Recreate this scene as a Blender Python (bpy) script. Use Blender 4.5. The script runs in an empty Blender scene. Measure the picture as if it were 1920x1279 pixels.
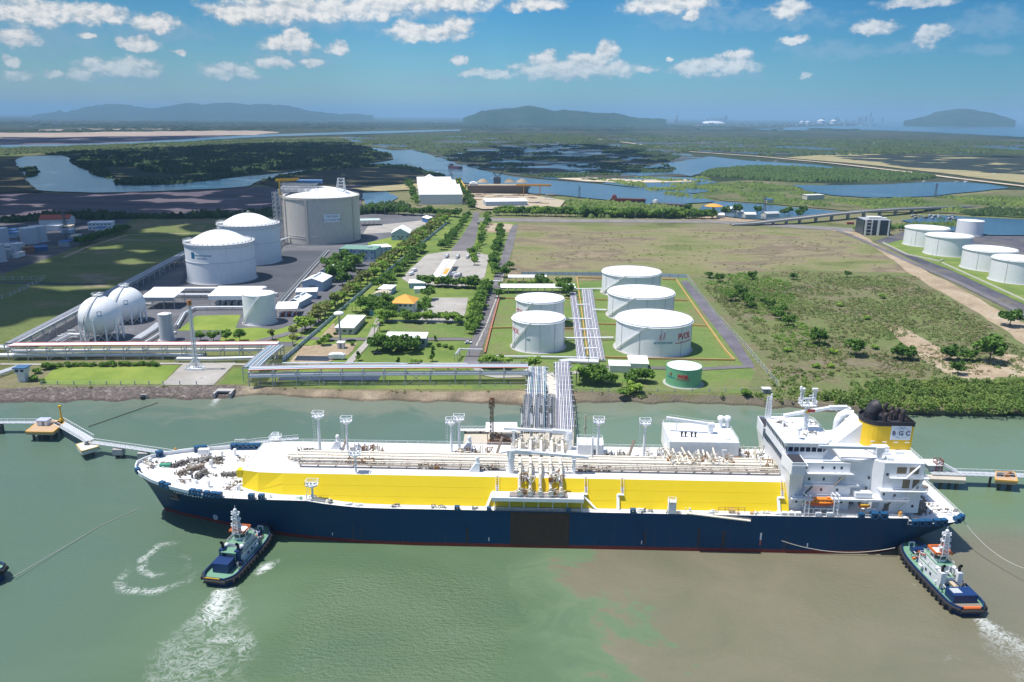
import bpy, bmesh, math, random
import numpy as np
from mathutils import Vector, Matrix
D = bpy.data
sc = bpy.context.scene
COL = sc.collection
R = math.radians
# ---------------------------------------------------------------- camera
CAM_H, FPX, ROLL, HORIZON = 145.0, 1493.0, R(0.42), 217.5
PITCH = math.atan((639.5 - HORIZON) / FPX)
cd = D.cameras.new('camera')
cam = D.objects.new('camera', cd)
COL.objects.link(cam)
cd.sensor_width = 36.0
cd.lens = FPX / 1920 * 36
cd.clip_start = 1.0
cd.clip_end = 300000.0
cam.location = (0, 0, CAM_H)
cam.rotation_euler = (Matrix.Rotation(math.pi / 2 - PITCH, 3, 'X') @ Matrix.Rotation(ROLL, 3, 'Z')).to_euler()
sc.camera = cam
# ---------------------------------------------------------------- sun and sky
SUN_EL, SUN_AZ = R(69), R(-94)          # azimuth from +Y towards +X
sun_dir = Vector((math.sin(SUN_AZ) * math.cos(SUN_EL), math.cos(SUN_AZ) * math.cos(SUN_EL), math.sin(SUN_EL)))
ld = D.lights.new('sun', 'SUN')
ld.energy = 4.6
ld.angle = R(0.55)
ld.color = (1.0, 0.965, 0.91)
sun = D.objects.new('sun', ld)
sun.rotation_euler = sun_dir.to_track_quat('Z', 'Y').to_euler()
COL.objects.link(sun)
sc.view_settings.view_transform = 'Standard'
sc.view_settings.look = 'None'
sc.view_settings.exposure = 0.34
sc.view_settings.gamma = 1.0
sc.cycles.use_denoising = True
sc.cycles.max_bounces = 6
sc.cycles.transparent_max_bounces = 12
sc.cycles.volume_bounces = 0
sc.cycles.caustics_reflective = False
sc.cycles.caustics_refractive = False
def px_ray(px, py):
 u, v = px - 960, py - 639.5
 c, s = math.cos(ROLL), math.sin(ROLL)
 u, v = u * c + v * s, -u * s + v * c
 return u, FPX * math.cos(PITCH) - v * math.sin(PITCH), -(FPX * math.sin(PITCH) + v * math.cos(PITCH))
def G(px, py, z=3.0):
 X, Y, Z = px_ray(px, py)
 t = (z - CAM_H) / Z
 return (X * t, Y * t)
def HT(px, py, z0, py2, px2=None):
 """height of the point seen at (px2,py2) straight above the ground point seen at (px,py)"""
 x, y = G(px, py, z0)
 X, Y, Z = px_ray(px if px2 is None else px2, py2)
 return CAM_H + Z * y / Y
def lin(h):
 h = h.lstrip('#')
 o = []
 for i in (0, 2, 4):
  c = int(h[i:i + 2], 16) / 255
  o.append(c / 12.92 if c <= .04045 else ((c + .055) / 1.055) ** 2.4)
 return tuple(o)
def nd(nt, typ, **kw):
 n = nt.nodes.new(typ)
 for k, v in kw.items():
  if k == 'ins':
   for a, b in v.items():
    n.inputs[a].default_value = b
  else:
   setattr(n, k, v)
 return n
def mth(nt, op, a, b=None, c=None, clamp=False):
 n = nt.nodes.new('ShaderNodeMath')
 n.operation = op
 n.use_clamp = clamp
 for i, x in enumerate((a, b, c)):
  if x is None:
   continue
  if isinstance(x, (int, float)):
   n.inputs[i].default_value = x
  else:
   nt.links.new(x, n.inputs[i])
 return n.outputs[0]
def vmth(nt, op, a, b=None):
 n = nt.nodes.new('ShaderNodeVectorMath')
 n.operation = op
 for i, x in enumerate((a, b)):
  if x is None:
   continue
  if isinstance(x, (tuple, list)):
   n.inputs[i].default_value = x
  else:
   nt.links.new(x, n.inputs[i])
 return n.outputs['Value'] if op in ('DOT_PRODUCT', 'LENGTH', 'DISTANCE') else n.outputs['Vector']
def mixc(nt, f, a, b, bt='MIX'):
 n = nt.nodes.new('ShaderNodeMix')
 n.data_type = 'RGBA'
 n.blend_type = bt
 for s, x in ((n.inputs[0], f), (n.inputs[6], a), (n.inputs[7], b)):
  if isinstance(x, (int, float)):
   s.default_value = x
  elif isinstance(x, (tuple, list)):
   s.default_value = (*x[:3], 1)
  else:
   nt.links.new(x, s)
 return n.outputs[2]
def sstep(nt, x, lo, hi):
 n = nt.nodes.new('ShaderNodeMapRange')
 n.interpolation_type = 'SMOOTHSTEP'
 n.inputs[1].default_value, n.inputs[2].default_value = lo, hi
 nt.links.new(x, n.inputs[0])
 return n.outputs[0]
def noise(nt, vec, scale, detail=4, rough=.55, dist=0.0, dim='3D'):
 n = nt.nodes.new('ShaderNodeTexNoise')
 n.noise_dimensions = dim
 n.inputs['Scale'].default_value = scale
 n.inputs['Detail'].default_value = detail
 n.inputs['Roughness'].default_value = rough
 n.inputs['Distortion'].default_value = dist
 nt.links.new(vec, n.inputs['Vector'])
 return n.outputs['Fac']
def ramp(nt, f, stops, interp='LINEAR'):
 n = nt.nodes.new('ShaderNodeValToRGB')
 cr = n.color_ramp
 cr.interpolation = interp
 while len(cr.elements) > 1:
  cr.elements.remove(cr.elements[-1])
 cr.elements[0].position = stops[0][0]
 cr.elements[0].color = (*stops[0][1], 1)
 for p, c in stops[1:]:
  e = cr.elements.new(p)
  e.color = (*c, 1)
 nt.links.new(f, n.inputs[0])
 return n.outputs[0]
# ---- world: Nishita sky with cumulus clouds at fixed compass directions
w = D.worlds.new('World')
sc.world = w
w.use_nodes = True
nt = w.node_tree
nt.nodes.clear()
sky = nt.nodes.new('ShaderNodeTexSky')
sky.sky_type = 'NISHITA'
sky.sun_disc = False
sky.sun_elevation = SUN_EL
sky.sun_rotation = SUN_AZ
sky.altitude = 100
sky.air_density = 1.0
sky.dust_density = 0.3
sky.ozone_density = 3.0
tc = nt.nodes.new('ShaderNodeTexCoord')
dirv = vmth(nt, 'NORMALIZE', tc.outputs['Generated'])
sp = nt.nodes.new('ShaderNodeSeparateXYZ')
nt.links.new(dirv, sp.inputs[0])
az = mth(nt, 'ARCTAN2', sp.outputs[0], sp.outputs[1])
el = mth(nt, 'ARCSINE', sp.outputs[2])
cb = nt.nodes.new('ShaderNodeCombineXYZ')
nt.links.new(az, cb.inputs[0])
nt.links.new(el, cb.inputs[1])
P2 = cb.outputs[0]
def to_ang(px, py):
 X, Y, Z = px_ray(px, py)
 return math.atan2(X, Y), math.atan2(Z, math.hypot(X, Y))
# puffs (pixel centre, radii in pixels of the 1920 photograph), converted to azimuth and elevation
WHITE = [(600, 14, 210, 30), (500, 22, 95, 28), (430, 24, 60, 22), (705, 12, 90, 24), (830, 4, 130, 22), (800, 62, 95, 20), (760, 52, 30, 18),
  (860, 48, 36, 20), (1010, 8, 60, 14), (290, 42, 52, 22), (180, 26, 80, 24), (60, 20, 90, 34), (30, 70, 50, 22), (258, 82, 50, 18),
  (540, 84, 64, 20), (553, 66, 34, 16), (634, 92, 25, 17), (515, 118, 42, 14), (430, 134, 64, 20), (585, 114, 26, 10), (225, 126, 95, 22), (150, 142, 34, 16),
  (35, 142, 40, 12), (100, 138, 22, 9), (1045, 132, 110, 22), (1020, 112, 34, 22), (1095, 122, 60, 28), (1140, 96, 26, 22), (1150, 130, 60, 20),
  (1210, 130, 30, 10), (1340, 124, 96, 22), (1385, 104, 34, 16), (1300, 130, 60, 16), (1255, 110, 10, 7), (1250, 8, 100, 20), (1298, 28, 18, 14),
  (1640, 52, 52, 17), (1750, 60, 44, 18), (1735, 76, 30, 14), (860, 112, 20, 11), (1512, 142, 15, 8), (890, 136, 36, 11), (935, 138, 26, 12), (965, 14, 22, 12),
  (1480, 16, 46, 20), (1715, 6, 90, 13), (1490, 74, 34, 10), (335, 98, 22, 6), (160, 65, 20, 7), (15, 112, 24, 14), (715, 30, 14, 10)]
VEIL = [(105, 72, 120, 36), (560, 40, 230, 22), (230, 145, 130, 20), (450, 152, 120, 16), (1080, 146, 130, 12), (1350, 142, 100, 11), (820, 30, 110, 22),
  (1400, 40, 260, 24), (1560, 96, 120, 26), (1860, 40, 120, 40), (1850, 92, 60, 16), (1700, 90, 80, 16), (60, 60, 150, 60), (820, 150, 120, 12), (300, 60, 140, 24),
  (1290, 20, 130, 26), (560, 110, 120, 26)]
def puffs(lst, src, kx=1.0, ky=1.0):
 cur = None
 for cx, cy, rx, ry in lst:
  a, e = to_ang(cx, cy)
  ax, _ = to_ang(cx + rx, cy)
  _, ey = to_ang(cx, cy - ry)
  d = vmth(nt, 'SUBTRACT', src, (a, e, 0))
  d = vmth(nt, 'MULTIPLY', d, (kx / abs(ax - a), ky / abs(ey - e), 0))
  m = vmth(nt, 'DOT_PRODUCT', d, d)
  cur = m if cur is None else mth(nt, 'SMOOTH_MIN', cur, m, .35)
 return cur
warp_n = nt.nodes.new('ShaderNodeTexNoise')
warp_n.inputs['Scale'].default_value = 70
warp_n.inputs['Detail'].default_value = 5
warp_n.inputs['Roughness'].default_value = .6
nt.links.new(P2, warp_n.inputs['Vector'])
wv = vmth(nt, 'SUBTRACT', warp_n.outputs['Color'], (.5, .5, .5))
wv = vmth(nt, 'MULTIPLY', wv, (.022, .016, 0))
PW = vmth(nt, 'ADD', P2, wv)
mp = vmth(nt, 'MULTIPLY', P2, (1, 1.5, 1))
n1 = noise(nt, mp, 55, 8, .6)
mp2 = vmth(nt, 'ADD', mp, (-.0035, .0065, 0))
n2 = noise(nt, mp2, 55, 8, .6)
relief = mth(nt, 'SUBTRACT', n1, n2)
mw = puffs(WHITE, PW)
dens = mth(nt, 'ADD', mth(nt, 'SUBTRACT', 1.12, mw), mth(nt, 'MULTIPLY', mth(nt, 'SUBTRACT', n1, .5), 2.0))
wmask = sstep(nt, dens, .0, .95)
mv = puffs(VEIL, PW)
densv = mth(nt, 'ADD', mth(nt, 'SUBTRACT', .8, mv), mth(nt, 'MULTIPLY', mth(nt, 'SUBTRACT', n1, .5), 3.2))
vmask = mth(nt, 'MULTIPLY', sstep(nt, densv, -.2, 1.0), .5)
# scattered cumulus over the rest of the sky (behind and above the camera)
n3 = noise(nt, dirv, 5.0, 6, .55)
ovh = mth(nt, 'MULTIPLY', sstep(nt, n3, .56, .68), sstep(nt, el, .16, .3))
shade = mth(nt, 'ADD', .8, mth(nt, 'MULTIPLY', relief, 2.2), clamp=True)
shade = mth(nt, 'MULTIPLY', shade, sstep(nt, dens, -.35, 1.0))
ccol = mixc(nt, shade, lin('#8fa9bd'), (1.0, .985, .965))
tint = ramp(nt, mth(nt, 'MULTIPLY', sp.outputs[2], 1.0), [(0.0, (.32, .50, .58)), (.05, (.245, .48, .60)), (.14, (.12, .40, .58)), (.30, (.6, .78, .95)), (1.0, (.95, .97, 1.0))])
# the sky pales towards the sun's side and deepens away from it
side = sstep(nt, az, -.65, .62)
sidec = ramp(nt, side, [(0.0, (1.05, .86, .80)), (.5, (1.0, 1.0, 1.0)), (1.0, (.52, .68, .76))])
skyc = mixc(nt, 1.0, sky.outputs[0], tint, 'MULTIPLY')
skyc = mixc(nt, 1.0, skyc, sidec, 'MULTIPLY')
bg = nt.nodes.new('ShaderNodeBackground')
SKY_STR = 0.15
bg.inputs[1].default_value = SKY_STR
k = 1 / SKY_STR
cl = nt.nodes.new('ShaderNodeVectorMath')
cl.operation = 'SCALE'
cl.inputs['Scale'].default_value = k * .76
nt.links.new(ccol, cl.inputs[0])
vl = nt.nodes.new('ShaderNodeVectorMath')
vl.operation = 'SCALE'
vl.inputs['Scale'].default_value = k
vl.inputs[0].default_value = lin('#86a5bd')
c = mixc(nt, vmask, skyc, vl.outputs[0])
# distant clouds sink into the air near the horizon and on the hazy side
fade = mth(nt, 'MULTIPLY', sstep(nt, el, .015, .085), mth(nt, 'SUBTRACT', 1.0, mth(nt, 'MULTIPLY', sstep(nt, az, .2, .55), .55)))
fade = mth(nt, 'ADD', mth(nt, 'MULTIPLY', fade, .55), .42)
c = mixc(nt, mth(nt, 'MULTIPLY', wmask, fade), c, cl.outputs[0])
c = mixc(nt, mth(nt, 'MULTIPLY', ovh, .5), c, (9, 9.2, 9.6))
nt.links.new(c, bg.inputs[0])
ow = nt.nodes.new('ShaderNodeOutputWorld')
nt.links.new(bg.outputs[0], ow.inputs[0])
# ---------------------------------------------------------------- haze in the air
HAZE = dict(density=5.0e-5, color=(.40, .69, .95), aniso=0.0)
MATS = {}
def new_mat(name):
 m = D.materials.new(name)
 m.use_nodes = True
 m.node_tree.nodes.clear()
 return m, m.node_tree
def finish(m, nt, col, rough=.6, metal=0, bump=None, bstr=.3, bdist=.1, spec=.5, alpha=None, normal=None):
 b = nt.nodes.new('ShaderNodeBsdfPrincipled')
 o = nt.nodes.new('ShaderNodeOutputMaterial')
 for s, x in (('Base Color', col), ('Roughness', rough), ('Metallic', metal), ('Specular IOR Level', spec), ('Alpha', alpha)):
  if x is None:
   continue
  if isinstance(x, (int, float)):
   b.inputs[s].default_value = x
  elif isinstance(x, (tuple, list)):
   b.inputs[s].default_value = (*x[:3], 1)
  else:
   nt.links.new(x, b.inputs[s])
 if bump is not None:
  bn = nt.nodes.new('ShaderNodeBump')
  bn.inputs['Strength'].default_value = bstr
  bn.inputs['Distance'].default_value = bdist
  nt.links.new(bump, bn.inputs['Height'])
  nt.links.new(bn.outputs[0], b.inputs['Normal'])
 nt.links.new(b.outputs[0], o.inputs[0])
 return b
def wpos(nt):
 return nt.nodes.new('ShaderNodeNewGeometry').outputs['Position']
def opos(nt):
 return nt.nodes.new('ShaderNodeTexCoord').outputs['Object']
def paint(name, col, rough=.5, metal=0, wear=None, wcol=(.25, .2, .15), wscale=.15, streak=True, var=.12):
 """painted or bare surface with slight mottling and run-down streaks of dirt"""
 if name in MATS:
  return MATS[name]
 if isinstance(col, str):
  col = lin(col)
 m, nt = new_mat(name)
 P = wpos(nt)
 f = noise(nt, P, .35, 5, .6)
 c = mixc(nt, f, tuple(x * (1 - var) for x in col), tuple(min(1, x * (1 + var * .6)) for x in col))
 if wear:
  q = vmth(nt, 'MULTIPLY', P, (1, 1, .12 if streak else 1))
  g = sstep(nt, noise(nt, q, wscale * 6, 6, .65), .52, .78)
  c = mixc(nt, mth(nt, 'MULTIPLY', g, wear), c, wcol)
 finish(m, nt, c, rough, metal)
 MATS[name] = m
 return m
def land(name, stops, scale=.02, fine=.5, stretch=(1, 1, 1), detail=7, rough=.62, dist=.3, r=.95, bump=.0, finecol=.35):
 """ground cover: broad patches from stops plus fine tufts"""
 if name in MATS:
  return MATS[name]
 m, nt = new_mat(name)
 P = vmth(nt, 'MULTIPLY', wpos(nt), stretch)
 f = noise(nt, P, scale, detail, rough, dist)
 f = mth(nt, 'ADD', mth(nt, 'MULTIPLY', mth(nt, 'SUBTRACT', f, .5), 1.7), .5)
 st = [(p, lin(c) if isinstance(c, str) else c) for p, c in stops]
 c = ramp(nt, f, st)
 g = noise(nt, P, fine, 4, .7)
 gg = ramp(nt, g, [(.25, (1 - finecol,) * 3), (.75, (1 + finecol * .6,) * 3)])
 c = mixc(nt, 1.0, c, gg, 'MULTIPLY')
 finish(m, nt, c, r, 0, bump=g if bump else None, bstr=bump, bdist=.4, spec=.15)
 MATS[name] = m
 return m
def leafm(name, ca, cb_, scale=.25, cc=None):
 if name in MATS:
  return MATS[name]
 m, nt = new_mat(name)
 oi = nt.nodes.new('ShaderNodeObjectInfo')
 f = noise(nt, wpos(nt), scale, 4, .65)
 f = mth(nt, 'ADD', mth(nt, 'MULTIPLY', mth(nt, 'SUBTRACT', f, .5), 2.2), mth(nt, 'ADD', .3, mth(nt, 'MULTIPLY', oi.outputs['Random'], .4)), clamp=True)
 c = mixc(nt, f, lin(ca) if isinstance(ca, str) else ca, lin(cb_) if isinstance(cb_, str) else cb_)
 b = finish(m, nt, c, .65, spec=.25)
 tr = nt.nodes.new('ShaderNodeBsdfTranslucent')
 nt.links.new(c, tr.inputs[0])
 mx = nt.nodes.new('ShaderNodeMixShader')
 mx.inputs[0].default_value = .3
 o_ = [n for n in nt.nodes if n.type == 'OUTPUT_MATERIAL'][0]
 nt.links.new(b.outputs[0], mx.inputs[1])
 nt.links.new(tr.outputs[0], mx.inputs[2])
 nt.links.new(mx.outputs[0], o_.inputs[0])
 MATS[name] = m
 return m
# ---------------------------------------------------------------- object helpers
def tag(o, label=None, cat=None, group=None, kind=None):
 if label: o['label'] = label
 if cat: o['category'] = cat
 if group: o['group'] = group
 if kind: o['kind'] = kind
 return o
def thing(name, label, cat, loc=(0, 0, 0), rz=0.0, group=None):
 o = D.objects.new(name, None)
 o.empty_display_size = .5
 COL.objects.link(o)
 o.location = loc
 o.rotation_euler = (0, 0, rz)
 return tag(o, label, cat, group)
class MB:
 def __init__(s):
  s.v, s.f, s.m, s.s = [], [], [], []
  s.mi = 0
 def add(s, vs, fs, smooth=False):
  b = len(s.v)
  s.v += [tuple(v) for v in vs]
  for f in fs:
   s.f.append(tuple(i + b for i in f))
   s.m.append(s.mi)
   s.s.append(smooth)
  return s
 def mat(s, i):
  s.mi = i
  return s
 def box(s, c, d, rz=0.0, tilt=None):
  x, y, z = (q / 2 for q in d)
  M = Matrix.Rotation(rz, 3, 'Z')
  if tilt:
   M = M @ Matrix.Rotation(tilt[1], 3, tilt[0])
  vs = [Vector(c) + M @ Vector((a * x, b * y, e * z)) for a, b, e in ((-1, -1, -1), (1, -1, -1), (1, 1, -1), (-1, 1, -1), (-1, -1, 1), (1, -1, 1), (1, 1, 1), (-1, 1, 1))]
  return s.add(vs, [(3, 2, 1, 0), (4, 5, 6, 7), (0, 1, 5, 4), (1, 2, 6, 5), (2, 3, 7, 6), (3, 0, 4, 7)])
 def bar(s, a, b, t=.1, t2=None):
  a, b = Vector(a), Vector(b)
  d = b - a
  if d.length < 1e-6:
   return s
  d.normalize()
  up = Vector((0, 0, 1)) if abs(d.z) < .95 else Vector((1, 0, 0))
  u = d.cross(up).normalized() * t / 2
  q = d.cross(u).normalized() * (t2 or t) / 2
  vs = [a - u - q, a + u - q, a + u + q, a - u + q, b - u - q, b + u - q, b + u + q, b - u + q]
  return s.add(vs, [(3, 2, 1, 0), (4, 5, 6, 7), (0, 1, 5, 4), (1, 2, 6, 5), (2, 3, 7, 6), (3, 0, 4, 7)])
 def cyl(s, a, b, r, r2=None, n=10, caps=True):
  a, b = Vector(a), Vector(b)
  d = (b - a).normalized()
  up = Vector((0, 0, 1)) if abs(d.z) < .95 else Vector((1, 0, 0))
  u = d.cross(up).normalized()
  q = d.cross(u).normalized()
  r2 = r if r2 is None else r2
  A = [a + (u * math.cos(t) + q * math.sin(t)) * r for t in (2 * math.pi * i / n for i in range(n))]
  B = [b + (u * math.cos(t) + q * math.sin(t)) * r2 for t in (2 * math.pi * i / n for i in range(n))]
  s.add(A + B, [(i, i + n, (i + 1) % n + n, (i + 1) % n) for i in range(n)], True)
  if caps:
   s.add(A, [tuple(range(n))])
   s.add(B, [tuple(range(n))[::-1]])
  return s
 def tube(s, pts, r, n=8):
  for a, b in zip(pts, pts[1:]):
   s.cyl(a, b, r, n=n, caps=False)
  for p in pts[1:-1]:
   s.ball(p, r * 1.02, 5, 8)
  return s
 def ball(s, c, r, nr=8, n=12, sc_=(1, 1, 1), z0=-1.0):
  vs, fs = [], []
  for j in range(nr + 1):
   ph = -math.pi / 2 + math.pi * j / nr
   zz = max(math.sin(ph), z0)
   for i in range(n):
    t = 2 * math.pi * i / n
    vs.append((c[0] + r * sc_[0] * math.cos(ph) * math.cos(t), c[1] + r * sc_[1] * math.cos(ph) * math.sin(t), c[2] + r * sc_[2] * zz))
  for j in range(nr):
   for i in range(n):
    fs.append((j * n + i, j * n + (i + 1) % n, (j + 1) * n + (i + 1) % n, (j + 1) * n + i))
  return s.add(vs, fs, True)
 def lathe(s, prof, c=(0, 0, 0), n=48, smooth=True):
  vs, fs = [], []
  for r, z in prof:
   for i in range(n):
    t = 2 * math.pi * i / n
    vs.append((c[0] + r * math.cos(t), c[1] + r * math.sin(t), c[2] + z))
  for j in range(len(prof) - 1):
   # separate rings keep hard corners between profile pieces
   for i in range(n):
    fs.append((j * n + i, j * n + (i + 1) % n, (j + 1) * n + (i + 1) % n, (j + 1) * n + i))
  return s.add(vs, fs, smooth)
 def prism(s, pts, z0, z1, top=None):
  n = len(pts)
  tp = top or pts
  vs = [(p[0], p[1], z0) for p in pts] + [(p[0], p[1], z1) for p in tp]
  area = sum(pts[i][0] * pts[(i + 1) % n][1] - pts[(i + 1) % n][0] * pts[i][1] for i in range(n))
  o = 1 if area > 0 else -1
  fs = [tuple(range(n))[::-o], tuple(range(n, 2 * n))[::o]]
  fs += [((i, (i + 1) % n, n + (i + 1) % n, n + i) if o > 0 else (n + i, n + (i + 1) % n, (i + 1) % n, i)) for i in range(n)]
  return s.add(vs, fs)
 def rail(s, pts, h=1.1, t=.06, closed=False, post=2.5, mid=True):
  P = list(pts) + ([pts[0]] if closed else [])
  for a, b in zip(P, P[1:]):
   a, b = Vector(a), Vector(b)
   n = max(1, int((b - a).length / post))
   s.bar(a + Vector((0, 0, h)), b + Vector((0, 0, h)), t)
   if mid:
    s.bar(a + Vector((0, 0, h * .55)), b + Vector((0, 0, h * .55)), t * .8)
   for i in range(n + 1):
    p = a.lerp(b, i / n)
    s.bar(p, p + Vector((0, 0, h)), t)
  return s
 def lattice(s, a, b, w_, t=.12, n=6, w2=None):
  """square lattice mast or boom from a to b"""
  a, b = Vector(a), Vector(b)
  d = (b - a).normalized()
  up = Vector((0, 0, 1)) if abs(d.z) < .9 else Vector((1, 0, 0))
  u = d.cross(up).normalized()
  q = d.cross(u).normalized()
  w2 = w_ if w2 is None else w2
  def cs(k_):
   p = a.lerp(b, k_)
   ww = w_ + (w2 - w_) * k_
   return [p + (u * i + q * j) * ww / 2 for i, j in ((-1, -1), (1, -1), (1, 1), (-1, 1))]
  prev = cs(0)
  for i in range(1, n + 1):
   cur = cs(i / n)
   for j in range(4):
    s.bar(prev[j], cur[j], t)
    s.bar(cur[j], cur[(j + 1) % 4], t * .8)
    s.bar(prev[j], cur[(j + 1) % 4], t * .7)
   prev = cur
  return s
 def build(s, name, mats, parent=None):
  me = D.meshes.new(name)
  me.from_pydata(s.v, [], s.f)
  for m in (mats if isinstance(mats, (list, tuple)) else [mats]):
   me.materials.append(m)
  me.polygons.foreach_set('material_index', s.m)
  me.polygons.foreach_set('use_smooth', s.s)
  me.update()
  o = D.objects.new(name, me)
  COL.objects.link(o)
  if parent is not None:
   o.parent = parent
  return o
def copy_tree(o, parent=None):
 c_ = o.copy()
 COL.objects.link(c_)
 if parent is not None:
  c_.parent = parent
 for ch in list(o.children):
  copy_tree(ch, c_)
 return c_
def lettering(text, size, mat, parent, loc, rot=(R(90), 0, 0), bend=None, name='lettering', depth=.03, align='CENTER', sx=1.0, bold=0.0):
 """letters as a mesh; bend=(radius) wraps them round a drum standing at the parent's origin, loc=(angle,0,z)"""
 cu = D.curves.new(name, 'FONT')
 cu.body = text
 cu.size = size
 cu.align_x = align
 cu.align_y = 'CENTER'
 cu.extrude = depth
 cu.resolution_u = 3
 cu.offset = bold
 tmp = D.objects.new('tmp_text', cu)
 me = D.meshes.new_from_object(tmp)
 D.objects.remove(tmp)
 D.curves.remove(cu)
 me.name = name
 for v in me.vertices:
  x, y, z = v.co
  x *= sx
  if bend is not None:
   a_ = loc[0] + x / bend
   r = bend + .05 + z
   v.co = (r * math.sin(a_), -r * math.cos(a_), loc[2] + y)
  else:
   v.co = (x, y, z)
 me.materials.clear()
 me.materials.append(mat)
 o = D.objects.new(name, me)
 COL.objects.link(o)
 o.parent = parent
 if bend is None:
  o.location = loc
  o.rotation_euler = rot
 return o
def in_poly(x, y, pts):
 c_ = np.zeros(len(x), bool)
 n = len(pts)
 for i in range(n):
  x1, y1 = pts[i]
  x2, y2 = pts[(i + 1) % n]
  if y1 == y2:
   continue
  t = ((y1 > y) != (y2 > y)) & (x < (x2 - x1) * (y - y1) / (y2 - y1) + x1)
  c_ ^= t
 return c_
def scatter(pts, spacing, rng, jit=.5):
 xs = [p[0] for p in pts]
 ys = [p[1] for p in pts]
 gx, gy = np.meshgrid(np.arange(min(xs), max(xs), spacing), np.arange(min(ys), max(ys), spacing))
 gx = gx.ravel() + rng.uniform(-jit, jit, gx.size) * spacing
 gy = gy.ravel() + rng.uniform(-jit, jit, gy.size) * spacing
 k_ = in_poly(gx, gy, pts)
 return gx[k_], gy[k_]
def mesh_np(name, verts, quads, mat, smooth=False):
 me = D.meshes.new(name)
 nv, nf, kk = len(verts), len(quads), quads.shape[1]
 me.vertices.add(nv)
 me.vertices.foreach_set('co', np.asarray(verts, np.float32).ravel())
 me.loops.add(nf * kk)
 me.loops.foreach_set('vertex_index', np.asarray(quads, np.int32).ravel())
 me.polygons.add(nf)
 me.polygons.foreach_set('loop_start', np.arange(0, nf * kk, kk, dtype=np.int32))
 me.polygons.foreach_set('loop_total', np.full(nf, kk, np.int32))
 if smooth:
  me.polygons.foreach_set('use_smooth', np.ones(nf, bool))
 me.materials.append(mat)
 me.update(calc_edges=True)
 return me
def leaf_cloud(name, C, size, rng, mat, up=.5):
 """one mesh of small leaf sprays at the points C (n,3)"""
 n = len(C)
 nr = rng.normal(size=(n, 3))
 nr[:, 2] = np.abs(nr[:, 2]) + up
 nr /= np.linalg.norm(nr, axis=1)[:, None]
 t = np.cross(nr, rng.normal(size=(n, 3)))
 t /= np.linalg.norm(t, axis=1)[:, None] + 1e-9
 b = np.cross(nr, t)
 s_ = (np.asarray(size) * rng.uniform(.6, 1.25, n))[:, None] / 2
 V = np.stack([C - t * s_ - b * s_ * .8, C + t * s_ * .9 - b * s_, C + t * s_ + b * s_ * .75, C - t * s_ * .75 + b * s_], 1)
 V[:, 1] += nr * s_ * .35
 V[:, 3] -= nr * s_ * .3
 return mesh_np(name, V.reshape(-1, 3), np.arange(4 * n).reshape(n, 4), mat)
def link(name, me, parent=None):
 o = D.objects.new(name, me)
 COL.objects.link(o)
 if parent is not None:
  o.parent = parent
 return o
def struct(name, o):
 o.name = name
 o['kind'] = 'structure'
 return o
# ================================================================ the setting: water, land, roads
rng = np.random.default_rng(7)
random.seed(5)
def Lk(h, k=.8):
 c_ = lin(h)
 g_ = .3 * c_[0] + .6 * c_[1] + .1 * c_[2]
 return tuple((x * .82 + g_ * .18) * k * .84 for x in c_)
def vnoise(x, y, s, seed=0):
 x = np.asarray(x) / s + seed * 17.3
 y = np.asarray(y) / s - seed * 9.1
 xi, yi = np.floor(x), np.floor(y)
 fx, fy = x - xi, y - yi
 fx, fy = fx * fx * (3 - 2 * fx), fy * fy * (3 - 2 * fy)
 h = lambda a, b: np.modf(np.abs(np.sin(a * 127.1 + b * 311.7 + seed * 7.7) * 43758.5453))[0]
 return (h(xi, yi) * (1 - fx) + h(xi + 1, yi) * fx) * (1 - fy) + (h(xi, yi + 1) * (1 - fx) + h(xi + 1, yi + 1) * fx) * fy
def wiggle(pts, amp, step):
 out = []
 n = len(pts)
 for i in range(n):
  a, b = np.array(pts[i]), np.array(pts[(i + 1) % n])
  L = np.hypot(*(b - a))
  k_ = max(1, int(L / step))
  k_ = min(k_, 60)
  for j in range(k_):
   p = a + (b - a) * j / k_
   d = amp * min(1, L / (amp * 3 + 1e-6))
   p = p + d * (np.array([vnoise(p[0], p[1], step * 1.7, 1), vnoise(p[0], p[1], step * 1.7, 2)]) - .5) * 2
   out.append(tuple(p))
 return out
ZC = {}
def sheet(name, px, z, mat, wig=0, step=None, world=False, kind='structure'):
 k_ = ZC[z] = ZC.get(z, -1) + 1
 z += .004 * k_
 pts = px if world else [G(x, y, z) for x, y in px]
 if wig:
  pts = wiggle(pts, wig, step or wig * 2.5)
 me = D.meshes.new(name)
 area = sum(pts[i][0] * pts[(i + 1) % len(pts)][1] - pts[(i + 1) % len(pts)][0] * pts[i][1] for i in range(len(pts)))
 if area < 0:
  pts = pts[::-1]
 from mathutils.geometry import tessellate_polygon
 tri = tessellate_polygon([[Vector((x_, y_, 0)) for x_, y_ in pts]])
 ft = []
 for a_, b_, c_ in tri:
  cr = (pts[b_][0] - pts[a_][0]) * (pts[c_][1] - pts[a_][1]) - (pts[b_][1] - pts[a_][1]) * (pts[c_][0] - pts[a_][0])
  if abs(cr) > 1e-9:
   ft.append((a_, b_, c_) if cr > 0 else (a_, c_, b_))
 me.from_pydata([(x_, y_, z) for x_, y_ in pts], [], ft)
 me.materials.append(mat)
 o = link(name, me)
 o['kind'] = kind
 return o
def strip_pts(px, wd, z=3.0, world=False):
 P = [Vector(p) if world else Vector(G(*p, z)) for p in px]
 Lf, Rt = [], []
 for i, p in enumerate(P):
  d = (P[min(i + 1, len(P) - 1)] - P[max(i - 1, 0)]).normalized()
  n = Vector((-d.y, d.x)) * wd / 2
  Lf.append(tuple(p + n))
  Rt.append(tuple(p - n))
 return Lf + Rt[::-1]
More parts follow.
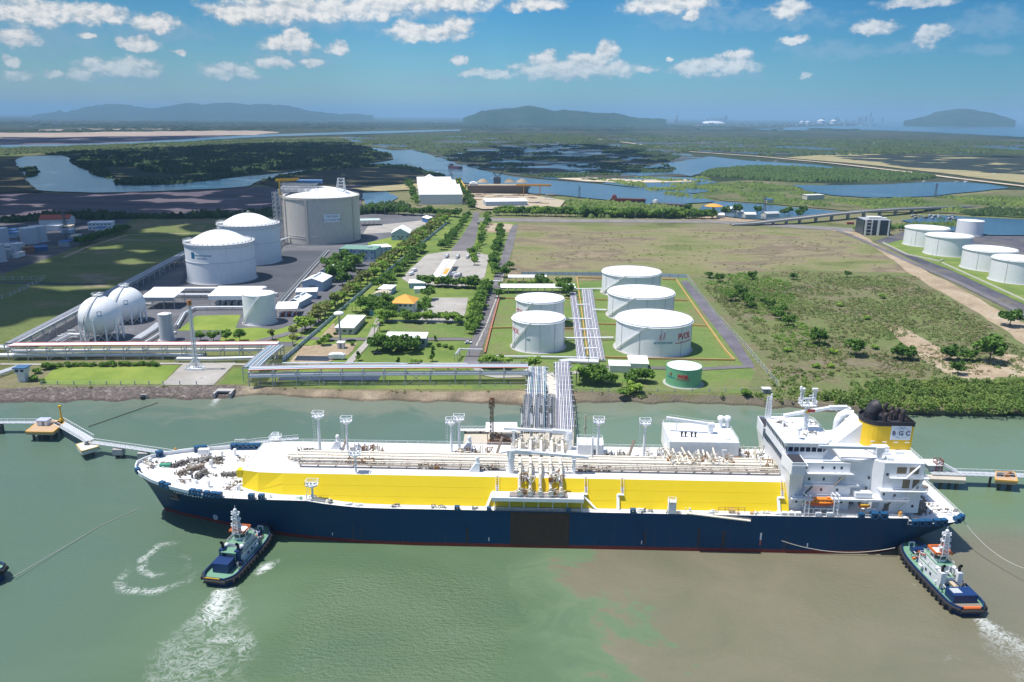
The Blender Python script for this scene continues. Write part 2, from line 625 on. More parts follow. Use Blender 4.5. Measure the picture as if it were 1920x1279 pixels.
# ---- water
def water_mat():
 m, nt = new_mat('river_water')
 P = wpos(nt)
 s3 = nt.nodes.new('ShaderNodeSeparateXYZ')
 nt.links.new(P, s3.inputs[0])
 X, Y = s3.outputs[0], s3.outputs[1]
 big = noise(nt, vmth(nt, 'MULTIPLY', P, (.8, 1.6, 1)), .012, 5, .55, .8)
 c = ramp(nt, big, [(.3, Lk('#58795a', .87)), (.5, Lk('#617f57', .87)), (.7, Lk('#6b8864', .87))])
 # teal upstream and on the far left
 tealm = mth(nt, 'MAXIMUM', sstep(nt, mth(nt, 'SUBTRACT', mth(nt, 'MULTIPLY', X, -1), mth(nt, 'MULTIPLY', Y, .0)), 70, 150), sstep(nt, Y, 285, 330))
 c = mixc(nt, mth(nt, 'MULTIPLY', tealm, .75), c, Lk('#5c796b', .95))
 # silt: a muddy plume on the right with ragged edge
 wn = nt.nodes.new('ShaderNodeTexNoise')
 wn.inputs['Scale'].default_value = .036
 wn.inputs['Detail'].default_value = 8
 wn.inputs['Roughness'].default_value = .62
 wn.inputs['Distortion'].default_value = 1.3
 nt.links.new(P, wn.inputs['Vector'])
 e = mth(nt, 'ADD', X, mth(nt, 'MULTIPLY', mth(nt, 'SUBTRACT', wn.outputs['Fac'], .5), 96))
 ln = nt.nodes.new('ShaderNodeMapRange')
 ln.inputs[1].default_value, ln.inputs[2].default_value = 175, 246
 ln.inputs[3].default_value, ln.inputs[4].default_value = 34, 18
 nt.links.new(Y, ln.inputs[0])
 silt = sstep(nt, mth(nt, 'SUBTRACT', e, ln.outputs[0]), -3, 6)
 silt = mth(nt, 'MULTIPLY', silt, sstep(nt, Y, 275, 252))
 edge_pale = mth(nt, 'MULTIPLY', sstep(nt, mth(nt, 'SUBTRACT', e, ln.outputs[0]), -22, 2), .35)
 c = mixc(nt, edge_pale, c, Lk('#7f9868', .95))
 siltc = ramp(nt, noise(nt, P, .03, 6, .6, .6), [(.3, Lk('#7a765c', .9)), (.7, Lk('#8d8168', .9))])
 c = mixc(nt, mth(nt, 'MULTIPLY', silt, .88), c, siltc)
 # paler silt fans along the shore
 e2 = mth(nt, 'ADD', Y, mth(nt, 'MULTIPLY', mth(nt, 'SUBTRACT', wn.outputs['Fac'], .5), 90))
 fan = mth(nt, 'MULTIPLY', sstep(nt, e2, 366, 388), sstep(nt, mth(nt, 'ABSOLUTE', mth(nt, 'ADD', X, 25)), 330, 60))
 c = mixc(nt, mth(nt, 'MULTIPLY', fan, .55), c, Lk('#8f917b', .9))
 # distant channels are clear and dark
 farm = sstep(nt, Y, 700, 1100)
 c = mixc(nt, farm, c, (.012, .045, .085))
 b1 = noise(nt, vmth(nt, 'MULTIPLY', P, (1, 1.6, 1)), .55, 3, .6)
 b2 = noise(nt, vmth(nt, 'MULTIPLY', P, (1, .7, 1)), 1.5, 5, .7)
 gust = sstep(nt, noise(nt, P, .022, 2, .5), .44, .62)
 gx = mth(nt, 'MULTIPLY', sstep(nt, mth(nt, 'ABSOLUTE', mth(nt, 'ADD', X, 32)), 46, 12), sstep(nt, mth(nt, 'ABSOLUTE', mth(nt, 'SUBTRACT', Y, 205)), 42, 12))
 g2 = mth(nt, 'ADD', .22, mth(nt, 'ADD', mth(nt, 'MULTIPLY', gust, .35), mth(nt, 'MULTIPLY', gx, 2.2)))
 hgt = mth(nt, 'MULTIPLY', mth(nt, 'ADD', b1, mth(nt, 'MULTIPLY', b2, .45)), g2)
 bs = finish(m, nt, c, .13, 0, bump=hgt, bstr=.55, bdist=.9, spec=.5)
 bs.inputs['IOR'].default_value = 1.33
 return m
WATER = water_mat()
sheet('river_water', [(-90000, 60), (90000, 60), (90000, 120000), (-90000, 120000)], 0.0, WATER, world=True)
def fwater_mat():
 m, nt = new_mat('channel_water')
 P = wpos(nt)
 c = ramp(nt, noise(nt, P, .006, 4, .6, .5), [(.3, lin('#2c4356')), (.5, lin('#3d5466')), (.75, lin('#546672'))])
 finish(m, nt, c, .16, 0, bump=noise(nt, vmth(nt, 'MULTIPLY', P, (1, 1.5, 1)), .18, 4, .6), bstr=.3, bdist=1.2)
 return m
FWATER = fwater_mat()
# ---- land
topL = [(-700, 742), (-300, 736), (0, 729), (60, 726), (330, 724), (420, 722), (470, 724), (560, 729), (700, 733), (850, 735), (980, 733), (1100, 735), (1250, 739), (1400, 743), (1480, 749), (1560, 758), (1640, 765), (1720, 769), (1920, 771), (2300, 776), (2900, 790)]
watL = [(-700, 775), (-300, 767), (0, 757), (60, 755), (330, 748), (420, 745), (470, 742), (560, 747), (700, 754), (850, 758), (980, 759), (1100, 759), (1250, 757), (1400, 759), (1480, 764), (1560, 769), (1640, 773), (1720, 777), (1920, 779), (2300, 784), (2900, 800)]
top = [G(x, y, 3.0) for x, y in topL]
wat = [G(x, y, 0.0) for x, y in watL]
def interp_line(pts, step):
 out = []
 for a, b in zip(pts, pts[1:]):
  n = max(1, int(math.dist(a, b) / step))
  out += [(a[0] + (b[0] - a[0]) * i / n, a[1] + (b[1] - a[1]) * i / n) for i in range(n)]
 return out + [pts[-1]]
N_B = 420
def resample(pts, n):
 d = [0]
 for a, b in zip(pts, pts[1:]):
  d.append(d[-1] + math.dist(a, b))
 t = np.linspace(0, d[-1], n)
 return np.stack([np.interp(t, d, [p[0] for p in pts]), np.interp(t, d, [p[1] for p in pts])], 1)
xs = np.linspace(top[0][0], top[-1][0], N_B)
tl = np.stack([xs, np.interp(xs, [p[0] for p in top], [p[1] for p in top])], 1)
wl_ = np.stack([xs, np.interp(xs, [p[0] for p in wat], [p[1] for p in wat])], 1)
wl_[:, 1] += (vnoise(xs, xs * 0, 9, 3) - .5) * 5 + (vnoise(xs, xs * 0, 26, 4) - .5) * 7
rows = []
NR = 9
for j in range(NR):
 k_ = j / (NR - 1) * 1.25
 p = tl + (wl_ - tl) * k_
 z = 3.0 - 3.0 * k_ + (vnoise(p[:, 0], p[:, 1], 3.0, 5) - .5) * (.9 if 0 < j else 0) * (1 if k_ < 1.05 else 0)
 rows.append(np.column_stack([p, z]))
V = np.concatenate(rows)
q = []
for j in range(NR - 1):
 for i in range(N_B - 1):
  q.append((j * N_B + i, (j + 1) * N_B + i, (j + 1) * N_B + i + 1, j * N_B + i + 1))
def bank_mat():
 m, nt = new_mat('shore_bank')
 P = wpos(nt)
 s3 = nt.nodes.new('ShaderNodeSeparateXYZ')
 nt.links.new(P, s3.inputs[0])
 X, Z = s3.outputs[0], s3.outputs[2]
 v = nt.nodes.new('ShaderNodeTexVoronoi')
 v.inputs['Scale'].default_value = .9
 nt.links.new(P, v.inputs['Vector'])
 rock = ramp(nt, v.outputs['Color'], [(0, Lk('#5d524d')), (.45, Lk('#776a64')), (.8, Lk('#8f8279')), (.97, Lk('#b5aaa0'))])
 n = noise(nt, P, .06, 6, .62)
 sand = ramp(nt, n, [(.3, Lk('#7d7058')), (.5, Lk('#a89477')), (.65, Lk('#c3b08f')), (.75, Lk('#8a8a55'))])
 mud = ramp(nt, n, [(.3, Lk('#6b6350')), (.5, Lk('#857a66')), (.7, Lk('#77793f'))])
 xx = mth(nt, 'ADD', X, mth(nt, 'MULTIPLY', mth(nt, 'SUBTRACT', n, .5), 60))
 c = mixc(nt, sstep(nt, xx, -150, -130), rock, sand)
 c = mixc(nt, sstep(nt, xx, 20, 50), c, mud)
 wet = sstep(nt, mth(nt, 'ADD', Z, mth(nt, 'MULTIPLY', n, .6)), 1.25, .55)
 c = mixc(nt, mth(nt, 'MULTIPLY', wet, .6), c, Lk('#4a4238'))
 finish(m, nt, c, .9, 0, bump=v.outputs['Distance'], bstr=.7, bdist=.6, spec=.2)
 return m
link('shore_bank', mesh_np('shore_bank', V, np.array(q), bank_mat(), True))['kind'] = 'structure'
BASE = land('land_base', [(.2, Lk('#6e7040')), (.4, Lk('#7f8a45')), (.55, Lk('#8f8b5c')), (.7, Lk('#9a8f6c')), (.85, Lk('#748a3c'))], .012, .35)
far_l, far_r = (-9000, 1700), (9000, 1700)
g0 = np.column_stack([tl, np.full(N_B, 3.0)])
g1 = np.column_stack([xs, np.full(N_B, 520.0), np.full(N_B, 3.0)])
link('ground', mesh_np('ground', np.concatenate([g0, g1]), np.array([(i, i + 1, N_B + i + 1, N_B + i) for i in range(N_B - 1)]), BASE))['kind'] = 'structure'
sheet('ground', [(xs[0], 520), (xs[-1], 520), (9000, 520), far_r, far_l, (-9000, 520)], 3.0, BASE, world=True)
sheet('ground', [(-9000, 440), (xs[0], tl[0][1]), (xs[0], 520), (-9000, 520)], 3.0, BASE, world=True)
sheet('ground', [(9000, 420), (9000, 520), (xs[-1], 520), (xs[-1], tl[-1][1])], 3.0, BASE, world=True)
FAR = land('land_far', [(.2, lin('#22301f')), (.4, lin('#33402a')), (.52, lin('#4a4b3a')), (.62, lin('#2a3a24')), (.74, lin('#565347')), (.9, lin('#6b6456'))], .0016, .012, stretch=(1, .55, 1), r=1.0)
sheet('far_plain', [(-9000, 1690), (9000, 1690), (90000, 12000), (90000, 95000), (-90000, 95000), (-90000, 12000)], 3.3, FAR, world=True)
GRASS = land('grass_lawn', [(.25, Lk('#6c8a30')), (.5, Lk('#7f9a32')), (.75, Lk('#93a53a'))], .03, .9, finecol=.22)
LAWN = land('bright_lawn', [(.25, Lk('#7f9e1f')), (.5, Lk('#8fa927')), (.8, Lk('#a3b52e'))], .04, .8, finecol=.18)
FIELD = land('rough_field', [(.15, Lk('#6f7d3a')), (.35, Lk('#8f9450')), (.5, Lk('#a3986a')), (.62, Lk('#8d7d62')), (.72, Lk('#b09c78')), (.9, Lk('#7d8a42'))], .011, .3, stretch=(.7, 1.5, 1))
SCRUB = land('scrub_ground', [(.15, Lk('#6a8434')), (.36, Lk('#7f8c46')), (.5, Lk('#808a4c')), (.62, Lk('#8b835a')), (.7, Lk('#92876a')), (.85, Lk('#768a3c'))], .016, .35)
TFARM = land('tank_farm_grass', [(.2, Lk('#6e8f38')), (.5, Lk('#7f9a3e')), (.66, Lk('#8a9050')), (.78, Lk('#8f8560')), (.95, Lk('#7a9a3a'))], .022, .5, finecol=.25)
ASPH = land('asphalt', [(.25, Lk('#7a7678')), (.6, Lk('#8b8688')), (.85, Lk('#979294'))], .03, .6, finecol=.1)
PAVE = land('yard_pavement', [(.25, Lk('#6e6e74')), (.6, Lk('#7e7f85')), (.85, Lk('#8f8f92'))], .02, .3, finecol=.14)
BUND = land('bund_floor', [(.25, Lk('#5c5f68')), (.6, Lk('#666a73')), (.85, Lk('#73757a'))], .02, .3, finecol=.1)
CONC = land('concrete_yard', [(.2, Lk('#b3aca3')), (.5, Lk('#c2bcb2')), (.8, Lk('#cfc9c0')), (.92, Lk('#a39c94'))], .05, .5, finecol=.1)
SAND = land('sandy_ground', [(.2, Lk('#b29a78')), (.5, Lk('#c9b08c')), (.75, Lk('#d6c3a3')), (.9, Lk('#a39a6a'))], .03, .4)
MUD = land('mudflat', [(.2, lin('#4e4650')), (.45, lin('#5d555f')), (.6, lin('#6a6068')), (.74, lin('#544c4c')), (.84, lin('#7f7f8a'))], .01, .12, stretch=(.45, 2.2, 1))
YARD = land('industrial_yard', [(.25, lin('#4b4b55')), (.5, lin('#5c5b62')), (.7, lin('#6d6860')), (.9, lin('#45503a'))], .02, .2)
BROWN = land('marsh_ground', [(.25, lin('#39382c')), (.5, lin('#4a4636')), (.75, lin('#565039'))], .008, .15)
FLATS = land('salt_flats', [(.25, lin('#a89483')), (.45, lin('#b8a795')), (.62, lin('#8f7f79')), (.8, lin('#c4b5a3'))], .004, .03, stretch=(.3, 2.5, 1))
DRYF = land('dry_field', [(.25, lin('#8b8360')), (.5, lin('#a19671')), (.75, lin('#7d7c58'))], .004, .05, stretch=(.4, 1.6, 1))
ROADP = land('dirt_road', [(.3, lin('#b3a28e')), (.7, lin('#cbbca6'))], .02, .2, finecol=.1)
SCRUBF = land('far_scrub', [(.2, lin('#3d4f24')), (.45, lin('#556238')), (.6, lin('#6f6a4e')), (.8, lin('#44562b'))], .006, .06)
def marsh_mat():
 m, nt = new_mat('wetland')
 P = wpos(nt)
 n = noise(nt, vmth(nt, 'MULTIPLY', P, (.55, 1.2, 1)), .0055, 7, .62, .6)
 wet = sstep(nt, n, .50, .545)
 landc = ramp(nt, noise(nt, P, .012, 5, .6), [(.25, lin('#26301f')), (.5, lin('#3b3a2b')), (.75, lin('#4d4a38'))])
 c = mixc(nt, wet, landc, lin('#26425c'))
 r = mth(nt, 'SUBTRACT', .95, mth(nt, 'MULTIPLY', wet, .78))
 finish(m, nt, c, r, 0, bump=noise(nt, P, .1, 4, .6), bstr=.15, bdist=1)
 return m
WET = marsh_mat()
# distant country
S = sheet
S('sand_flats', [(-300, 247), (0, 246), (60, 244), (180, 241), (300, 240), (420, 242), (500, 246), (520, 249), (470, 253), (380, 254), (200, 256), (60, 258), (-300, 262)], 4.5, FLATS, 60, 160)
S('mud_plain', [(-300, 262), (60, 258), (200, 256), (420, 254), (400, 258), (250, 268), (0, 275), (-300, 280)], 4.0, MUD, 40, 120)
S('scrub_plain', [(-300, 281), (0, 277), (160, 274), (300, 267), (450, 261), (640, 257), (760, 256), (900, 262), (860, 274), (760, 280), (690, 275), (500, 274), (300, 284), (140, 292), (-300, 296)], 4.2, SCRUBF, 25, 90)
S('channel_water', [(0, 272), (150, 270), (250, 266), (330, 262), (420, 256), (500, 252), (700, 246), (860, 243), (865, 245), (720, 250), (510, 256), (430, 260), (340, 266), (270, 270), (160, 275), (0, 277)], 5.5, FWATER, 15, 80)
S('sea_water', [(1640, 226.5), (1920, 227.5), (2500, 233), (2500, 268), (1920, 257), (1800, 251), (1700, 246), (1600, 243), (1440, 245), (1410, 242), (1500, 238), (1600, 236)], 6.0, FWATER, 60, 250)
S('wetland', [(820, 292), (870, 276), (950, 268), (1060, 268), (1200, 270), (1270, 285), (1330, 298), (1300, 330), (1200, 335), (1100, 341), (1010, 334), (930, 323), (870, 310)], 4.4, WET, 15, 60)
S('wetland', [(1080, 262), (1250, 258), (1400, 265), (1560, 270), (1800, 275), (1920, 272), (1920, 285), (1700, 288), (1560, 287), (1450, 290), (1290, 283), (1180, 268)], 4.1, WET, 20, 80)
S('wetland', [(640, 258), (760, 254), (900, 256), (1080, 260), (1060, 268), (940, 268), (860, 276), (820, 285), (740, 280), (690, 272)], 4.3, WET, 20, 80)
S('river_channel', [(30, 300), (45, 293), (110, 291), (135, 297), (135, 308), (160, 318), (195, 326), (208, 335), (215, 346), (260, 348), (330, 345), (400, 338), (470, 330), (540, 323), (600, 315), (650, 311), (690, 307), (738, 300), (735, 313), (660, 313), (610, 317), (560, 327), (500, 336), (480, 342), (470, 349), (400, 354), (300, 358), (180, 361), (80, 358), (60, 350), (40, 325)], 4.6, FWATER, 6, 30)
S('river_channel', [(690, 276), (720, 279), (735, 282), (770, 282), (800, 288), (830, 297), (870, 311), (930, 325), (960, 331), (1010, 336), (1100, 343), (1180, 351), (1260, 357), (1320, 366), (1340, 378), (1290, 381), (1260, 386), (1200, 381), (1120, 373), (1060, 367), (1000, 363), (930, 353), (900, 347), (870, 343), (840, 336), (800, 323), (760, 313), (730, 311), (738, 300), (735, 289), (700, 281)], 4.7, FWATER, 6, 30)
S('river_channel', [(1290, 300), (1330, 293), (1400, 301), (1450, 304), (1540, 310), (1600, 318), (1530, 316), (1440, 312), (1380, 315), (1330, 318), (1300, 330), (1270, 326), (1200, 330), (1150, 322), (1220, 310)], 4.8, FWATER, 8, 40)
S('river_channel', [(1160, 336), (1240, 331), (1310, 333), (1340, 342), (1300, 347), (1350, 356), (1300, 362), (1200, 352), (1130, 344)], 4.8, FWATER, 8, 40)
S('lake_water', [(1485, 347), (1560, 347), (1650, 346), (1740, 341), (1800, 341), (1850, 345), (1895, 352), (1800, 362), (1740, 368), (1640, 371), (1560, 366), (1510, 357)], 4.6, FWATER, 5, 30)
S('river_channel', [(1320, 384), (1345, 377), (1430, 383), (1500, 390), (1560, 395), (1595, 397), (1560, 402), (1500, 408), (1460, 412), (1400, 410), (1335, 402), (1310, 392)], 4.6, FWATER, 3, 20)
S('river_channel', [(1690, 413), (1760, 403), (1840, 408), (1920, 411), (2200, 416), (2200, 455), (1920, 441), (1860, 441), (1800, 435), (1740, 428)], 4.3, FWATER, 3, 20)
S('pond_water', [(680, 362), (725, 359), (748, 370), (720, 385), (685, 384)], 4.4, FWATER, 4, 15)
S('marsh_ground', [(-300, 303), (30, 301), (44, 330), (64, 352), (82, 360), (-300, 368)], 4.9, BROWN, 5, 30)
S('marsh_ground', [(486, 341), (530, 330), (600, 317), (690, 310), (760, 312), (800, 323), (838, 336), (800, 341), (700, 343), (600, 350), (520, 352)], 5.0, BROWN, 5, 30)
S('mud_plain', [(-300, 366), (0, 362), (180, 363), (300, 360), (400, 356), (470, 351), (560, 350), (680, 345), (680, 396), (560, 402), (400, 406), (200, 409), (0, 414), (-300, 425)], 4.0, MUD, 4, 20)
S('grass_field', [(660, 353), (760, 345), (840, 342), (880, 346), (790, 354), (690, 360)], 5.2, DRYF, 4, 20)
S('dry_field', [(1470, 296), (1560, 288), (1700, 290), (1850, 294), (1920, 297), (2300, 302), (2300, 352), (1920, 344), (1760, 324), (1640, 310), (1540, 301)], 4.9, DRYF, 8, 60)
S('scrub_plain', [(1290, 345), (1400, 338), (1560, 345), (1500, 352), (1560, 370), (1740, 372), (1900, 358), (2300, 380), (2300, 416), (1920, 408), (1780, 400), (1620, 398), (1500, 388), (1360, 376), (1300, 362)], 4.2, SCRUBF, 8, 40)
S('sandbank', [(1040, 334), (1120, 333), (1200, 337), (1290, 336), (1300, 340), (1180, 343), (1100, 340)], 5.1, ROADP, 5, 25)
sheet('causeway', strip_pts([(1165, 266), (1230, 275), (1290, 284), (1420, 293), (1560, 306), (1700, 322), (1800, 335), (1920, 349), (2100, 372)], 22, 5.4), 5.6, ROADP, world=True)
sheet('causeway', strip_pts([(980, 253), (1090, 255), (1130, 262)], 30, 5.4), 5.6, ROADP, world=True)
# left industrial estate and fields
z1, z2, z3 = 3.05, 3.15, 3.27
S('industrial_yard', [(-400, 416), (0, 412), (250, 411), (210, 438), (130, 468), (70, 492), (0, 515), (-400, 640)], z1, YARD, 2, 15)
LFIELD = land('left_field', [(.2, Lk('#66783a')), (.45, Lk('#7a8a3e')), (.62, Lk('#868b4e')), (.74, Lk('#a8977a')), (.9, Lk('#6a8030'))], .012, .3, stretch=(.8, 1.6, 1))
S('grass_field', [(-400, 640), (0, 515), (70, 492), (130, 468), (210, 438), (290, 424), (390, 418), (352, 470), (335, 480), (230, 540), (100, 612), (45, 641), (-400, 665)], z2, LFIELD, 1, 15)
sheet('dirt_track', strip_pts([(118, 484), (160, 465), (238, 441), (300, 439), (356, 438)], 5), 3.36, SAND, world=True)
sheet('dirt_track', strip_pts([(-200, 532), (0, 530), (130, 533), (200, 533)], 6), 3.36, BUND, world=True)
# gas terminal
S('yard_pavement', [(36, 648), (230, 540), (345, 478), (420, 425), (530, 412), (690, 398), (815, 402), (832, 408), (735, 470), (650, 545), (585, 600), (548, 650)], z1, PAVE)
S('bund_floor', [(335, 540), (350, 500), (540, 470), (606, 470), (548, 545), (400, 562), (340, 562)], z2, BUND)
LNG = (-225.5, 942.0)
S('ring_road', [(LNG[0] + 54 * math.cos(t * .2094), LNG[1] + 54 * math.sin(t * .2094)) for t in range(30)], z2, BUND, world=True)
S('concrete_yard', [(680, 439), (690, 424), (802, 412), (815, 413), (770, 433)], z2, CONC)
S('lawn', [(690, 470), (690, 455), (735, 444), (770, 448), (735, 470), (705, 478)], z3, LAWN)
S('lawn', [(333, 620), (368, 592), (452, 590), (440, 619)], z2, LAWN)
S('lawn', [(407, 643), (430, 616), (480, 614), (520, 618), (566, 603), (606, 590), (552, 641)], z2, LAWN)
S('lawn', [(552, 645), (640, 560), (735, 470), (820, 412), (850, 402), (790, 452), (700, 532), (628, 602), (585, 648)], z3, LAWN)
sheet('grass_verge', strip_pts([(612, 472), (580, 505), (545, 545), (522, 573)], 4), 3.36, LAWN, world=True)
sheet('service_road', strip_pts([(625, 474), (590, 512), (555, 552), (530, 580), (540, 590)], 10), 3.41, ASPH, world=True)
sheet('service_road', strip_pts([(470, 645), (520, 632), (570, 618), (600, 600)], 7), 3.43, ASPH, world=True)
# middle compound
S('green_ground', [(530, 724), (575, 650), (640, 590), (780, 460), (850, 402), (905, 405), (970, 418), (930, 520), (900, 640), (890, 730), (700, 729), (560, 725)], z1, GRASS)
S('road', [(842, 474), (868, 440), (884, 415), (888, 398), (899, 398), (897, 420), (893, 446), (884, 474)], z2, ASPH)
S('concrete_yard', [(770, 503), (800, 477), (842, 471), (882, 470), (918, 479), (908, 520), (870, 538), (768, 532), (754, 522)], z3, CONC, .5, 8)
S('concrete_yard', [(788, 580), (812, 558), (878, 558), (872, 588), (862, 606), (800, 607), (785, 600)], z2, CONC)
S('road', [(866, 686), (884, 640), (911, 562), (934, 500), (957, 425), (971, 420), (963, 460), (947, 510), (929, 580), (909, 640), (898, 668), (900, 686)], z2, ASPH)
sheet('service_road', strip_pts([(555, 634), (620, 637), (700, 637), (800, 637), (884, 637)], 6.5), 3.45, ASPH, world=True)
sheet('footpath', strip_pts([(712, 596), (692, 640), (652, 684)], 4.5), 3.47, CONC, world=True)
S('playing_field', [(714, 633), (735, 607), (874, 605), (868, 633)], z2, TFARM)
S('sandy_yard', [(540, 683), (568, 648), (672, 643), (654, 666), (600, 684)], z2, SAND, 1.2, 8)
S('sandy_yard', [(590, 632), (628, 605), (636, 632)], z2, SAND, 1.0, 6)
S('sandy_yard', [(905, 418), (962, 420), (955, 436), (905, 436)], z2, SAND, 1.0, 6)
# tank farm
S('tank_farm_lawn', [(900, 684), (938, 560), (940, 530), (1080, 528), (1294, 521), (1385, 676), (1412, 694), (1452, 730), (1400, 737), (1250, 735), (1100, 730), (980, 729), (885, 730)], z1, TFARM)
S('road', [(1276, 528), (1288, 525), (1420, 678), (1412, 690), (1398, 690)], z2, land('right_road', [(.3, Lk('#76717c')), (.7, Lk('#8a8590'))], .05, .5, finecol=.15))
sheet('road', strip_pts([(1040, 688), (1200, 690), (1310, 693), (1404, 688)], 5), 3.37, ASPH, world=True)
sheet('footpath', strip_pts([(893, 690), (905, 702), (930, 707), (985, 706), (1060, 700), (1140, 697)], 5), 3.39, CONC, world=True)
sheet('footpath', strip_pts([(893, 650), (912, 610), (931, 560), (945, 515)], 1.2), 3.37, CONC, world=True)
# open field and scrub on the right
S('open_field', [(950, 530), (972, 420), (1100, 424), (1300, 428), (1570, 432), (1640, 462), (1720, 512), (1640, 512), (1500, 505), (1300, 516), (1080, 527)], z1, FIELD, 2, 20)
S('scrub_ground', [(1296, 520), (1500, 505), (1640, 510), (1720, 512), (1810, 570), (1925, 650), (2300, 800), (2300, 772), (1920, 768), (1720, 766), (1640, 761), (1560, 754), (1480, 745), (1440, 738), (1400, 738), (1420, 690)], z2, SCRUB, 2, 20)
S('sand_strip', [(1555, 431), (1600, 440), (1665, 480), (1700, 510), (1760, 545), (1840, 590), (1925, 650), (2300, 860), (2300, 790), (1920, 607), (1800, 540), (1700, 490), (1650, 462), (1610, 435)], z3, SAND, 2, 15)
S('sandy_clearing', [(1652, 602), (1690, 612), (1760, 650), (1830, 690), (1870, 706), (1850, 716), (1790, 712), (1740, 680), (1690, 640)], z3, SAND, 1.5, 8)
S('sandy_clearing', [(1770, 712), (1800, 690), (1880, 662), (1925, 668), (2050, 700), (1925, 704), (1850, 708)], z3 + .02, SAND, 2, 8)
S('sandy_clearing', [(1330, 470), (1420, 465), (1500, 468), (1460, 476), (1370, 478)], z3, FIELD, 2, 10)
S('terminal_ground', [(1640, 452), (1700, 432), (1800, 436), (1920, 443), (2400, 470), (2400, 830), (1925, 600), (1800, 535), (1720, 492)], z1, YARD)
S('grass_verge', [(1655, 458), (1700, 448), (1800, 470), (1930, 525), (1930, 575), (1780, 505)], z2, GRASS)
sheet('road', strip_pts([(1568, 431), (1620, 452), (1700, 489), (1800, 532), (1925, 592), (2100, 680)], 7), 3.45, ASPH, world=True)
S('highway', [(898, 408), (1100, 411), (1330, 413), (1400, 416), (1600, 428), (1600, 434), (1400, 422), (1330, 418), (1100, 417), (898, 415)], z3, land('highway_asphalt', [(.3, Lk('#8f8a86')), (.7, Lk('#a19b96'))], .05, .4, finecol=.08))
S('sandy_yard', [(1290, 412), (1340, 402), (1400, 408), (1430, 412), (1400, 416), (1330, 413)], z3 + .1, SAND, 1, 8)
# river side strip on the left
S('lawn', [(72, 721), (104, 688), (336, 685), (304, 720)], z1, LAWN)
S('concrete_slab', [(302, 722), (346, 680), (442, 680), (400, 722)], z2, CONC)
S('lawn', [(412, 720), (436, 692), (470, 688), (460, 720)], z1, GRASS)
S('basin_water', [(520, 713), (532, 697), (717, 699), (708, 714)], z2, paint('basin_liner', (.035, .045, .075), .35))
S('basin_water', [(551, 676), (558, 667), (622, 668), (616, 677)], z2, paint('basin_dark', (.03, .033, .04), .3))
sheet('foot_track', strip_pts([(0, 683), (90, 684), (330, 682), (470, 684)], 3), z2, CONC, world=True)
# ---- hills on the skyline
def hills(name, prof, dist, mat, depth):
 """ridge seen along the horizon: prof = [(px, py of crest)], standing dist metres away; rises and falls over depth"""
 pts = []
 for x in np.arange(prof[0][0], prof[-1][0] + .1, 3.0):
  y = np.interp(x, [p[0] for p in prof], [p[1] for p in prof])
  y += (vnoise(x, 0, 9, 3) - .5) * 2.2 + (vnoise(x, 0, 25, 2) - .5) * 2
  X, Y, Z = px_ray(x, y)
  t = dist / Y
  pts.append((X * t, max(4.0, CAM_H + Z * t)))
 nv = len(pts)
 K = 13
 rows_ = []
 for j in range(K):
  u = (j / (K - 1)) * 2 - 1
  f = max(0, 1 - abs(u)) ** .8
  r = []
  for i, (x, h) in enumerate(pts):
   nz = 1 + (vnoise(x + j * 331, j * 977, 420, 8) - .5) * .5 * (1 if j != K // 2 else 0)
   r.append((x * (1 + u * depth / dist), dist + u * depth, -2 + (h + 2) * f * min(1.0 if j == K // 2 else .97, nz * f ** .0)))
  rows_.append(r)
 V_ = np.array(rows_).reshape(-1, 3)
 q_ = np.array([(j * nv + i, j * nv + i + 1, (j + 1) * nv + i + 1, (j + 1) * nv + i) for j in range(K - 1) for i in range(nv - 1)])
 o = link(name, mesh_np(name, V_, q_, mat, True))
 o['kind'] = 'structure'
HILLM = land('hill_forest', [(.25, lin('#1d3019')), (.5, lin('#2c4224')), (.75, lin('#3c4a30'))], .003, .02)
hills('hill', [(868, 222), (890, 214), (905, 207), (935, 205), (960, 202), (985, 199), (1003, 198), (1020, 203), (1040, 208), (1060, 206), (1090, 209), (1120, 211), (1150, 211), (1172, 217), (1200, 221), (1250, 223.5)], 14500, HILLM, 1900)
hills('hill', [(1695, 226), (1730, 219), (1750, 212), (1775, 207), (1800, 205), (1830, 206), (1855, 211), (1880, 218), (1905, 225)], 17500, HILLM, 1500)
hills('mountains', [(60, 215), (105, 210), (112, 206), (120, 211), (140, 207), (165, 200), (200, 196), (230, 195), (260, 200), (290, 203), (320, 197), (355, 193), (380, 195), (420, 193), (470, 196), (500, 195), (540, 199), (580, 207), (620, 212), (700, 215)], 24000, HILLM, 3000)
# ---- cloud banks overhead whose shade lies on the land
CLM, cnt = new_mat('cloud_white')
finish(CLM, cnt, (.9, .9, .9), 1.0, spec=0)
def cloud(px, h, spacing, rad, seed):
 """a bank of cumulus above the frame, over the ground polygon px, set back towards the sun"""
 r = np.random.default_rng(seed)
 pts = [G(x, y, 3) for x, y in px]
 gx, gy = scatter(pts, spacing, r, .5)
 base = bmesh.new()
 bmesh.ops.create_icosphere(base, subdivisions=2, radius=1)
 bv = np.array([v.co for v in base.verts])
 bf = np.array([[v.index for v in f.verts] for f in base.faces])
 base.free()
 Vs, Fs = [], []
 off = h / math.tan(SUN_EL)
 for i, (x, y) in enumerate(zip(gx, gy)):
  s_ = rad * r.uniform(.55, 1.15)
  Vs.append(bv * np.array([s_, s_, s_ * .6]) * (1 + r.normal(0, .05, (len(bv), 1))) + np.array([x + off * math.sin(SUN_AZ), y + off * math.cos(SUN_AZ), h + r.uniform(-.3, .5) * rad]))
  Fs.append(bf + i * len(bv))
 o = link('cloud', mesh_np('cloud', np.concatenate(Vs), np.concatenate(Fs), CLM, True))
 o['kind'] = 'structure'
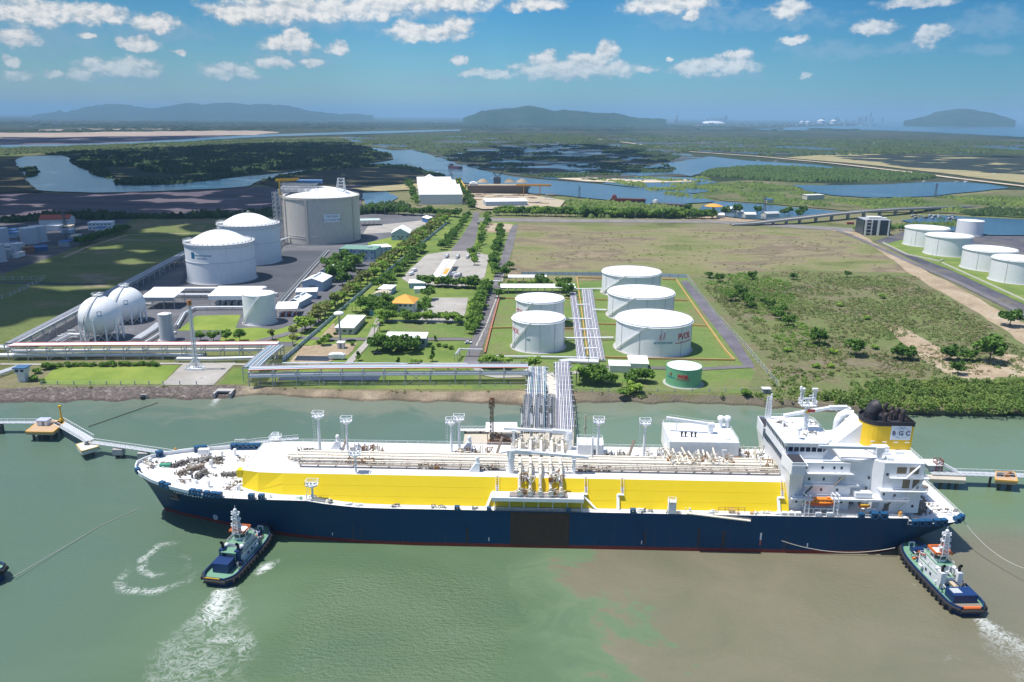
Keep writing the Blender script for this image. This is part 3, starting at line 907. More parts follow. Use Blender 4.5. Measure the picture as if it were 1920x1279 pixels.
cloud([(-500, 668), (-20, 668), (90, 650), (240, 560), (360, 480), (420, 430), (520, 414), (640, 392), (700, 352), (840, 334), (760, 306), (700, 285), (640, 268), (450, 272), (200, 284), (0, 296), (-500, 310)], 900, 62, 52, 3)
cloud([(820, 300), (900, 277), (1100, 272), (1240, 290), (1230, 322), (1060, 330), (900, 316)], 1500, 90, 72, 4)
cloud([(1540, 292), (1700, 291), (2100, 297), (2100, 344), (1860, 326), (1640, 306)], 1500, 95, 76, 5)
cloud([(-600, 255), (100, 258), (400, 255), (380, 262), (200, 268), (-600, 282)], 2000, 170, 135, 6)
# ================================================================ vegetation
LEAF = [leafm('leaf_dark', lin('#426526'), lin('#71943c')), leafm('leaf_mid', lin('#527a30'), lin('#86a544')), leafm('leaf_bright', lin('#72983a'), lin('#a8bf55')), leafm('leaf_olive', lin('#66713a'), lin('#9aa05a'))]
FOREST = leafm('leaf_mangrove', lin('#223518'), lin('#46602c'), .03)
SCRUBL = leafm('leaf_scrub', lin('#567032'), lin('#959c60'), .06)
BANKL = leafm('leaf_bank', lin('#4e7030'), lin('#839648'), .07)
BARK = paint('bark', (.16, .12, .085), .9)
def dome_cloud(name, x, y, z, r, h, rng, mat):
 """many small crowns as one mass"""
 n = len(x)
 a0 = rng.uniform(0, 6.28, n)
 vs = np.zeros((n, 11, 3))
 for j in range(5):
  a = a0 + j * 2 * math.pi / 5
  k1 = rng.uniform(.75, 1.2, n)
  k2 = rng.uniform(.5, .85, n)
  vs[:, j] = np.stack([x + r * k1 * np.cos(a), y + r * k1 * np.sin(a), z + h * rng.uniform(-.1, .15, n)], 1)
  a = a + .6
  vs[:, 5 + j] = np.stack([x + r * k2 * np.cos(a), y + r * k2 * np.sin(a), z + h * rng.uniform(.55, .85, n)], 1)
 vs[:, 10] = np.stack([x + rng.normal(0, .15, n) * r, y + rng.normal(0, .15, n) * r, z + h * rng.uniform(.9, 1.15, n)], 1)
 t = []
 for j in range(5):
  k_ = (j + 1) % 5
  t += [(j, k_, 5 + j), (k_, 5 + k_, 5 + j), (5 + j, 5 + k_, 10)]
 t = np.array(t)
 F = (np.arange(n)[:, None, None] * 11 + t[None]).reshape(-1, 3)
 return mesh_np(name, vs.reshape(-1, 3), F, mat)
def forest(name, px, spacing, r, h, seed, mat=FOREST, gate=None, z=3.0):
 g = np.random.default_rng(seed)
 pts = wiggle([G(x, y, z) for x, y in px], r * 3, r * 8)
 x, y = scatter(pts, spacing, g, .6)
 if gate:
  k_ = vnoise(x, y, gate[0], seed) * .6 + vnoise(x, y, gate[0] / 3, seed + 1) * .4 > gate[1]
  x, y = x[k_], y[k_]
 n = len(x)
 o = link(name, dome_cloud(name, x, y, np.full(n, z), r * g.uniform(.6, 1.3, n), h * g.uniform(.55, 1.2, n) * (.7 + .6 * vnoise(x, y, 90, 2)), g, mat))
 o['kind'] = 'stuff'
 return o
forest('mangrove_forest', [(140, 297), (200, 287), (330, 281), (480, 273), (600, 269), (640, 270), (690, 280), (727, 292), (700, 301), (650, 308), (560, 315), (480, 322), (420, 323), (330, 326), (270, 320), (240, 311), (195, 313), (150, 305)], 9, 7, 11, 11)
forest('mangrove_forest', [(213, 347), (232, 338), (330, 338), (400, 329), (462, 322), (480, 325), (400, 337), (300, 347)], 7, 5.5, 7, 12)
forest('mangrove_forest', [(140, 300), (160, 300), (200, 320), (215, 334), (200, 336), (170, 322), (140, 310)], 7, 5, 7, 13)
forest('mangrove_forest', [(36, 318), (62, 316), (74, 330), (52, 334)], 6, 5, 6, 14)
forest('mangrove_forest', [(486, 342), (530, 330), (600, 317), (690, 310), (760, 312), (800, 323), (836, 336), (810, 338), (760, 318), (690, 315), (600, 322), (520, 338)], 8, 5.5, 7, 15)
forest('mangrove_forest', [(1308, 326), (1340, 318), (1420, 314), (1480, 316), (1560, 319), (1640, 322), (1720, 328), (1765, 334), (1700, 338), (1600, 342), (1500, 341), (1400, 336), (1330, 331)], 8, 6, 8, 16, leafm('leaf_island', lin('#2f4a20'), lin('#566f38'), .03))
forest('mangrove_forest', [(820, 294), (870, 276), (960, 268), (1060, 270), (1200, 272), (1270, 288), (1250, 330), (1100, 340), (1000, 332), (930, 321), (868, 308)], 10, 7, 6, 17, gate=(110, .56))
SCF = leafm('leaf_far_scrub', lin('#33451f'), lin('#5d6e3a'), .012)
forest('wetland_scrub', [(640, 258), (900, 250), (1250, 256), (1560, 262), (1920, 266), (2300, 275), (2300, 290), (1700, 289), (1450, 293), (1290, 285), (1080, 270), (940, 268), (830, 288), (740, 280)], 20, 15, 8, 18, SCF, gate=(260, .5))
forest('wetland_scrub', [(-300, 294), (0, 291), (140, 291), (300, 283), (500, 274), (690, 274), (640, 262), (450, 263), (300, 269), (160, 275), (0, 279), (-300, 284)], 15, 12, 8, 19, SCF, gate=(150, .42))
forest('far_woodland', [(-600, 256), (700, 243), (1300, 246), (1600, 247), (1600, 242), (1400, 241), (1200, 232), (300, 229), (-600, 231)], 85, 62, 14, 20, leafm('leaf_far_wood', lin('#22331c'), lin('#3c4a2a'), .004), gate=(900, .5))
GRS = leafm('leaf_green_scrub', lin('#49602a'), lin('#7f9147'), .02)
forest('green_scrub', [(1300, 350), (1400, 342), (1480, 352), (1560, 372), (1740, 374), (1900, 362), (2300, 384), (2300, 412), (1920, 406), (1780, 399), (1620, 396), (1500, 386), (1360, 375)], 8, 5, 5, 21, GRS, gate=(70, .47))
forest('green_scrub', [(1060, 380), (1150, 384), (1262, 390), (1320, 400), (1290, 410), (1100, 408), (1050, 396)], 6, 5, 7, 22, GRS)
forest('green_scrub', [(1100, 335), (1300, 330), (1340, 340), (1310, 365), (1340, 378), (1270, 372), (1200, 352)], 9, 6, 5, 23, GRS, gate=(60, .5))
forest('treeline', [(0, 418), (100, 412), (240, 412), (420, 411), (550, 403), (552, 399), (420, 405), (240, 406), (100, 406), (0, 412)], 6, 5, 9, 24)
forest('treeline', [(680, 402), (760, 396), (770, 386), (690, 392)], 6, 5, 9, 25)
forest('green_scrub', [(1600, 432), (1720, 420), (1780, 418), (1790, 424), (1700, 430)], 5, 3.5, 5, 26, GRS)
forest('green_scrub', [(1800, 400), (1920, 396), (2200, 400), (2200, 410), (1920, 408), (1820, 406)], 6, 5, 7, 27)
def bushmass(name, px, spacing, r, h, nl, leaf, seed, mat, gate=None, z=3.0):
 g = np.random.default_rng(seed)
 pts = [G(x, y, z) for x, y in px]
 x, y = scatter(pts, spacing, g, .6)
 if gate:
  k_ = vnoise(x, y, gate[0], seed) * .6 + vnoise(x, y, gate[0] / 3, seed + 1) * .4 > gate[1]
  x, y = x[k_], y[k_]
 n = len(x)
 rr = r * g.uniform(.5, 1.35, n)
 hh = h * g.uniform(.5, 1.3, n)
 u = g.normal(size=(n, nl, 3))
 u /= np.linalg.norm(u, axis=2)[:, :, None]
 u[:, :, 2] = np.abs(u[:, :, 2])
 rad = g.uniform(.55, 1.05, (n, nl, 1)) ** .6
 C = np.stack([x, y, np.full(n, z)], 1)[:, None] + u * rad * np.stack([rr, rr, hh], 1)[:, None]
 o = link(name, leaf_cloud(name, C.reshape(-1, 3), leaf, g, mat))
 o['kind'] = 'stuff'
 return o
bushmass('mangrove_thicket', [(1480, 752), (1560, 757), (1640, 766), (1720, 771), (1920, 774), (2300, 780), (2300, 735), (1920, 716), (1850, 716), (1740, 715), (1660, 718), (1600, 735), (1520, 745)], 4.4, 3.5, 4.0, 105, .78, 31, BANKL)
bushmass('river_scrub', [(1330, 744), (1400, 744), (1480, 752), (1560, 757), (1600, 735), (1660, 718), (1560, 700), (1450, 690), (1440, 720), (1460, 738)], 4.2, 2.0, 1.8, 26, .8, 32, BANKL, gate=(24, .45))
bushmass('field_scrub', [(1320, 540), (1420, 530), (1660, 516), (1720, 535), (1790, 576), (1925, 662), (2200, 790), (2200, 765), (1920, 712), (1640, 712), (1500, 700), (1440, 672)], 3.9, 2.1, 1.6, 24, .68, 33, SCRUBL, gate=(30, .40))
bushmass('field_scrub', [(1310, 520), (1400, 512), (1480, 530), (1500, 600), (1560, 650), (1480, 660), (1400, 590)], 4.0, 2.0, 2.0, 34, .7, 34, LEAF[1], gate=(26, .42))
bushmass('field_scrub', [(955, 520), (1000, 430), (1290, 432), (1560, 436), (1640, 470), (1700, 512), (1480, 508), (1290, 516)], 13, 1.5, .8, 12, .8, 35, LEAF[3], gate=(40, .56))
bushmass('dry_scrub', [(1310, 530), (1500, 508), (1720, 520), (1925, 655), (2200, 780), (1920, 700), (1640, 712), (1460, 700), (1420, 640)], 4.2, 1.8, 1.1, 20, .65, 38, leafm('leaf_dry', lin('#6f6a4a'), lin('#9a9068'), .08), gate=(20, .46))
bushmass('bank_scrub', [(1060, 742), (1300, 746), (1480, 756), (1480, 750), (1300, 740), (1100, 736)], 4.2, 1.5, 1.4, 20, .7, 36, BANKL, gate=(16, .5), z=2.4)
bushmass('rock_weeds', [(0, 729), (330, 726), (470, 727), (700, 736), (980, 737), (980, 733), (700, 732), (470, 723), (0, 725)], 3.6, .9, .6, 12, .6, 37, LEAF[3], gate=(10, .55), z=2.9)
# ---- single trees: a few kinds, each with its own trunk and crown, then copied
def tree_kind(seed, height, spread, nleaf, leaf, mat, lobes=7, trunk_h=.35, shape='round'):
 g = np.random.default_rng(seed)
 b = MB()
 th = height * trunk_h
 b.cyl((0, 0, -.3), (g.normal(0, .1), g.normal(0, .1), th), height * .03, height * .02, 6)
 cs = []
 for i in range(lobes):
  a = 2 * math.pi * i / lobes + g.uniform(-.4, .4)
  k_ = g.uniform(.35, .8) if i else 0.0
  zz = height * g.uniform(.5, .8)
  if shape == 'cone':
   zz = height * (.35 + .6 * i / lobes)
   k_ = (1 - i / lobes) * .5
  c_ = np.array([spread * k_ * math.cos(a), spread * k_ * math.sin(a), zz])
  rr = spread * g.uniform(.38, .62)
  if shape == 'cone':
   rr = spread * (.75 - .5 * i / lobes)
  cs.append((c_, rr))
  b.cyl((0, 0, th * .9), tuple(c_ * .85), height * .014, height * .006, 5, caps=False)
 C = []
 per = nleaf // lobes
 for c_, rr in cs:
  u = g.normal(size=(per, 3))
  u /= np.linalg.norm(u, axis=1)[:, None]
  u[:, 2] = u[:, 2] * .75 + .12
  C.append(c_ + u * rr * g.uniform(.45, 1.08, (per, 1)) ** .7)
 C = np.concatenate(C)
 crown = leaf_cloud('crown', C, leaf, g, mat)
 me = D.meshes.new('trunk')
 me.from_pydata(b.v, [], b.f)
 me.materials.append(BARK)
 return me, crown
def palm_kind(seed, height, mat):
 g = np.random.default_rng(seed)
 b = MB()
 b.tube([(0, 0, -.3), (.15, .1, height * .5), (.35, .15, height)], .16, 6)
 vs, fs = [], []
 for i in range(14):
  a = i * 2.4
  up = g.uniform(.1, .9)
  L = g.uniform(2.4, 3.2)
  prev = None
  for j in range(5):
   t = j / 4
   p = np.array([.35 + math.cos(a) * L * t, .15 + math.sin(a) * L * t, height + up * L * .5 * t - 1.9 * t * t])
   wv_ = .5 * math.sin(math.pi * min(1, t * .85 + .15))
   n_ = np.array([-math.sin(a), math.cos(a), -.25]) * wv_
   k_ = len(vs)
   vs += [tuple(p + n_), tuple(p), tuple(p - n_ + np.array([0, 0, -.25 * wv_ * 2]))]
   if prev is not None:
    fs += [(prev, k_, k_ + 1, prev + 1), (prev + 1, k_ + 1, k_ + 2, prev + 2)]
   prev = k_
 me = D.meshes.new('trunk')
 me.from_pydata(b.v, [], b.f)
 me.materials.append(BARK)
 cr = D.meshes.new('crown')
 cr.from_pydata(vs, [], fs)
 cr.materials.append(mat)
 return me, cr
KIND = {
 'round': [tree_kind(s, 7.5, 3.6, 520, .95, LEAF[1]) for s in (1, 2, 3)],
 'dark': [tree_kind(s, 9, 4.4, 620, 1.1, LEAF[0]) for s in (4, 5)],
 'thin': [tree_kind(s, 8.5, 2.6, 300, .85, LEAF[3], 6, .45) for s in (6, 7, 8)],
 'bright': [tree_kind(s, 7, 3.3, 460, .95, LEAF[2]) for s in (9, 10)],
 'bush': [tree_kind(s, 3.2, 2.4, 380, .8, LEAF[1], 6, .15) for s in (11, 12)],
 'brightbush': [tree_kind(s, 3.0, 2.3, 360, .8, LEAF[2], 6, .15) for s in (13, 14)],
 'conifer': [tree_kind(s, 7, 2.0, 380, .75, LEAF[0], 8, .2, 'cone') for s in (15,)],
 'palm': [palm_kind(16, 6.0, LEAF[1])],
}
# each kind: its size in the photograph is set per tree by scale
PLANTS = []
def plant(kind, px, py, label, group=None, s=1.0, name='tree', z=3.0, cat=None, world=None):
 x, y = world or G(px, py, z)
 k_ = s * random.uniform(.85, 1.2) * (1.0 if 'bush' in kind else 1.1)
 PLANTS.append(dict(x=x, y=y, z=z, kind=kind, i=random.randrange(len(KIND[kind])), label=label, group=group, name=name, rz=random.uniform(0, 6.28),
     cat=cat or ('palm tree' if kind == 'palm' else 'bush' if 'bush' in kind else 'tree'), sc=(k_, k_ * random.uniform(.92, 1.08), k_ * random.uniform(.9, 1.1))))
def finish_plants(most=292):
 """the trees that show largest are things; those past them, far off, are one mass"""
 trees = sorted((p for p in PLANTS if p['name'] == 'tree'), key=lambda p: p['y'] / p['sc'][0] + (1e6 if p['y'] > 1200 else 0) - (400 if p['group'] is None else 0))
 far = trees[most:]
 for p in trees[:most] + [p for p in PLANTS if p['name'] != 'tree']:
  tr, cr = KIND[p['kind']][p['i']]
  t = thing(p['name'], p['label'], p['cat'], (p['x'], p['y'], p['z']), p['rz'], p['group'])
  t.scale = p['sc']
  link('trunk' if 'bush' not in p['kind'] else 'stem', tr, t)
  link('crown' if 'bush' not in p['kind'] else 'foliage', cr, t)
 mats, Vs, Fs, Ms, n0 = [], [], [], [], 0
 for p in far:
  for me in KIND[p['kind']][p['i']]:
   v = np.zeros(len(me.vertices) * 3)
   me.vertices.foreach_get('co', v)
   v = v.reshape(-1, 3) * np.array(p['sc'])
   c_, s_ = math.cos(p['rz']), math.sin(p['rz'])
   v = np.stack([v[:, 0] * c_ - v[:, 1] * s_ + p['x'], v[:, 0] * s_ + v[:, 1] * c_ + p['y'], v[:, 2] + p['z']], 1)
   m = me.materials[0]
   if m not in mats:
    mats.append(m)
   fs = [f for f in ([q_.vertices[:] for q_ in me.polygons]) if len(f) == 4]
   Vs.append(v)
   Fs.append(np.array(fs) + n0)
   Ms += [mats.index(m)] * len(fs)
   n0 += len(v)
 me = mesh_np('distant_trees', np.concatenate(Vs), np.concatenate(Fs), mats[0])
 for m in mats[1:]:
  me.materials.append(m)
 me.polygons.foreach_set('material_index', np.array(Ms, np.int32))
 link('distant_trees', me)['kind'] = 'stuff'
def row(kind, a, b, n, label, group, s=1.0, jit=2.0, name='tree'):
 A, B = Vector(G(*a)), Vector(G(*b))
 for i in range(n):
  p = A.lerp(B, (i + .5) / n) + Vector((random.uniform(-jit, jit), random.uniform(-jit, jit)))
  plant(random.choice(kind), 0, 0, label, group, s, name, world=(p.x, p.y))
def cluster(kind, pts, label, group, s=1.0, name='tree', jit=0):
 for p in pts:
  plant(random.choice(kind), p[0] + random.uniform(-jit, jit), p[1] + random.uniform(-jit, jit), label, group, (p[2] if len(p) > 2 else 1) * s, name)
# trees behind the long blue wall of the gas terminal
row(['thin', 'thin', 'bright'], (566, 628), (842, 412), 62, 'thin olive tree in the long double row beside the blue boundary wall', 'row of thin trees along the blue wall', 1.3, 2.6)
row(['thin', 'thin', 'round'], (548, 640), (828, 412), 50, 'thin olive tree in the long double row beside the blue boundary wall', 'row of thin trees along the blue wall', 1.2, 3)
# dark clump by the white sheds
cluster(['dark'], [(618, 505, 1.2), (632, 498, 1.2), (648, 500, 1.3), (664, 508, 1.2), (636, 518, 1.2), (650, 522, 1.2), (625, 528, 1.1), (642, 535, 1.1), (672, 498, 1.1), (612, 500, 1)], 'dark green tree in the dense clump between the white sheds and the green roofed building', 'dark clump beside the white sheds', 1.15)
# four small trees on the lawn behind the pipe rack
for i, (x, y, t_) in enumerate([(377, 640, 'leftmost of the four round trees on the lawn behind the lattice mast'), (401, 641, 'second small round tree from the lattice mast on the lawn'), (424, 640, 'third small round tree from the lattice mast, on the lawn'), (450, 641, 'tallest of the four round trees on the bright lawn by the small white tank')]):
 plant('round', x, y, t_, 'trees on the gas terminal lawn', 1.0 + .25 * (i == 3))
for x, y, t_ in [(549, 648, 'lone small tree at the bend of the terminal road beside the wall'), (511, 638, 'spindly little tree on the lawn right of the small white tank')]:
 plant('thin', x, y, t_, s=.85)
# the road beside the tank farm
row(['round', 'dark'], (887, 630), (912, 540), 18, 'leafy tree lining the left side of the road beside the tank farm', 'trees lining the tank farm road', .85, 1.6)
row(['round', 'bright'], (876, 630), (902, 545), 14, 'leafy tree lining the left side of the road beside the tank farm', 'trees lining the tank farm road', .8, 2)
row(['round', 'dark'], (922, 520), (940, 430), 26, 'tree in the green strip between the wide road and the narrow road', 'trees between the two roads', .9, 3)
row(['round', 'bright', 'dark'], (884, 500), (916, 405), 24, 'tree along the right kerb of the wide entrance road', 'trees along the entrance road', .9, 3)
row(['dark', 'round'], (830, 470), (878, 405), 22, 'tree along the left kerb of the wide entrance road', 'trees along the entrance road left kerb', .9, 2.5)
row(['round', 'bright', 'dark'], (800, 535), (910, 543), 26, 'tree in the leafy belt between the two concrete yards', 'leafy belt between the concrete yards', .95, 5)
row(['round', 'dark'], (712, 545), (792, 470), 22, 'tree in the row between the blue wall and the concrete yard', 'trees left of the concrete yard', .9, 2.5)
row(['round', 'bright'], (705, 603), (870, 607), 20, 'spreading tree in front of the orange roofed house beside the playing field', 'trees in front of the orange roofed house', .95, 4)
cluster(['dark', 'round'], [(700, 575), (712, 582), (690, 590), (722, 575), (706, 592), (680, 585), (729, 592), (795, 590), (800, 575), (803, 562)], 'tree in the thick grove around the orange roofed house', 'grove around the orange roofed house', 1.0)
cluster(['palm'], [(668, 588), (676, 580), (684, 596), (690, 580), (660, 585)], 'coconut palm beside the blue wall near the orange roofed house', 'coconut palms beside the blue wall', 1.2, 'palm_tree')
cluster(['palm'], [(707, 610), (712, 622), (703, 630)], 'coconut palm between the white flat roofed block and the playing field', 'coconut palms beside the playing field', 1.2, 'palm_tree')
cluster(['dark', 'round'], [(720, 655, 1.1), (708, 660), (735, 662), (770, 662), (751, 656), (778, 655, .8), (713, 648)], 'rounded tree in front of the long low white roofed building', 'trees in front of the long low building', .95)
cluster(['bush'], [(835, 652), (845, 655), (822, 650), (812, 655)], 'low bush beside the parked white car', 'bushes beside the parked car', .8, 'bush')
cluster(['brightbush'], [(776, 688), (783, 684)], 'yellow green bush behind the shore pipe rack', 'yellow green bushes behind the shore pipe rack', 1.2, 'bush')
cluster(['conifer'], [(811, 678, .9), (747, 684, .7), (816, 640, .5), (672, 676, .7)], 'small dark pointed tree on the grass of the middle compound', 'small pointed trees in the middle compound')
cluster(['bush', 'round'], [(640, 625, .6), (628, 628, .6), (608, 648, .9), (618, 640, .8), (598, 645, .7), (660, 648, .7), (560, 652, .7)], 'bush on the sandy ground around the floodlight mast', 'bushes round the floodlight mast', .9, 'bush')
row(['bright', 'round'], (905, 690), (950, 690), 7, 'bright tree at the foot of the tank farm, beside the white curved path', 'trees beside the curved white path', .85, 1.2)
cluster(['bright'], [(992, 694, 1), (1003, 692, 1.1), (983, 696, .9)], 'bright green tree where the pipes leave the tank farm for the jetty', 'bright trees at the jetty root', .9)
cluster(['round'], [(900, 600, .8), (895, 616, .8), (912, 580, .6)], 'small tree on the verge right of the tank farm road', 'small trees on the right verge', .8)
# shade trees at the river bank by the green tank
cluster(['palm'], [(1080, 722, 1.2), (1086, 714, 1)], 'bushy palm at the river end of the pipe bundle', 'palms at the end of the pipe bundle', 1.1, 'palm_tree')
cluster(['dark'], [(1105, 722, 1.1), (1118, 718, 1.1), (1130, 722), (1098, 712), (1180, 722), (1195, 716), (1210, 718, .9), (1148, 722, .8)], 'dark tree in the shady clump left of the green tank', 'shady clump left of the green tank', .85)
plant('palm', 1166, 728, 'short yellowish palm beside the big round bush on the bank', s=.7, name='palm_tree')
plant('brightbush', 1188, 736, 'big round yellow green bush on the river bank below the green tank', s=1.7, name='bush')
plant('bush', 1169, 742, 'low dark round bush at the edge of the bank stones', s=1.2, name='bush')
plant('bush', 1398, 742, 'dark bush alone on the bank right of the green tank', s=1.3, name='bush')
for x, y, t_ in [(945, 520, ''), (955, 505, ''), (1062, 555, ''), (935, 560, ''), (1050, 548, ''), (1012, 535, '')]:
 plant('dark', x, y, 'dark tree beside the white canopies at the back of the tank farm', 'trees beside the white canopies', .9)
row(['round', 'dark', 'bright'], (940, 540), (1075, 535), 20, 'tree in the hedge line behind the two smaller white tanks', 'trees behind the smaller white tanks', .7, 4)
# trees of the open scrub on the right
cluster(['dark'], [(1372, 565), (1392, 560, .9), (1400, 575), (1412, 580, .8), (1385, 548, .8), (1430, 570, .7), (1442, 580, .8), (1455, 592, .9), (1462, 600, .9), (1478, 612, 1), (1468, 588, .9), (1350, 530, .9), (1410, 525, .9), (1330, 522, .8)], 'dark bushy tree in the ragged line across the scrub right of the tank farm', 'ragged line of trees in the scrub', .85)
for x, y, s_, t_ in [(1536, 648, 1.25, 'dark tree alone in the scrub right of the tank farm, wide at the base'), (1604, 668, 1.0, 'dark tree in the middle of the scrub, left of the twin trees'), (1682, 674, 1.1, 'left one of the twin dark trees in the scrub'), (1700, 676, .9, 'right one of the twin dark trees in the scrub'),
    (1855, 682, 1.45, 'largest dark tree on the sandy clearing near the right edge'), (1812, 678, 1.0, 'dark tree left of the largest tree on the sandy clearing'), (1780, 676, .9, 'small dark tree by the sandy track in the clearing'), (1795, 702, .9, 'dark tree nearest the river thicket beside the track'),
    (1893, 612, 1.3, 'dark tree on the sand near the right edge of the photo'), (1588, 520, .6, 'tiny lone bush out in the open field'), (1487, 525, .6, 'lone bush in the middle of the scrub edge')]:
 plant('dark', x, y, t_, s=s_)
for x, y in [(1557, 690), (1562, 664), (1530, 690), (1477, 660), (1625, 600), (1655, 560), (1575, 575), (1640, 655)]:
 plant('brightbush', x, y, 'bright green bush among the brown scrub', 'bright bushes in the scrub', 1.0, 'bush')
# avenue on the highway and the left estate
row(['round', 'dark', 'bright'], (925, 404), (1345, 411), 96, 'leafy tree in the avenue along the highway behind the open field', 'avenue along the highway', 1.25, 4)
row(['round', 'bright'], (930, 398), (1330, 406), 70, 'leafy tree in the second row of the highway avenue', 'second row of the highway avenue', 1.25, 6)
row(['dark'], (690, 400), (860, 408), 36, 'dark tree in the belt in front of the white warehouse', 'dark belt in front of the white warehouse', 1.2, 6)
row(['dark', 'round'], (765, 345), (782, 388), 14, 'bright tree along the left wall of the white warehouse', 'trees beside the white warehouse', 1.3, 4)
row(['dark'], (855, 345), (890, 395), 18, 'dark tree between the white warehouse and the barge yard', 'trees between warehouse and barge yard', 1.2, 5)
row(['dark'], (150, 462), (240, 432), 26, 'dark tree in the row between the industrial estate and the green field', 'trees beside the industrial estate', .9, 3)
row(['dark', 'round'], (1600, 434), (1760, 432), 26, 'tree around the dark glass office block beside the bridge', 'trees around the dark office block', .8, 4)
cluster(['dark', 'round'], [(1275, 402), (1290, 398), (1300, 408), (1360, 405), (1382, 402), (1388, 396), (1420, 402), (1470, 405), (1480, 402), (1495, 404), (1505, 402), (1500, 408)], 'leafy tree among the riverside huts beside the bridge', 'trees among the riverside huts', 1.3)
row(['bush'], (95, 688), (300, 686), 26, 'clipped dark shrub in the hedge along the top of the bright lawn', 'hedge shrubs above the bright lawn', .7, 1, 'bush')
cluster(['bush'], [(88, 692, 1.3), (97, 692, 1.2), (64, 715, 1.1), (70, 700, 1.1), (80, 718, .8)], 'dark bush beside the blue topped guard tower on the bank', 'bushes beside the guard tower', 1.0, 'bush')
finish_plants()
# ================================================================ tanks
TW = paint('tank_white', (.80, .81, .82), .5, wear=.10, wcol=(.45, .42, .38))
TWD = paint('tank_white_worn', (.77, .78, .79), .55, wear=.34, wcol=(.36, .33, .29))
ROOFW = paint('roof_white', (.84, .84, .83), .55, wear=.08, wcol=(.5, .48, .44), streak=False)
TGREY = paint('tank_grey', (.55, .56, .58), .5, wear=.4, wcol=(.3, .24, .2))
STEEL = paint('galvanised_steel', (.46, .48, .50), .5)
STEELD = paint('dark_steel', (.14, .145, .16), .6)
STEELW = paint('white_steel', (.78, .79, .79), .5)
BLACK = paint('black_paint', (.02, .02, .024), .5)
REDP = paint('red_lettering', (.55, .02, .05), .5)
BLUEP = paint('blue_lettering', (.02, .09, .24), .5)
TEALP = paint('teal_lettering', (.02, .20, .30), .5)
GREENT = paint('tank_green', (.16, .42, .24), .5, wear=.25, wcol=(.05, .2, .1))
CONCM = paint('bare_concrete', (.42, .40, .385), .9, wear=.25, wcol=(.25, .22, .19))
CONCT = paint('tank_concrete', (.58, .535, .475), .9, wear=.35, wcol=(.33, .30, .265), var=.2)
ORANGE = paint('orange_paint', (.62, .30, .055), .6)
YELLOW = paint('crane_yellow', (.72, .42, .02), .5)
PIPEW = paint('pipe_white', (.74, .75, .76), .4)
PIPEL = paint('pipe_lilac', (.42, .40, .50), .45)
PIPEB = paint('pipe_blue', (.25, .40, .52), .45)
PIPEG = paint('pipe_grey', (.36, .38, .42), .45)
PIPER = paint('pipe_red', (.45, .09, .06), .5)
def arc(r, z, a0, a1, n=24):
 return [(r * math.cos(a0 + (a1 - a0) * i / n), r * math.sin(a0 + (a1 - a0) * i / n), z) for i in range(n + 1)]
def tank(cx, cy, r, h, label, group=None, shell=None, cone=.05, pipes=(-2.7, -2.1, -1.55, -.95, -.35, .6), stair=(-2.9, -1.9), girder=True, z=3.0, bands=0, name='storage_tank', base=True):
 t = thing(name, label, 'storage tank', (cx, cy, z), 0, group)
 sh = shell or TW
 b = MB()
 b.lathe([(r, 0), (r, h)], n=72)
 b.lathe([(r, h), (r + .12, h), (r + .12, h + .15), (r - .3, h + .15)], n=72, smooth=False)
 for i in range(bands):
  zz = h * (i + 1) / (bands + 1)
  b.lathe([(r, zz - .12), (r + .2, zz - .12), (r + .2, zz + .12), (r, zz + .12)], n=72, smooth=False)
 b.build('shell', sh, t)
 b = MB()
 b.lathe([(r - .02, h + .05), (r * .66, h + .05 + r * cone * .42), (r * .33, h + .05 + r * cone * .78), (.01, h + .05 + r * cone)], n=72)
 b.cyl((r * .1, 0, h + r * cone * .8), (r * .1, 0, h + r * cone + 1.0), .35)
 b.cyl((r * .75, -r * .2, h), (r * .75, -r * .2, h + 1.0), .35)
 b.build('roof', ROOFW, t)
 if girder:
  b = MB()
  b.lathe([(r, h - 1.0), (r + .75, h - .92), (r + .75, h - .78), (r, h - .7)], n=72, smooth=False)
  b.build('wind_girder', sh, t)
 for a in pipes:
  p = MB()
  c, s = math.cos(a), math.sin(a)
  p.cyl((c * (r + .22), s * (r + .22), .4), (c * (r + .22), s * (r + .22), h - .1), .12, n=6)
  p.build('riser_pipe', STEEL, t)
 b = MB()
 b.rail(arc(r - .1, h + .15, 0, 2 * math.pi, 40)[:-1], 1.05, .05, True, 9, False)
 b.build('roof_railing', STEEL, t)
 if stair:
  b = MB()
  n = int(h / .55)
  prev = None
  for i in range(n + 1):
   a = stair[0] + (stair[1] - stair[0]) * i / n
   p = Vector((math.cos(a) * (r + .6), math.sin(a) * (r + .6), .3 + (h - .3) * i / n))
   if prev is not None:
    b.bar(prev, p, .9, .14)
    b.bar(prev + Vector((math.cos(a), math.sin(a), 2.2)) * .45, p + Vector((math.cos(a), math.sin(a), 2.2)) * .45, .07)
   prev = p
  b.build('stair', sh, t)
 if base:
  b = MB()
  b.lathe([(r + 1.5, 0), (r + 1.3, .28), (r, .3)], n=72, smooth=False)
  b.build('foundation', CONCM, t)
 return t
def tank_px(pl, pr, py, ztop, label, pyr=None, **k):
 xa, ya = G(pl, py, ztop)
 xb, yb = G(pr, pyr or py, ztop)
 r = (xb - xa) / 2 * .995
 return tank((xa + xb) / 2, (ya + yb) / 2, r, ztop - 3.0, label, **k), r
def sign_on(t, r, text, size, ang, z, mat, sx=1.0, name='lettering', bold=.03):
 return lettering(text, size, mat, t, (ang, 0, z), bend=r, name=name, sx=sx, bold=bold)
WHT = 'white storage tanks of the tank farm'
A_, rA = tank_px(1129.6, 1239, 508, 21.0, 'broad white storage tank farthest back of the three stacked in a column', group=WHT)
B_, rB = tank_px(1141, 1264, 546, 21.0, 'broad white storage tank in the middle of the column of three', group=WHT)
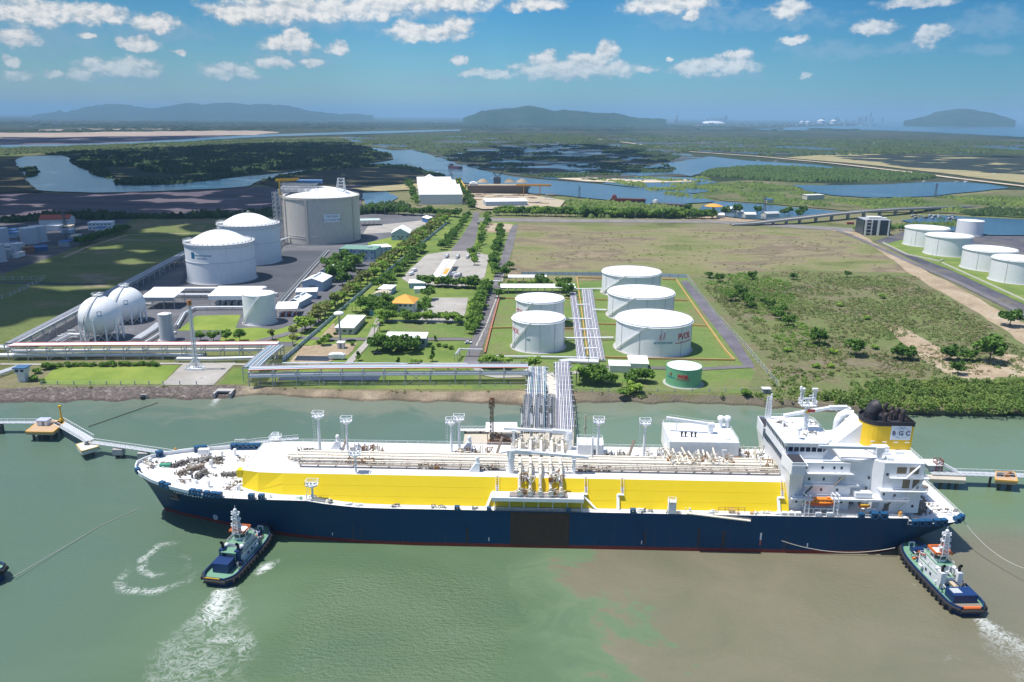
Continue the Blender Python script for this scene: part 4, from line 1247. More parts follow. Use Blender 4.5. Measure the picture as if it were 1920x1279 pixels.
C_, rC = tank_px(1156.4, 1296.8, 595.5, 22.6, 'broad white storage tank nearest the river, with large red letters on its right side', group=WHT)
D_, rD = tank_px(967.5, 1057.6, 558, 22.4, 'narrower white tank tucked behind its twin beside the road', group=WHT)
E_, rE = tank_px(960.7, 1059.2, 594, 22.4, 'narrower white tank in front of its twin, small blue mark on its wall', group=WHT)
def pv_mark(t, r, ang, z, size, colour=REDP, sub=True):
 sign_on(t, r, 'PVOIL', size, ang + size * .9 / r, z, colour, .82, bold=.16)
 b = MB()
 for dx, h_, tilt in ((-.25, 1.0, .25), (.25, 1.3, .3)):
  a = ang - size * 2.1 / r + dx * size / r * .8
  rr = r + .1
  z0_ = z - size * .1
  p0 = Vector((rr * math.sin(a), -rr * math.cos(a), z0_))
  a2 = a + tilt * size * .4 / r
  p1 = Vector((rr * math.sin(a2), -rr * math.cos(a2), z0_ + size * h_ * .6))
  b.bar(p0, p1, size * .22, .08)
 b.build('flame_mark', colour, t)
 if sub:
  sign_on(t, r, 'PETROVIETNAM', size * .28, ang - size * 1.9 / r, z - size * .48, TEALP, 1.0, 'lettering')
  sign_on(t, r, 'PETROVIETNAM OIL CORPORATION', size * .17, ang + size * .9 / r, z - size * .62, REDP, 1.0, 'lettering')
pv_mark(C_, rC, .55, 12.2, 5.8)
sign_on(D_, rD, 'PVOIL', 4.2, -1.05, 11.5, REDP, .8)
sign_on(E_, rE, 'PVOIL', 4.2, -1.1, 12.2, REDP, .8)
sign_on(E_, rE, 'TK5', 1.7, -.42, 8.4, TEALP)
Gt, rG = tank_px(1250, 1316, 685.5, 13.1, 'squat green storage tank with red letters and a pale roof by the river bank', shell=GREENT, girder=False, stair=None, pipes=())
pv_mark(Gt, rG, -.48, 6.4, 2.6, REDP)
WH2 = 'white tanks of the terminal beyond the sand strip'
def tank_lr(pl, pr, py, plb, pyb, label, **k):
 x, y = G(plb, pyb, 3)
 X, Y, Z = px_ray(pl, py)
 zt = CAM_H + Z * y / Y
 return tank_px(pl, pr, py, zt, label, **k)
tank_lr(1702, 1775.9, 426, 1698, 459, 'white tank at the far left of the right hand terminal', group=WH2, pipes=(-2.5, -.9), stair=None)
tank_lr(1798.5, 1842.5, 413.5, 1802, 440, 'slim tall white tank behind the others in the right hand terminal', group=WH2, pipes=(), stair=None, girder=False)
tank_lr(1741.7, 1819.5, 440.5, 1736, 476, 'second white tank of the right hand terminal, in front of the slim one', group=WH2, pipes=(-2.5, -.9), stair=None)
tank_lr(1813, 1901, 466, 1806.7, 503, 'third white tank of the right hand terminal, partly behind the last', group=WH2, pipes=(-2.5, -.9), stair=None)
tank_lr(1867.5, 1953, 483.5, 1860, 526, 'white tank cut off by the right edge of the photo', group=WH2, pipes=(-2.5, -.9), stair=None)
x, y = G(489, 611, 3)
k_ = 1 + 11 / math.hypot(x, y)
tank(x * k_, y * k_, 11, 20.9, 'plain white cylindrical tank beside the bright lawn in the gas terminal', girder=False, pipes=(), stair=(-2.6, -1.2), cone=.08)
x, y = G(314, 640, 3)
tank(x * 1.007, y * 1.007, 4.4, 17.5, 'rust streaked grey upright tank on the gas terminal yard', shell=TGREY, girder=False, pipes=(-1.2, -.5), stair=None)
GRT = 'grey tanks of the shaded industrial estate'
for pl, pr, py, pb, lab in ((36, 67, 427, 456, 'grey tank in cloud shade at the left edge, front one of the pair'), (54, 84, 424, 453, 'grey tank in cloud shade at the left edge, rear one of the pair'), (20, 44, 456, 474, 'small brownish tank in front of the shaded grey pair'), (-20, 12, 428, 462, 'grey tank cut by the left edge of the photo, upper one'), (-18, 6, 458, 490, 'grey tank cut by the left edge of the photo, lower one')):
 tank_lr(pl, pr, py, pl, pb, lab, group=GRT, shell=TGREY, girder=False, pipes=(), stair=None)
def dome_tank(cx, cy, r, h, rise, label, mark):
 t = thing('gas_tank', label, 'gas tank', (cx, cy, 3), 0, 'white domed gas tanks')
 b = MB()
 b.lathe([(r, 0), (r, h)], n=80)
 b.build('shell', TWD, t)
 b = MB()
 rd = r * .84
 pr = []
 for i in range(13):
  a = i / 12
  pr.append((rd * math.cos(a * math.pi / 2) if i < 12 else .01, h + .4 + rise * math.sin(a * math.pi / 2) ** .92))
 pr = [(rd * (1 - q_) if q_ < 1 else .01, h + .4 + rise * (1 - (1 - q_) ** 2)) for q_ in [i / 12 for i in range(13)]]
 b.lathe(pr, n=80)
 b.build('dome_roof', ROOFW, t)
 b = MB()
 b.lathe([(r, h - .6), (r + 1.0, h - .6), (r + 1.0, h + .3), (rd - .2, h + .4)], n=80, smooth=False)
 b.build('rim_walkway', TGREY, t)
 b = MB()
 b.rail(arc(r + .9, h + .3, 0, 2 * math.pi, 44)[:-1], 1.2, .08, True, 5)
 for i in range(40):
  a = i * .157
  b.box((math.cos(a) * (r - 1.6), math.sin(a) * (r - 1.6), h + .9), (.7, .5, 1.0), a)
 b.build('rim_railing', STEEL, t)
 for zz in (h * .55, h * .92):
  b = MB()
  b.lathe([(r, zz - .22), (r + .35, zz - .22), (r + .35, zz + .22), (r, zz + .22)], n=80, smooth=False)
  b.build('stiffener_ring', TGREY, t)
 b = MB()
 for i in range(5):
  b.bar((-r * .8 - 2 + i, -r * .55, h + .4), (-r * .8 - 2 + i, -r * .55, h + 4.5), .15)
  b.bar((-r * .8 - 2 + i, -r * .3, h + .4), (-r * .8 - 2 + i, -r * .3, h + 4.5), .15)
 b.box((-r * .8, -r * .42, h + 1.8), (5.2, 8, .25))
 b.rail([(-r * .8 - 2.6, -r * .42 - 4, h + 1.9), (-r * .8 + 2.6, -r * .42 - 4, h + 1.9), (-r * .8 + 2.6, -r * .42 + 4, h + 1.9), (-r * .8 - 2.6, -r * .42 + 4, h + 1.9)], 1.2, .08, True)
 b.build('valve_platform', STEELW, t)
 b = MB()
 b.tube([(0, 0, h + rise), (0, 0, h + rise + 2.2), (2, 0, h + rise + 2.2)], .4)
 b.rail([(-2.5, -2.5, h + rise), (2.5, -2.5, h + rise), (2.5, 2.5, h + rise), (-2.5, 2.5, h + rise)], 1.2, .08, True)
 b.rail([(-r * .8, -2, h + 1), (-r * .4, -1, h + rise * .75), (0, 0, h + rise)], 1.2, .1)
 b.build('roof_walkway', STEEL, t)
 b = MB()
 b.lathe([(r + 1.5, 0), (r + 1.3, .4), (r, .4)], n=80, smooth=False)
 b.build('foundation', CONCM, t)
 if mark:
  b = MB()
  for i in range(6):
   a0, a1 = -.58 + i * .022, -.58 + (i + 1) * .022
   rr = r + .1
   b.add([(rr * math.sin(a0), -rr * math.cos(a0), h * .66), (rr * math.sin(a1), -rr * math.cos(a1), h * .66), (rr * math.sin(a1), -rr * math.cos(a1), h * .82), (rr * math.sin(a0), -rr * math.cos(a0), h * .82)], [(0, 1, 2, 3)])
  b.build('blue_emblem', paint('emblem_blue', (.01, .14, .26), .5), t)
  sign_on(t, r, 'PETROVIETNAM GAS', 1.9, -.20, h * .745, TEALP)
  sign_on(t, r, 'THI VAI TERMINAL', 1.15, -.20, h * .67, BLUEP)
 return t
x, y = G(418.5, 534, 3)
k_ = 1 + 29.2 / math.hypot(x, y)
dome_tank(x * k_, y * k_, 29.2, 33.8, 9.5, 'white domed gas tank in front, blue emblem and writing on its wall', True)
x, y = G(472, 499, 3)
k_ = 1 + 29.4 / math.hypot(x, y)
dome_tank(x * k_, y * k_, 29.4, 38.0, 9.5, 'white domed gas tank behind, nearer the concrete tank', False)
# the big concrete tank
t = thing('lng_tank', 'huge bare concrete gas tank with white roof and pipe frame on its left', 'gas tank', (LNG[0], LNG[1], 3))
r, h = 44.5, 51.0
b = MB()
b.lathe([(r, 0), (r, h)], n=96)
for zz in (6.5, 9.0, h - 2.4):
 b.lathe([(r, zz - .3), (r + .25, zz - .3), (r + .25, zz + .3), (r, zz + .3)], n=96, smooth=False)
b.lathe([(r, h - 1.5), (r + .7, h - 1.5), (r + .7, h + .9), (r - 1.5, h + .9)], n=96, smooth=False)
b.build('shell', CONCT, t)
for a in (-2.45, -1.72, -.40, .5, 1.6, 2.7):
 b = MB()
 b.box((math.cos(a) * (r + .1), math.sin(a) * (r + .1), h / 2), (1.3, 3.2, h), a)
 b.build('buttress', paint('buttress_concrete', (.49, .45, .40), .9, wear=.45, wcol=(.3, .25, .19)), t)
b = MB()
rd = r - 1.6
b.lathe([(rd * (1 - q_) if q_ < 1 else .01, h + .85 + 9.5 * (1 - (1 - q_) ** 2)) for q_ in [i / 14 for i in range(15)]], n=96)
b.build('dome_roof', ROOFW, t)
b = MB()
b.rail(arc(r, h + .9, 0, 2 * math.pi, 60)[:-1], 1.2, .1, True, 6)
b.build('rim_railing', STEEL, t)
b = MB()
for gx in range(6):
 for gy in range(4):
  px_, py_ = -38 + gx * 7.5, -26 + gy * 6.5
  b.bar((px_, py_, h + 1), (px_, py_, h + 14), .45)
for zz in (h + 6.5, h + 10, h + 14):
 for gy in range(4):
  b.bar((-38, -26 + gy * 6.5, zz), (-.5, -26 + gy * 6.5, zz), .4)
 for gx in range(6):
  b.bar((-38 + gx * 7.5, -26, zz), (-38 + gx * 7.5, -6.5, zz), .4)
for gx in range(5):
 b.bar((-38 + gx * 7.5, -26, h + 6.5), (-30.5 + gx * 7.5, -26, h + 14), .3)
 b.bar((-38 + gx * 7.5, -26, h + 10), (-30.5 + gx * 7.5, -26, h + 2), .25)
b.rail([(-39, -27, h + 14), (0, -27, h + 14), (0, -5, h + 14), (-39, -5, h + 14)], 1.3, .16, True, 3)
b.rail([(-39, -27, h + 6.5), (0, -27, h + 6.5)], 1.3, .16, False, 3)
b.box((-19, -16, h + 6.4), (38, 20, .25))
b.build('roof_pipe_frame', STEEL, t)
for i in range(5):
 b = MB()
 yy = -24 + i * 4.4
 b.tube([(-42, yy, h - 10), (-42, yy, h + 8 + i * .7), (-8 + i * 3, yy, h + 8 + i * .7), (-8 + i * 3, yy, h + 3)], .55)
 b.build('roof_pipe', [PIPEG, PIPEW, PIPEL][i % 3], t)
b = MB()
b.cyl((-24, -10, h + 17), (6, -10, h + 17), 2.2, n=12)
b.build('blue_pipe_cover', paint('cover_blue', (.01, .10, .26), .5), t)
# stair and pipe tower standing against the left side
b = MB()
for gx in (-50, -45.5, -41):
 for gy in (-22, -14, -6):
  b.bar((gx, gy, 0), (gx, gy, h + 6), .5)
for i in range(11):
 zz = 5 + i * 5
 for gy in (-22, -14, -6):
  b.bar((-50, gy, zz), (-41, gy, zz), .35)
 for gx in (-50, -45.5, -41):
  b.bar((gx, -22, zz), (gx, -6, zz), .35)
 b.bar((-50, -22, zz - 5), (-41, -22, zz), .25)
 b.bar((-50, -22, zz - 5), (-50, -6, zz), .25)
 b.rail([(-50.3, -22.3, zz), (-41, -22.3, zz)], 1.2, .12, False, 2)
b.build('pipe_tower', STEEL, t)
for i in range(4):
 b = MB()
 b.tube([(-47.5 + i * 1.6, -18, 1), (-47.5 + i * 1.6, -18, h + 4)], .4)
 b.build('riser_pipe', [PIPEW, PIPEG, PIPEL, PIPEW][i], t)
b = MB()
b.cyl((-40, -24, h + 2), (-40, -24, h + 20), .9, .8)
b.lattice((-40, -24, h + 18.5), (-18, -24, h + 20.5), 2.0, .45, 6)
b.bar((-40, -24, h + 20), (-18, -24, h + 20), 1.2)
b.box((-42, -24, h + 19), (4, 2.4, 2.6))
b.build('roof_crane', YELLOW, t)
b = MB()
for s_ in (-1, 1):
 for q_ in (-1, 1):
  b.bar((26 + s_ * 5, -8 + q_ * 5, h + 5), (27 + s_ * 3, -8 + q_ * 3, h + 21), .5)
for i in range(5):
 zz = h + 6 + i * 3.6
 k_ = 5 - i * .45
 for a_, c_ in (((-1, -1), (1, -1)), ((1, -1), (1, 1)), ((1, 1), (-1, 1)), ((-1, 1), (-1, -1))):
  b.bar((26.4 + a_[0] * k_, -8 + a_[1] * k_, zz), (26.4 + c_[0] * k_, -8 + c_[1] * k_, zz), .35)
  b.bar((26.4 + a_[0] * k_, -8 + a_[1] * k_, zz - 3.2), (26.4 + c_[0] * k_, -8 + c_[1] * k_, zz), .25)
b.build('roof_frame_tower', STEELW, t)
b = MB()
for i in range(8):
 a0, a1 = .29 + i * .052, .29 + (i + 1) * .052
 rr = r + .5
 b.add([(rr * math.sin(a0), -rr * math.cos(a0), 25), (rr * math.sin(a1), -rr * math.cos(a1), 25), (rr * math.sin(a1), -rr * math.cos(a1), 34), (rr * math.sin(a0), -rr * math.cos(a0), 34)], [(0, 1, 2, 3)])
sg = b.build('sign_board', paint('sign_white', (.74, .77, .82), .5), t)
for tx, sz, zz in (('TN-T-0101', 3.0, 31.3), ('LNG STORAGE TANK', 2.3, 27.4)):
 lettering(tx, sz, BLUEP, sg, (.5, 0, zz), bend=r + .55)
# two gas spheres on legs
def sphere(px, pyc, rpx_l, rpx_r, pyb, label):
 x, y = G(px, pyb - 6, 3)
 X0, Y0, Z0 = px_ray(px, pyc)
 zc = CAM_H + Z0 * y / Y0
 r = (px_ray(rpx_r, pyc)[0] - px_ray(rpx_l, pyc)[0]) / 2 * y / Y0
 t = thing('gas_sphere', label, 'gas sphere', (x, y, 3), 0, 'white gas spheres on legs')
 zc -= 3
 b = MB()
 b.ball((0, 0, zc), r, 24, 48)
 b.build('vessel', TW, t)
 n = 12
 for i in range(n):
  a = 2 * math.pi * i / n + .13
  b = MB()
  b.cyl((math.cos(a) * r, math.sin(a) * r, 0), (math.cos(a) * r * .985, math.sin(a) * r * .985, zc), .5, n=10)
  b.build('leg', TW, t)
 b = MB()
 for i in range(n):
  a, a2 = 2 * math.pi * i / n + .13, 2 * math.pi * (i + 1) / n + .13
  zt = (zc - r) + 6
  b.bar((math.cos(a) * r, math.sin(a) * r, .5), (math.cos(a2) * r, math.sin(a2) * r, zt), .2)
  b.bar((math.cos(a2) * r, math.sin(a2) * r, .5), (math.cos(a) * r, math.sin(a) * r, zt), .2)
 b.build('bracing', STEELW, t)
 b = MB()
 b.box((0, 0, zc + r + .9), (5, 4, .2))
 b.rail([(-3, -2.4, zc + r + .9), (3, -2.4, zc + r + .9), (3, 2.4, zc + r + .9), (-3, 2.4, zc + r + .9)], 1.3, .1, True, 1.2)
 b.cyl((0, 0, zc + r - .4), (0, 0, zc + r + 2), .5)
 b.tube([(1, 0, zc + r), (1, 0, zc + r + 2.4), (2.4, 0, zc + r + 2.4)], .3)
 b.build('top_platform', STEELW, t)
 b = MB()
 prev = None
 for i in range(30):
  u = i / 29
  ph = -.9 + u * (math.pi / 2 + .85)
  a = -2.2 + u * .9
  p = Vector((math.cos(a) * math.cos(ph) * (r + .7), math.sin(a) * math.cos(ph) * (r + .7), zc + math.sin(ph) * (r + .7)))
  if prev is not None:
   b.bar(prev, p, .8, .12)
   b.bar(prev + Vector((0, 0, 1.1)), p + Vector((0, 0, 1.1)), .08)
  prev = p
 b.build('stair', STEEL, t)
 b = MB()
 vs = []
 for (du, dv) in ((-1, -1), (1, -1), (1, 1), (-1, 1)):
  a, ph = -1.12 + du * .11, .30 + dv * .12
  rr = r + .08
  vs.append((math.cos(a) * math.cos(ph) * rr, math.sin(a) * math.cos(ph) * rr, zc + math.sin(ph) * rr))
 b.add(vs, [(0, 1, 2, 3)])
 b.build('blue_emblem', paint('emblem_blue', (.01, .14, .26), .5), t)
sphere(193.7, 591.7, 157, 231, 641, 'white gas sphere on legs nearest the shore rack')
sphere(240.6, 570.4, 208, 274, 608, 'white gas sphere on legs behind the other sphere')
# ================================================================ buildings
BLUEW = paint('wall_blue_grey', (.36, .45, .54), .7)
BLUED = paint('wall_deep_blue', (.045, .13, .27), .6)
WALLW = paint('wall_white', (.70, .70, .68), .8, wear=.15)
WALLC = paint('wall_cream', (.55, .52, .44), .8, wear=.15)
WALLG = paint('wall_grey', (.34, .36, .38), .8)
ROOFG = paint('roof_green', (.16, .30, .24), .6)
ROOFO = paint('roof_orange', (.70, .34, .05), .7, wear=.25, wcol=(.5, .22, .04), streak=False)
ROOFT = paint('roof_tan', (.50, .43, .33), .7, wear=.2)
ROOFR = paint('roof_red', (.42, .09, .06), .7)
ROOFB = paint('roof_blue', (.04, .14, .34), .6)
GLASS = paint('window_glass', (.035, .05, .065), .15)
DOORM = paint('door_grey', (.20, .22, .25), .6)
def shed(name, label, a, b, c=None, depth=12, h=6, roof='gable', wall=None, top=None, zc=3.0, eave=.6, rise=None, ridge='y', win=0, wh=1.2, posts=False, group=None, cat=None, rows=1, door=None, vents=0):
 """a building on the front edge a-b (photograph pixels on the plane z=zc), running back to c or by depth metres"""
 A, B = Vector(G(*a, zc)), Vector(G(*b, zc))
 u = (B - A)
 W_ = u.length
 u.normalize()
 if c:
  v = Vector(G(*c, zc)) - B
  depth = v.length
  v.normalize()
  u = Vector((v.y, -v.x))
  A = B - u * W_
 t = thing(name, label, cat or name.split('_')[-1], (A.x, A.y, 3.0), math.atan2(u.y, u.x), group)
 wall, top = wall or WALLW, top or ROOFW
 if posts:
  n = max(2, int(W_ / 6))
  for i in range(n + 1):
   for yy in (.3, depth - .3):
    m = MB()
    m.box((min(max(W_ * i / n, .3), W_ - .3), yy, h / 2), (.35, .35, h))
    m.build('post', STEEL, t)
 else:
  m = MB()
  m.box((W_ / 2, depth / 2, h / 2), (W_, depth, h))
  m.build('wall', wall, t)
 m = MB()
 e = eave
 if rise is None:
  rise = (W_ if ridge == 'y' else depth) * .13
 if roof == 'gable':
  if ridge == 'y':
   pr = [(-e, h - .05), (W_ / 2, h + rise), (W_ + e, h - .05), (W_ + e, h + .2), (W_ / 2, h + rise + .3), (-e, h + .2)]
   vs = [(p[0], -e, p[1]) for p in pr] + [(p[0], depth + e, p[1]) for p in pr]
  else:
   pr = [(-e, h - .05), (depth / 2, h + rise), (depth + e, h - .05), (depth + e, h + .2), (depth / 2, h + rise + .3), (-e, h + .2)]
   vs = [(W_ + e, p[0], p[1]) for p in pr] + [(-e, p[0], p[1]) for p in pr]
  m.add(vs, [(0, 1, 4, 5), (1, 2, 3, 4), (11, 10, 7, 6), (10, 9, 8, 7), (6, 7, 1, 0), (7, 8, 2, 1), (5, 4, 10, 11), (4, 3, 9, 10), (0, 5, 11, 6), (2, 8, 9, 3)])
  if not posts:
   if ridge == 'y':
    m.mi = 1
    for yy, o_ in ((.02, 1), (depth - .02, -1)):
     m.add([(0, yy, h), (W_, yy, h), (W_ / 2, yy, h + rise)], [(0, 1, 2)[::o_]])
   else:
    m.mi = 1
    for xx, o_ in ((W_ - .02, 1), (.02, -1)):
     m.add([(xx, 0, h), (xx, depth, h), (xx, depth / 2, h + rise)], [(0, 1, 2)[::o_]])
 elif roof == 'hip':
  k_ = min(W_, depth) / 2 * .95
  P = [(-e, -e, h), (W_ + e, -e, h), (W_ + e, depth + e, h), (-e, depth + e, h), (k_, depth / 2, h + rise), (W_ - k_, depth / 2, h + rise)]
  m.add(P, [(0, 1, 5, 4), (1, 2, 5), (2, 3, 4, 5), (3, 0, 4), (3, 2, 1, 0)])
 elif roof == 'mono':
  m.add([(-e, -e, h), (W_ + e, -e, h), (W_ + e, depth + e, h + rise), (-e, depth + e, h + rise), (-e, -e, h + .3), (W_ + e, -e, h + .3), (W_ + e, depth + e, h + rise + .3), (-e, depth + e, h + rise + .3)], [(3, 2, 1, 0), (4, 5, 6, 7), (0, 1, 5, 4), (1, 2, 6, 5), (2, 3, 7, 6), (3, 0, 4, 7)])
 else:
  m.box((W_ / 2, depth / 2, h + .2), (W_ + 2 * e, depth + 2 * e, .4))
 m.build('roof', [top, wall], t)
 for rr in range(rows):
  for i in range(win):
   m = MB()
   zz = h * (rr + .58) / rows
   m.box((W_ * (i + .5) / win, -.04, zz), (min(W_ / win * .5, 2.2), .14, wh))
   m.build('window', GLASS, t)
 if door:
  m = MB()
  m.box((W_ * door[0], -.05, door[2] / 2), (door[1], .16, door[2]))
  m.build('door', DOORM, t)
 for i in range(vents):
  m = MB()
  m.box((W_ / 2, depth * (i + .5) / vents, h + rise + .7), (1.2, depth / vents * .7, 1.0))
  m.build('roof_vent', ROOFW, t)
 return t, W_, depth
t, W_, dp = shed('office_building', 'blue grey two storey block with a flat green roof in the gas terminal', (638, 489), (703.5, 491), depth=22, h=12, roof='mono', rise=.6, wall=BLUEW, top=ROOFG, win=6, rows=2)
for i in range(4):
 m = MB()
 m.box((W_ * i / 3, -.1, 6), (1.2, .7, 12.05))
 m.build('pilaster', BLUED, t)
m = MB()
m.box((W_ * .78, 9, 13.6), (4, 3, 1.6))
m.build('roof_plant', STEELW, t)
t, W_, dp = shed('control_room', 'low blue grey annex with a pale roof beside the green roofed block', (704.5, 479), (735, 477), depth=18, h=8, roof='mono', rise=.4, wall=BLUEW, top=ROOFW, eave=.3)
for i in range(4):
 m = MB()
 m.box((W_ * (i + .1) / 3.2, -.1, 4), (.9, .5, 8.02))
 m.build('pilaster', BLUED, t)
shed('pump_house', 'white arched shed on the grass right of the concrete tank', (734, 451), (768, 451), depth=34, h=8, rise=6, wall=BLUEW, win=4, door=(.5, 4, 4), cat='shed')
shed('car_port', 'long low canopy on posts beside the concrete tank', (676, 424), (713, 423), depth=16, h=7, roof='mono', rise=.5, posts=True, top=paint('roof_pale_green', (.45, .56, .52), .6), cat='canopy')
shed('gate_house', 'small white roofed gate house with a blue wall at the corner of the terminal', (803, 419), (820, 418), depth=22, h=6, roof='gable', wall=ROOFB, rise=2, cat='gate house')
shed('store_shed', 'white shed half hidden behind the gabled shed, nearest the dark trees', (602, 524), (627, 525), depth=20, h=8, rise=3, wall=BLUEW, cat='shed')
shed('workshop', 'white gabled workshop with a big grey door on the terminal road', (567.5, 546), (605, 547), depth=26, h=8, rise=3, wall=BLUEW, door=(.5, 6, 5), cat='shed', vents=1)
shed('store_shed', 'flat white roofed store in front of the gabled workshop', (556, 562), (594, 561), depth=12, h=6, roof='mono', rise=.6, wall=BLUEW, cat='shed')
shed('store_shed', 'small white gabled shed with a ridge vent beside the service road', (541, 578), (563, 579), depth=22, h=5, rise=2.4, wall=BLUEW, vents=2, cat='shed')
t, W_, dp = shed('pump_shelter', 'open white canopy with pumps under it right of the small white tank', (518, 595), (557, 594), depth=16, h=6, roof='mono', rise=1.5, posts=True, cat='canopy')
for i in range(6):
 m = MB()
 m.cyl((2 + i * W_ / 6.5, 3, 1.2), (2 + i * W_ / 6.5, 9, 1.2), .9, n=10)
 m.box((2 + i * W_ / 6.5, 6, .35), (1.6, 8, .7))
 m.build('pump', [PIPEW, PIPER][i % 2], t)
t, W_, dp = shed('compressor_shelter', 'long white canopy behind the small white tank', (393, 577), (480, 577), depth=26, h=9, roof='mono', rise=2.0, posts=True, cat='canopy')
m = MB()
m.box((W_ / 2, -.3, 7.6), (W_, .25, 2.8))
m.build('side_panel', ROOFW, t)
for i in range(7):
 m = MB()
 m.cyl((3 + i * W_ / 7.3, 6, 2), (3 + i * W_ / 7.3, 16, 2), 1.4, n=10)
 m.box((3 + i * W_ / 7.3, 11, .5), (3, 11, 1))
 m.build('compressor', STEEL, t)
t, W_, dp = shed('compressor_shelter', 'white canopy on posts right behind the gas spheres', (268, 580), (328, 580), depth=22, h=9, roof='mono', rise=2.0, posts=True, cat='canopy')
m = MB()
m.box((W_ / 2, -.3, 7.6), (W_, .25, 2.6))
m.build('side_panel', WALLG, t)
t, W_, dp = shed('staff_house', 'two storey white house with a bright orange hipped roof', (737, 589), (775, 590), depth=17, h=8.5, roof='hip', rise=5, top=ROOFO, wall=WALLW, win=4, rows=2, eave=1.2, cat='house')
shed('single_storey_block', 'white flat roofed block beside the floodlight mast', (633, 625), (663, 628), c=(685, 604), h=4.6, roof='flat', wall=WALLC, win=3, door=(.8, 1.4, 2.4), cat='house')
t, W_, dp = shed('long_shed', 'long low white roofed building below the playing field', (723.5, 651), (798, 652), depth=11, h=6, roof='mono', rise=.8, wall=paint('wall_teal_grey', (.22, .30, .32), .6), win=9, wh=2.2, cat='building')
t, W_, dp = shed('truck_loading_canopy', 'twin white roofs of the truck loading canopy, one patch orange, on the concrete yard', (812, 519), (822, 520), c=(843, 488), zc=9.5, h=6.5, roof='mono', rise=.3, posts=True, cat='canopy')
m = MB()
m.box((W_ * 1.72, dp / 2, 6.7), (W_ * .95, dp, .4))
m.build('roof', ROOFW, t)
m = MB()
m.box((W_ * 1.72, dp * .30, 6.95), (W_ * .7, dp * .34, .2))
m.build('orange_panel', ROOFO, t)
shed('store_shed', 'tan roofed hut against the blue wall by the orange roofed house', (700, 561), (725, 562), depth=12, h=4, rise=1.8, top=ROOFT, wall=WALLW, cat='shed')
shed('store_shed', 'white roofed hut just behind the tan roofed hut', (710, 552), (733, 553), depth=14, h=4.5, roof='mono', rise=.6, wall=BLUEW, cat='shed')
shed('store_shed', 'white roofed store behind the orange roofed house', (767, 541), (797, 541), depth=12, h=4.5, roof='mono', rise=.8, wall=BLUEW, cat='shed')
shed('store_shed', 'smaller white roof in front of the white store behind the orange roofed house', (777, 550), (796, 550), depth=6, h=3.5, roof='mono', rise=.6, wall=WALLW, cat='shed')
shed('hut', 'narrow white hut among the palms beside the blue wall', (693, 592), (702, 593), depth=12, h=4, roof='mono', rise=.4, wall=paint('wall_teal', (.1, .3, .4), .6), cat='hut')
shed('filling_canopy', 'long narrow white canopy at the back of the tank farm, upper one', (954, 531), (1024, 531), depth=8, h=5, roof='mono', rise=.6, posts=True, cat='canopy')
t, W_, dp = shed('pump_shelter', 'long white canopy with a blue wall behind the two smaller white tanks', (940, 551), (1078, 551), depth=11, h=5, roof='mono', rise=.8, posts=True, cat='canopy')
shed('river_shed', 'white roofed shed behind the shady trees left of the green tank', (1143, 698), (1180, 699), depth=8, h=4, roof='mono', rise=.6, cat='shed')
shed('river_shed', 'taller white roof right of the white shed behind the shady trees', (1180, 697), (1214, 698), depth=13, h=5, roof='mono', rise=.6, cat='shed')
t, W_, dp = shed('office_block', 'dark glass office block with pale stair towers beside the bridge', (1617, 441), (1668, 442), depth=30, h=19, roof='flat', wall=paint('glass_dark', (.035, .05, .07), .2), top=WALLG, eave=-.5, cat='office block')
for fx, ww, hh in ((.08, 2.2, 19.6), (.30, 1.2, 19.5), (.55, 2.6, 19.6), (.93, 1.5, 19.4)):
 m = MB()
 m.box((W_ * fx, -.3, hh / 2), (ww, 1.2, hh))
 m.build('stair_tower', WALLW, t)
for i in range(4):
 m = MB()
 m.box((W_ * .2, -.35, 3 + i * 4.5), (W_ * .3, .9, .5))
 m.build('balcony', WALLW, t)
m = MB()
m.box((W_ * .5, 14, 21), (W_ * .5, 12, 2.4))
m.box((W_ * .8, 10, 20.5), (W_ * .2, 6, 2))
m.build('roof_plant', WALLW, t)
# stepped white warehouse and the barge yard
t, W_, dp = shed('warehouse', 'large white warehouse with three stepped roofs by the barge yard', (788, 385), (867, 383), c=(861, 373.5), h=16, roof='mono', rise=10, wall=WALLW, cat='warehouse', win=0)
for i, (w0, w1, d0, d1, z0_, z1_) in enumerate(((0, .96, 88, 165, 17, 27), (0, .9, 173, 240, 18, 27))):
 m = MB()
 m.box((W_ * (w0 + w1) / 2, (d0 + d1) / 2, z0_ / 2), (W_ * (w1 - w0), d1 - d0, z0_))
 m.build('wall', WALLG, t)
 m = MB()
 m.add([(W_ * w0 - 1, d0 - 2, z0_), (W_ * w1 + 1, d0 - 2, z0_), (W_ * w1 + 1, d1, z1_), (W_ * w0 - 1, d1, z1_), (W_ * w0 - 1, d0 - 2, z0_ + .6), (W_ * w1 + 1, d0 - 2, z0_ + .6), (W_ * w1 + 1, d1, z1_ + .6), (W_ * w0 - 1, d1, z1_ + .6)], [(3, 2, 1, 0), (4, 5, 6, 7), (0, 1, 5, 4), (1, 2, 6, 5), (2, 3, 7, 6), (3, 0, 4, 7)])
 m.build('roof', ROOFW, t)
shed('warehouse_gable', 'small gabled white hall at the back end of the stepped warehouse', (790, 352), (819, 352), depth=60, h=14, rise=9, wall=ROOFG, cat='hall')
shed('long_warehouse', 'long white roofed warehouse with a grey blue wall in the barge yard', (911, 389), (989, 388), depth=26, h=9, roof='mono', rise=2.5, wall=BLUEW, cat='warehouse')
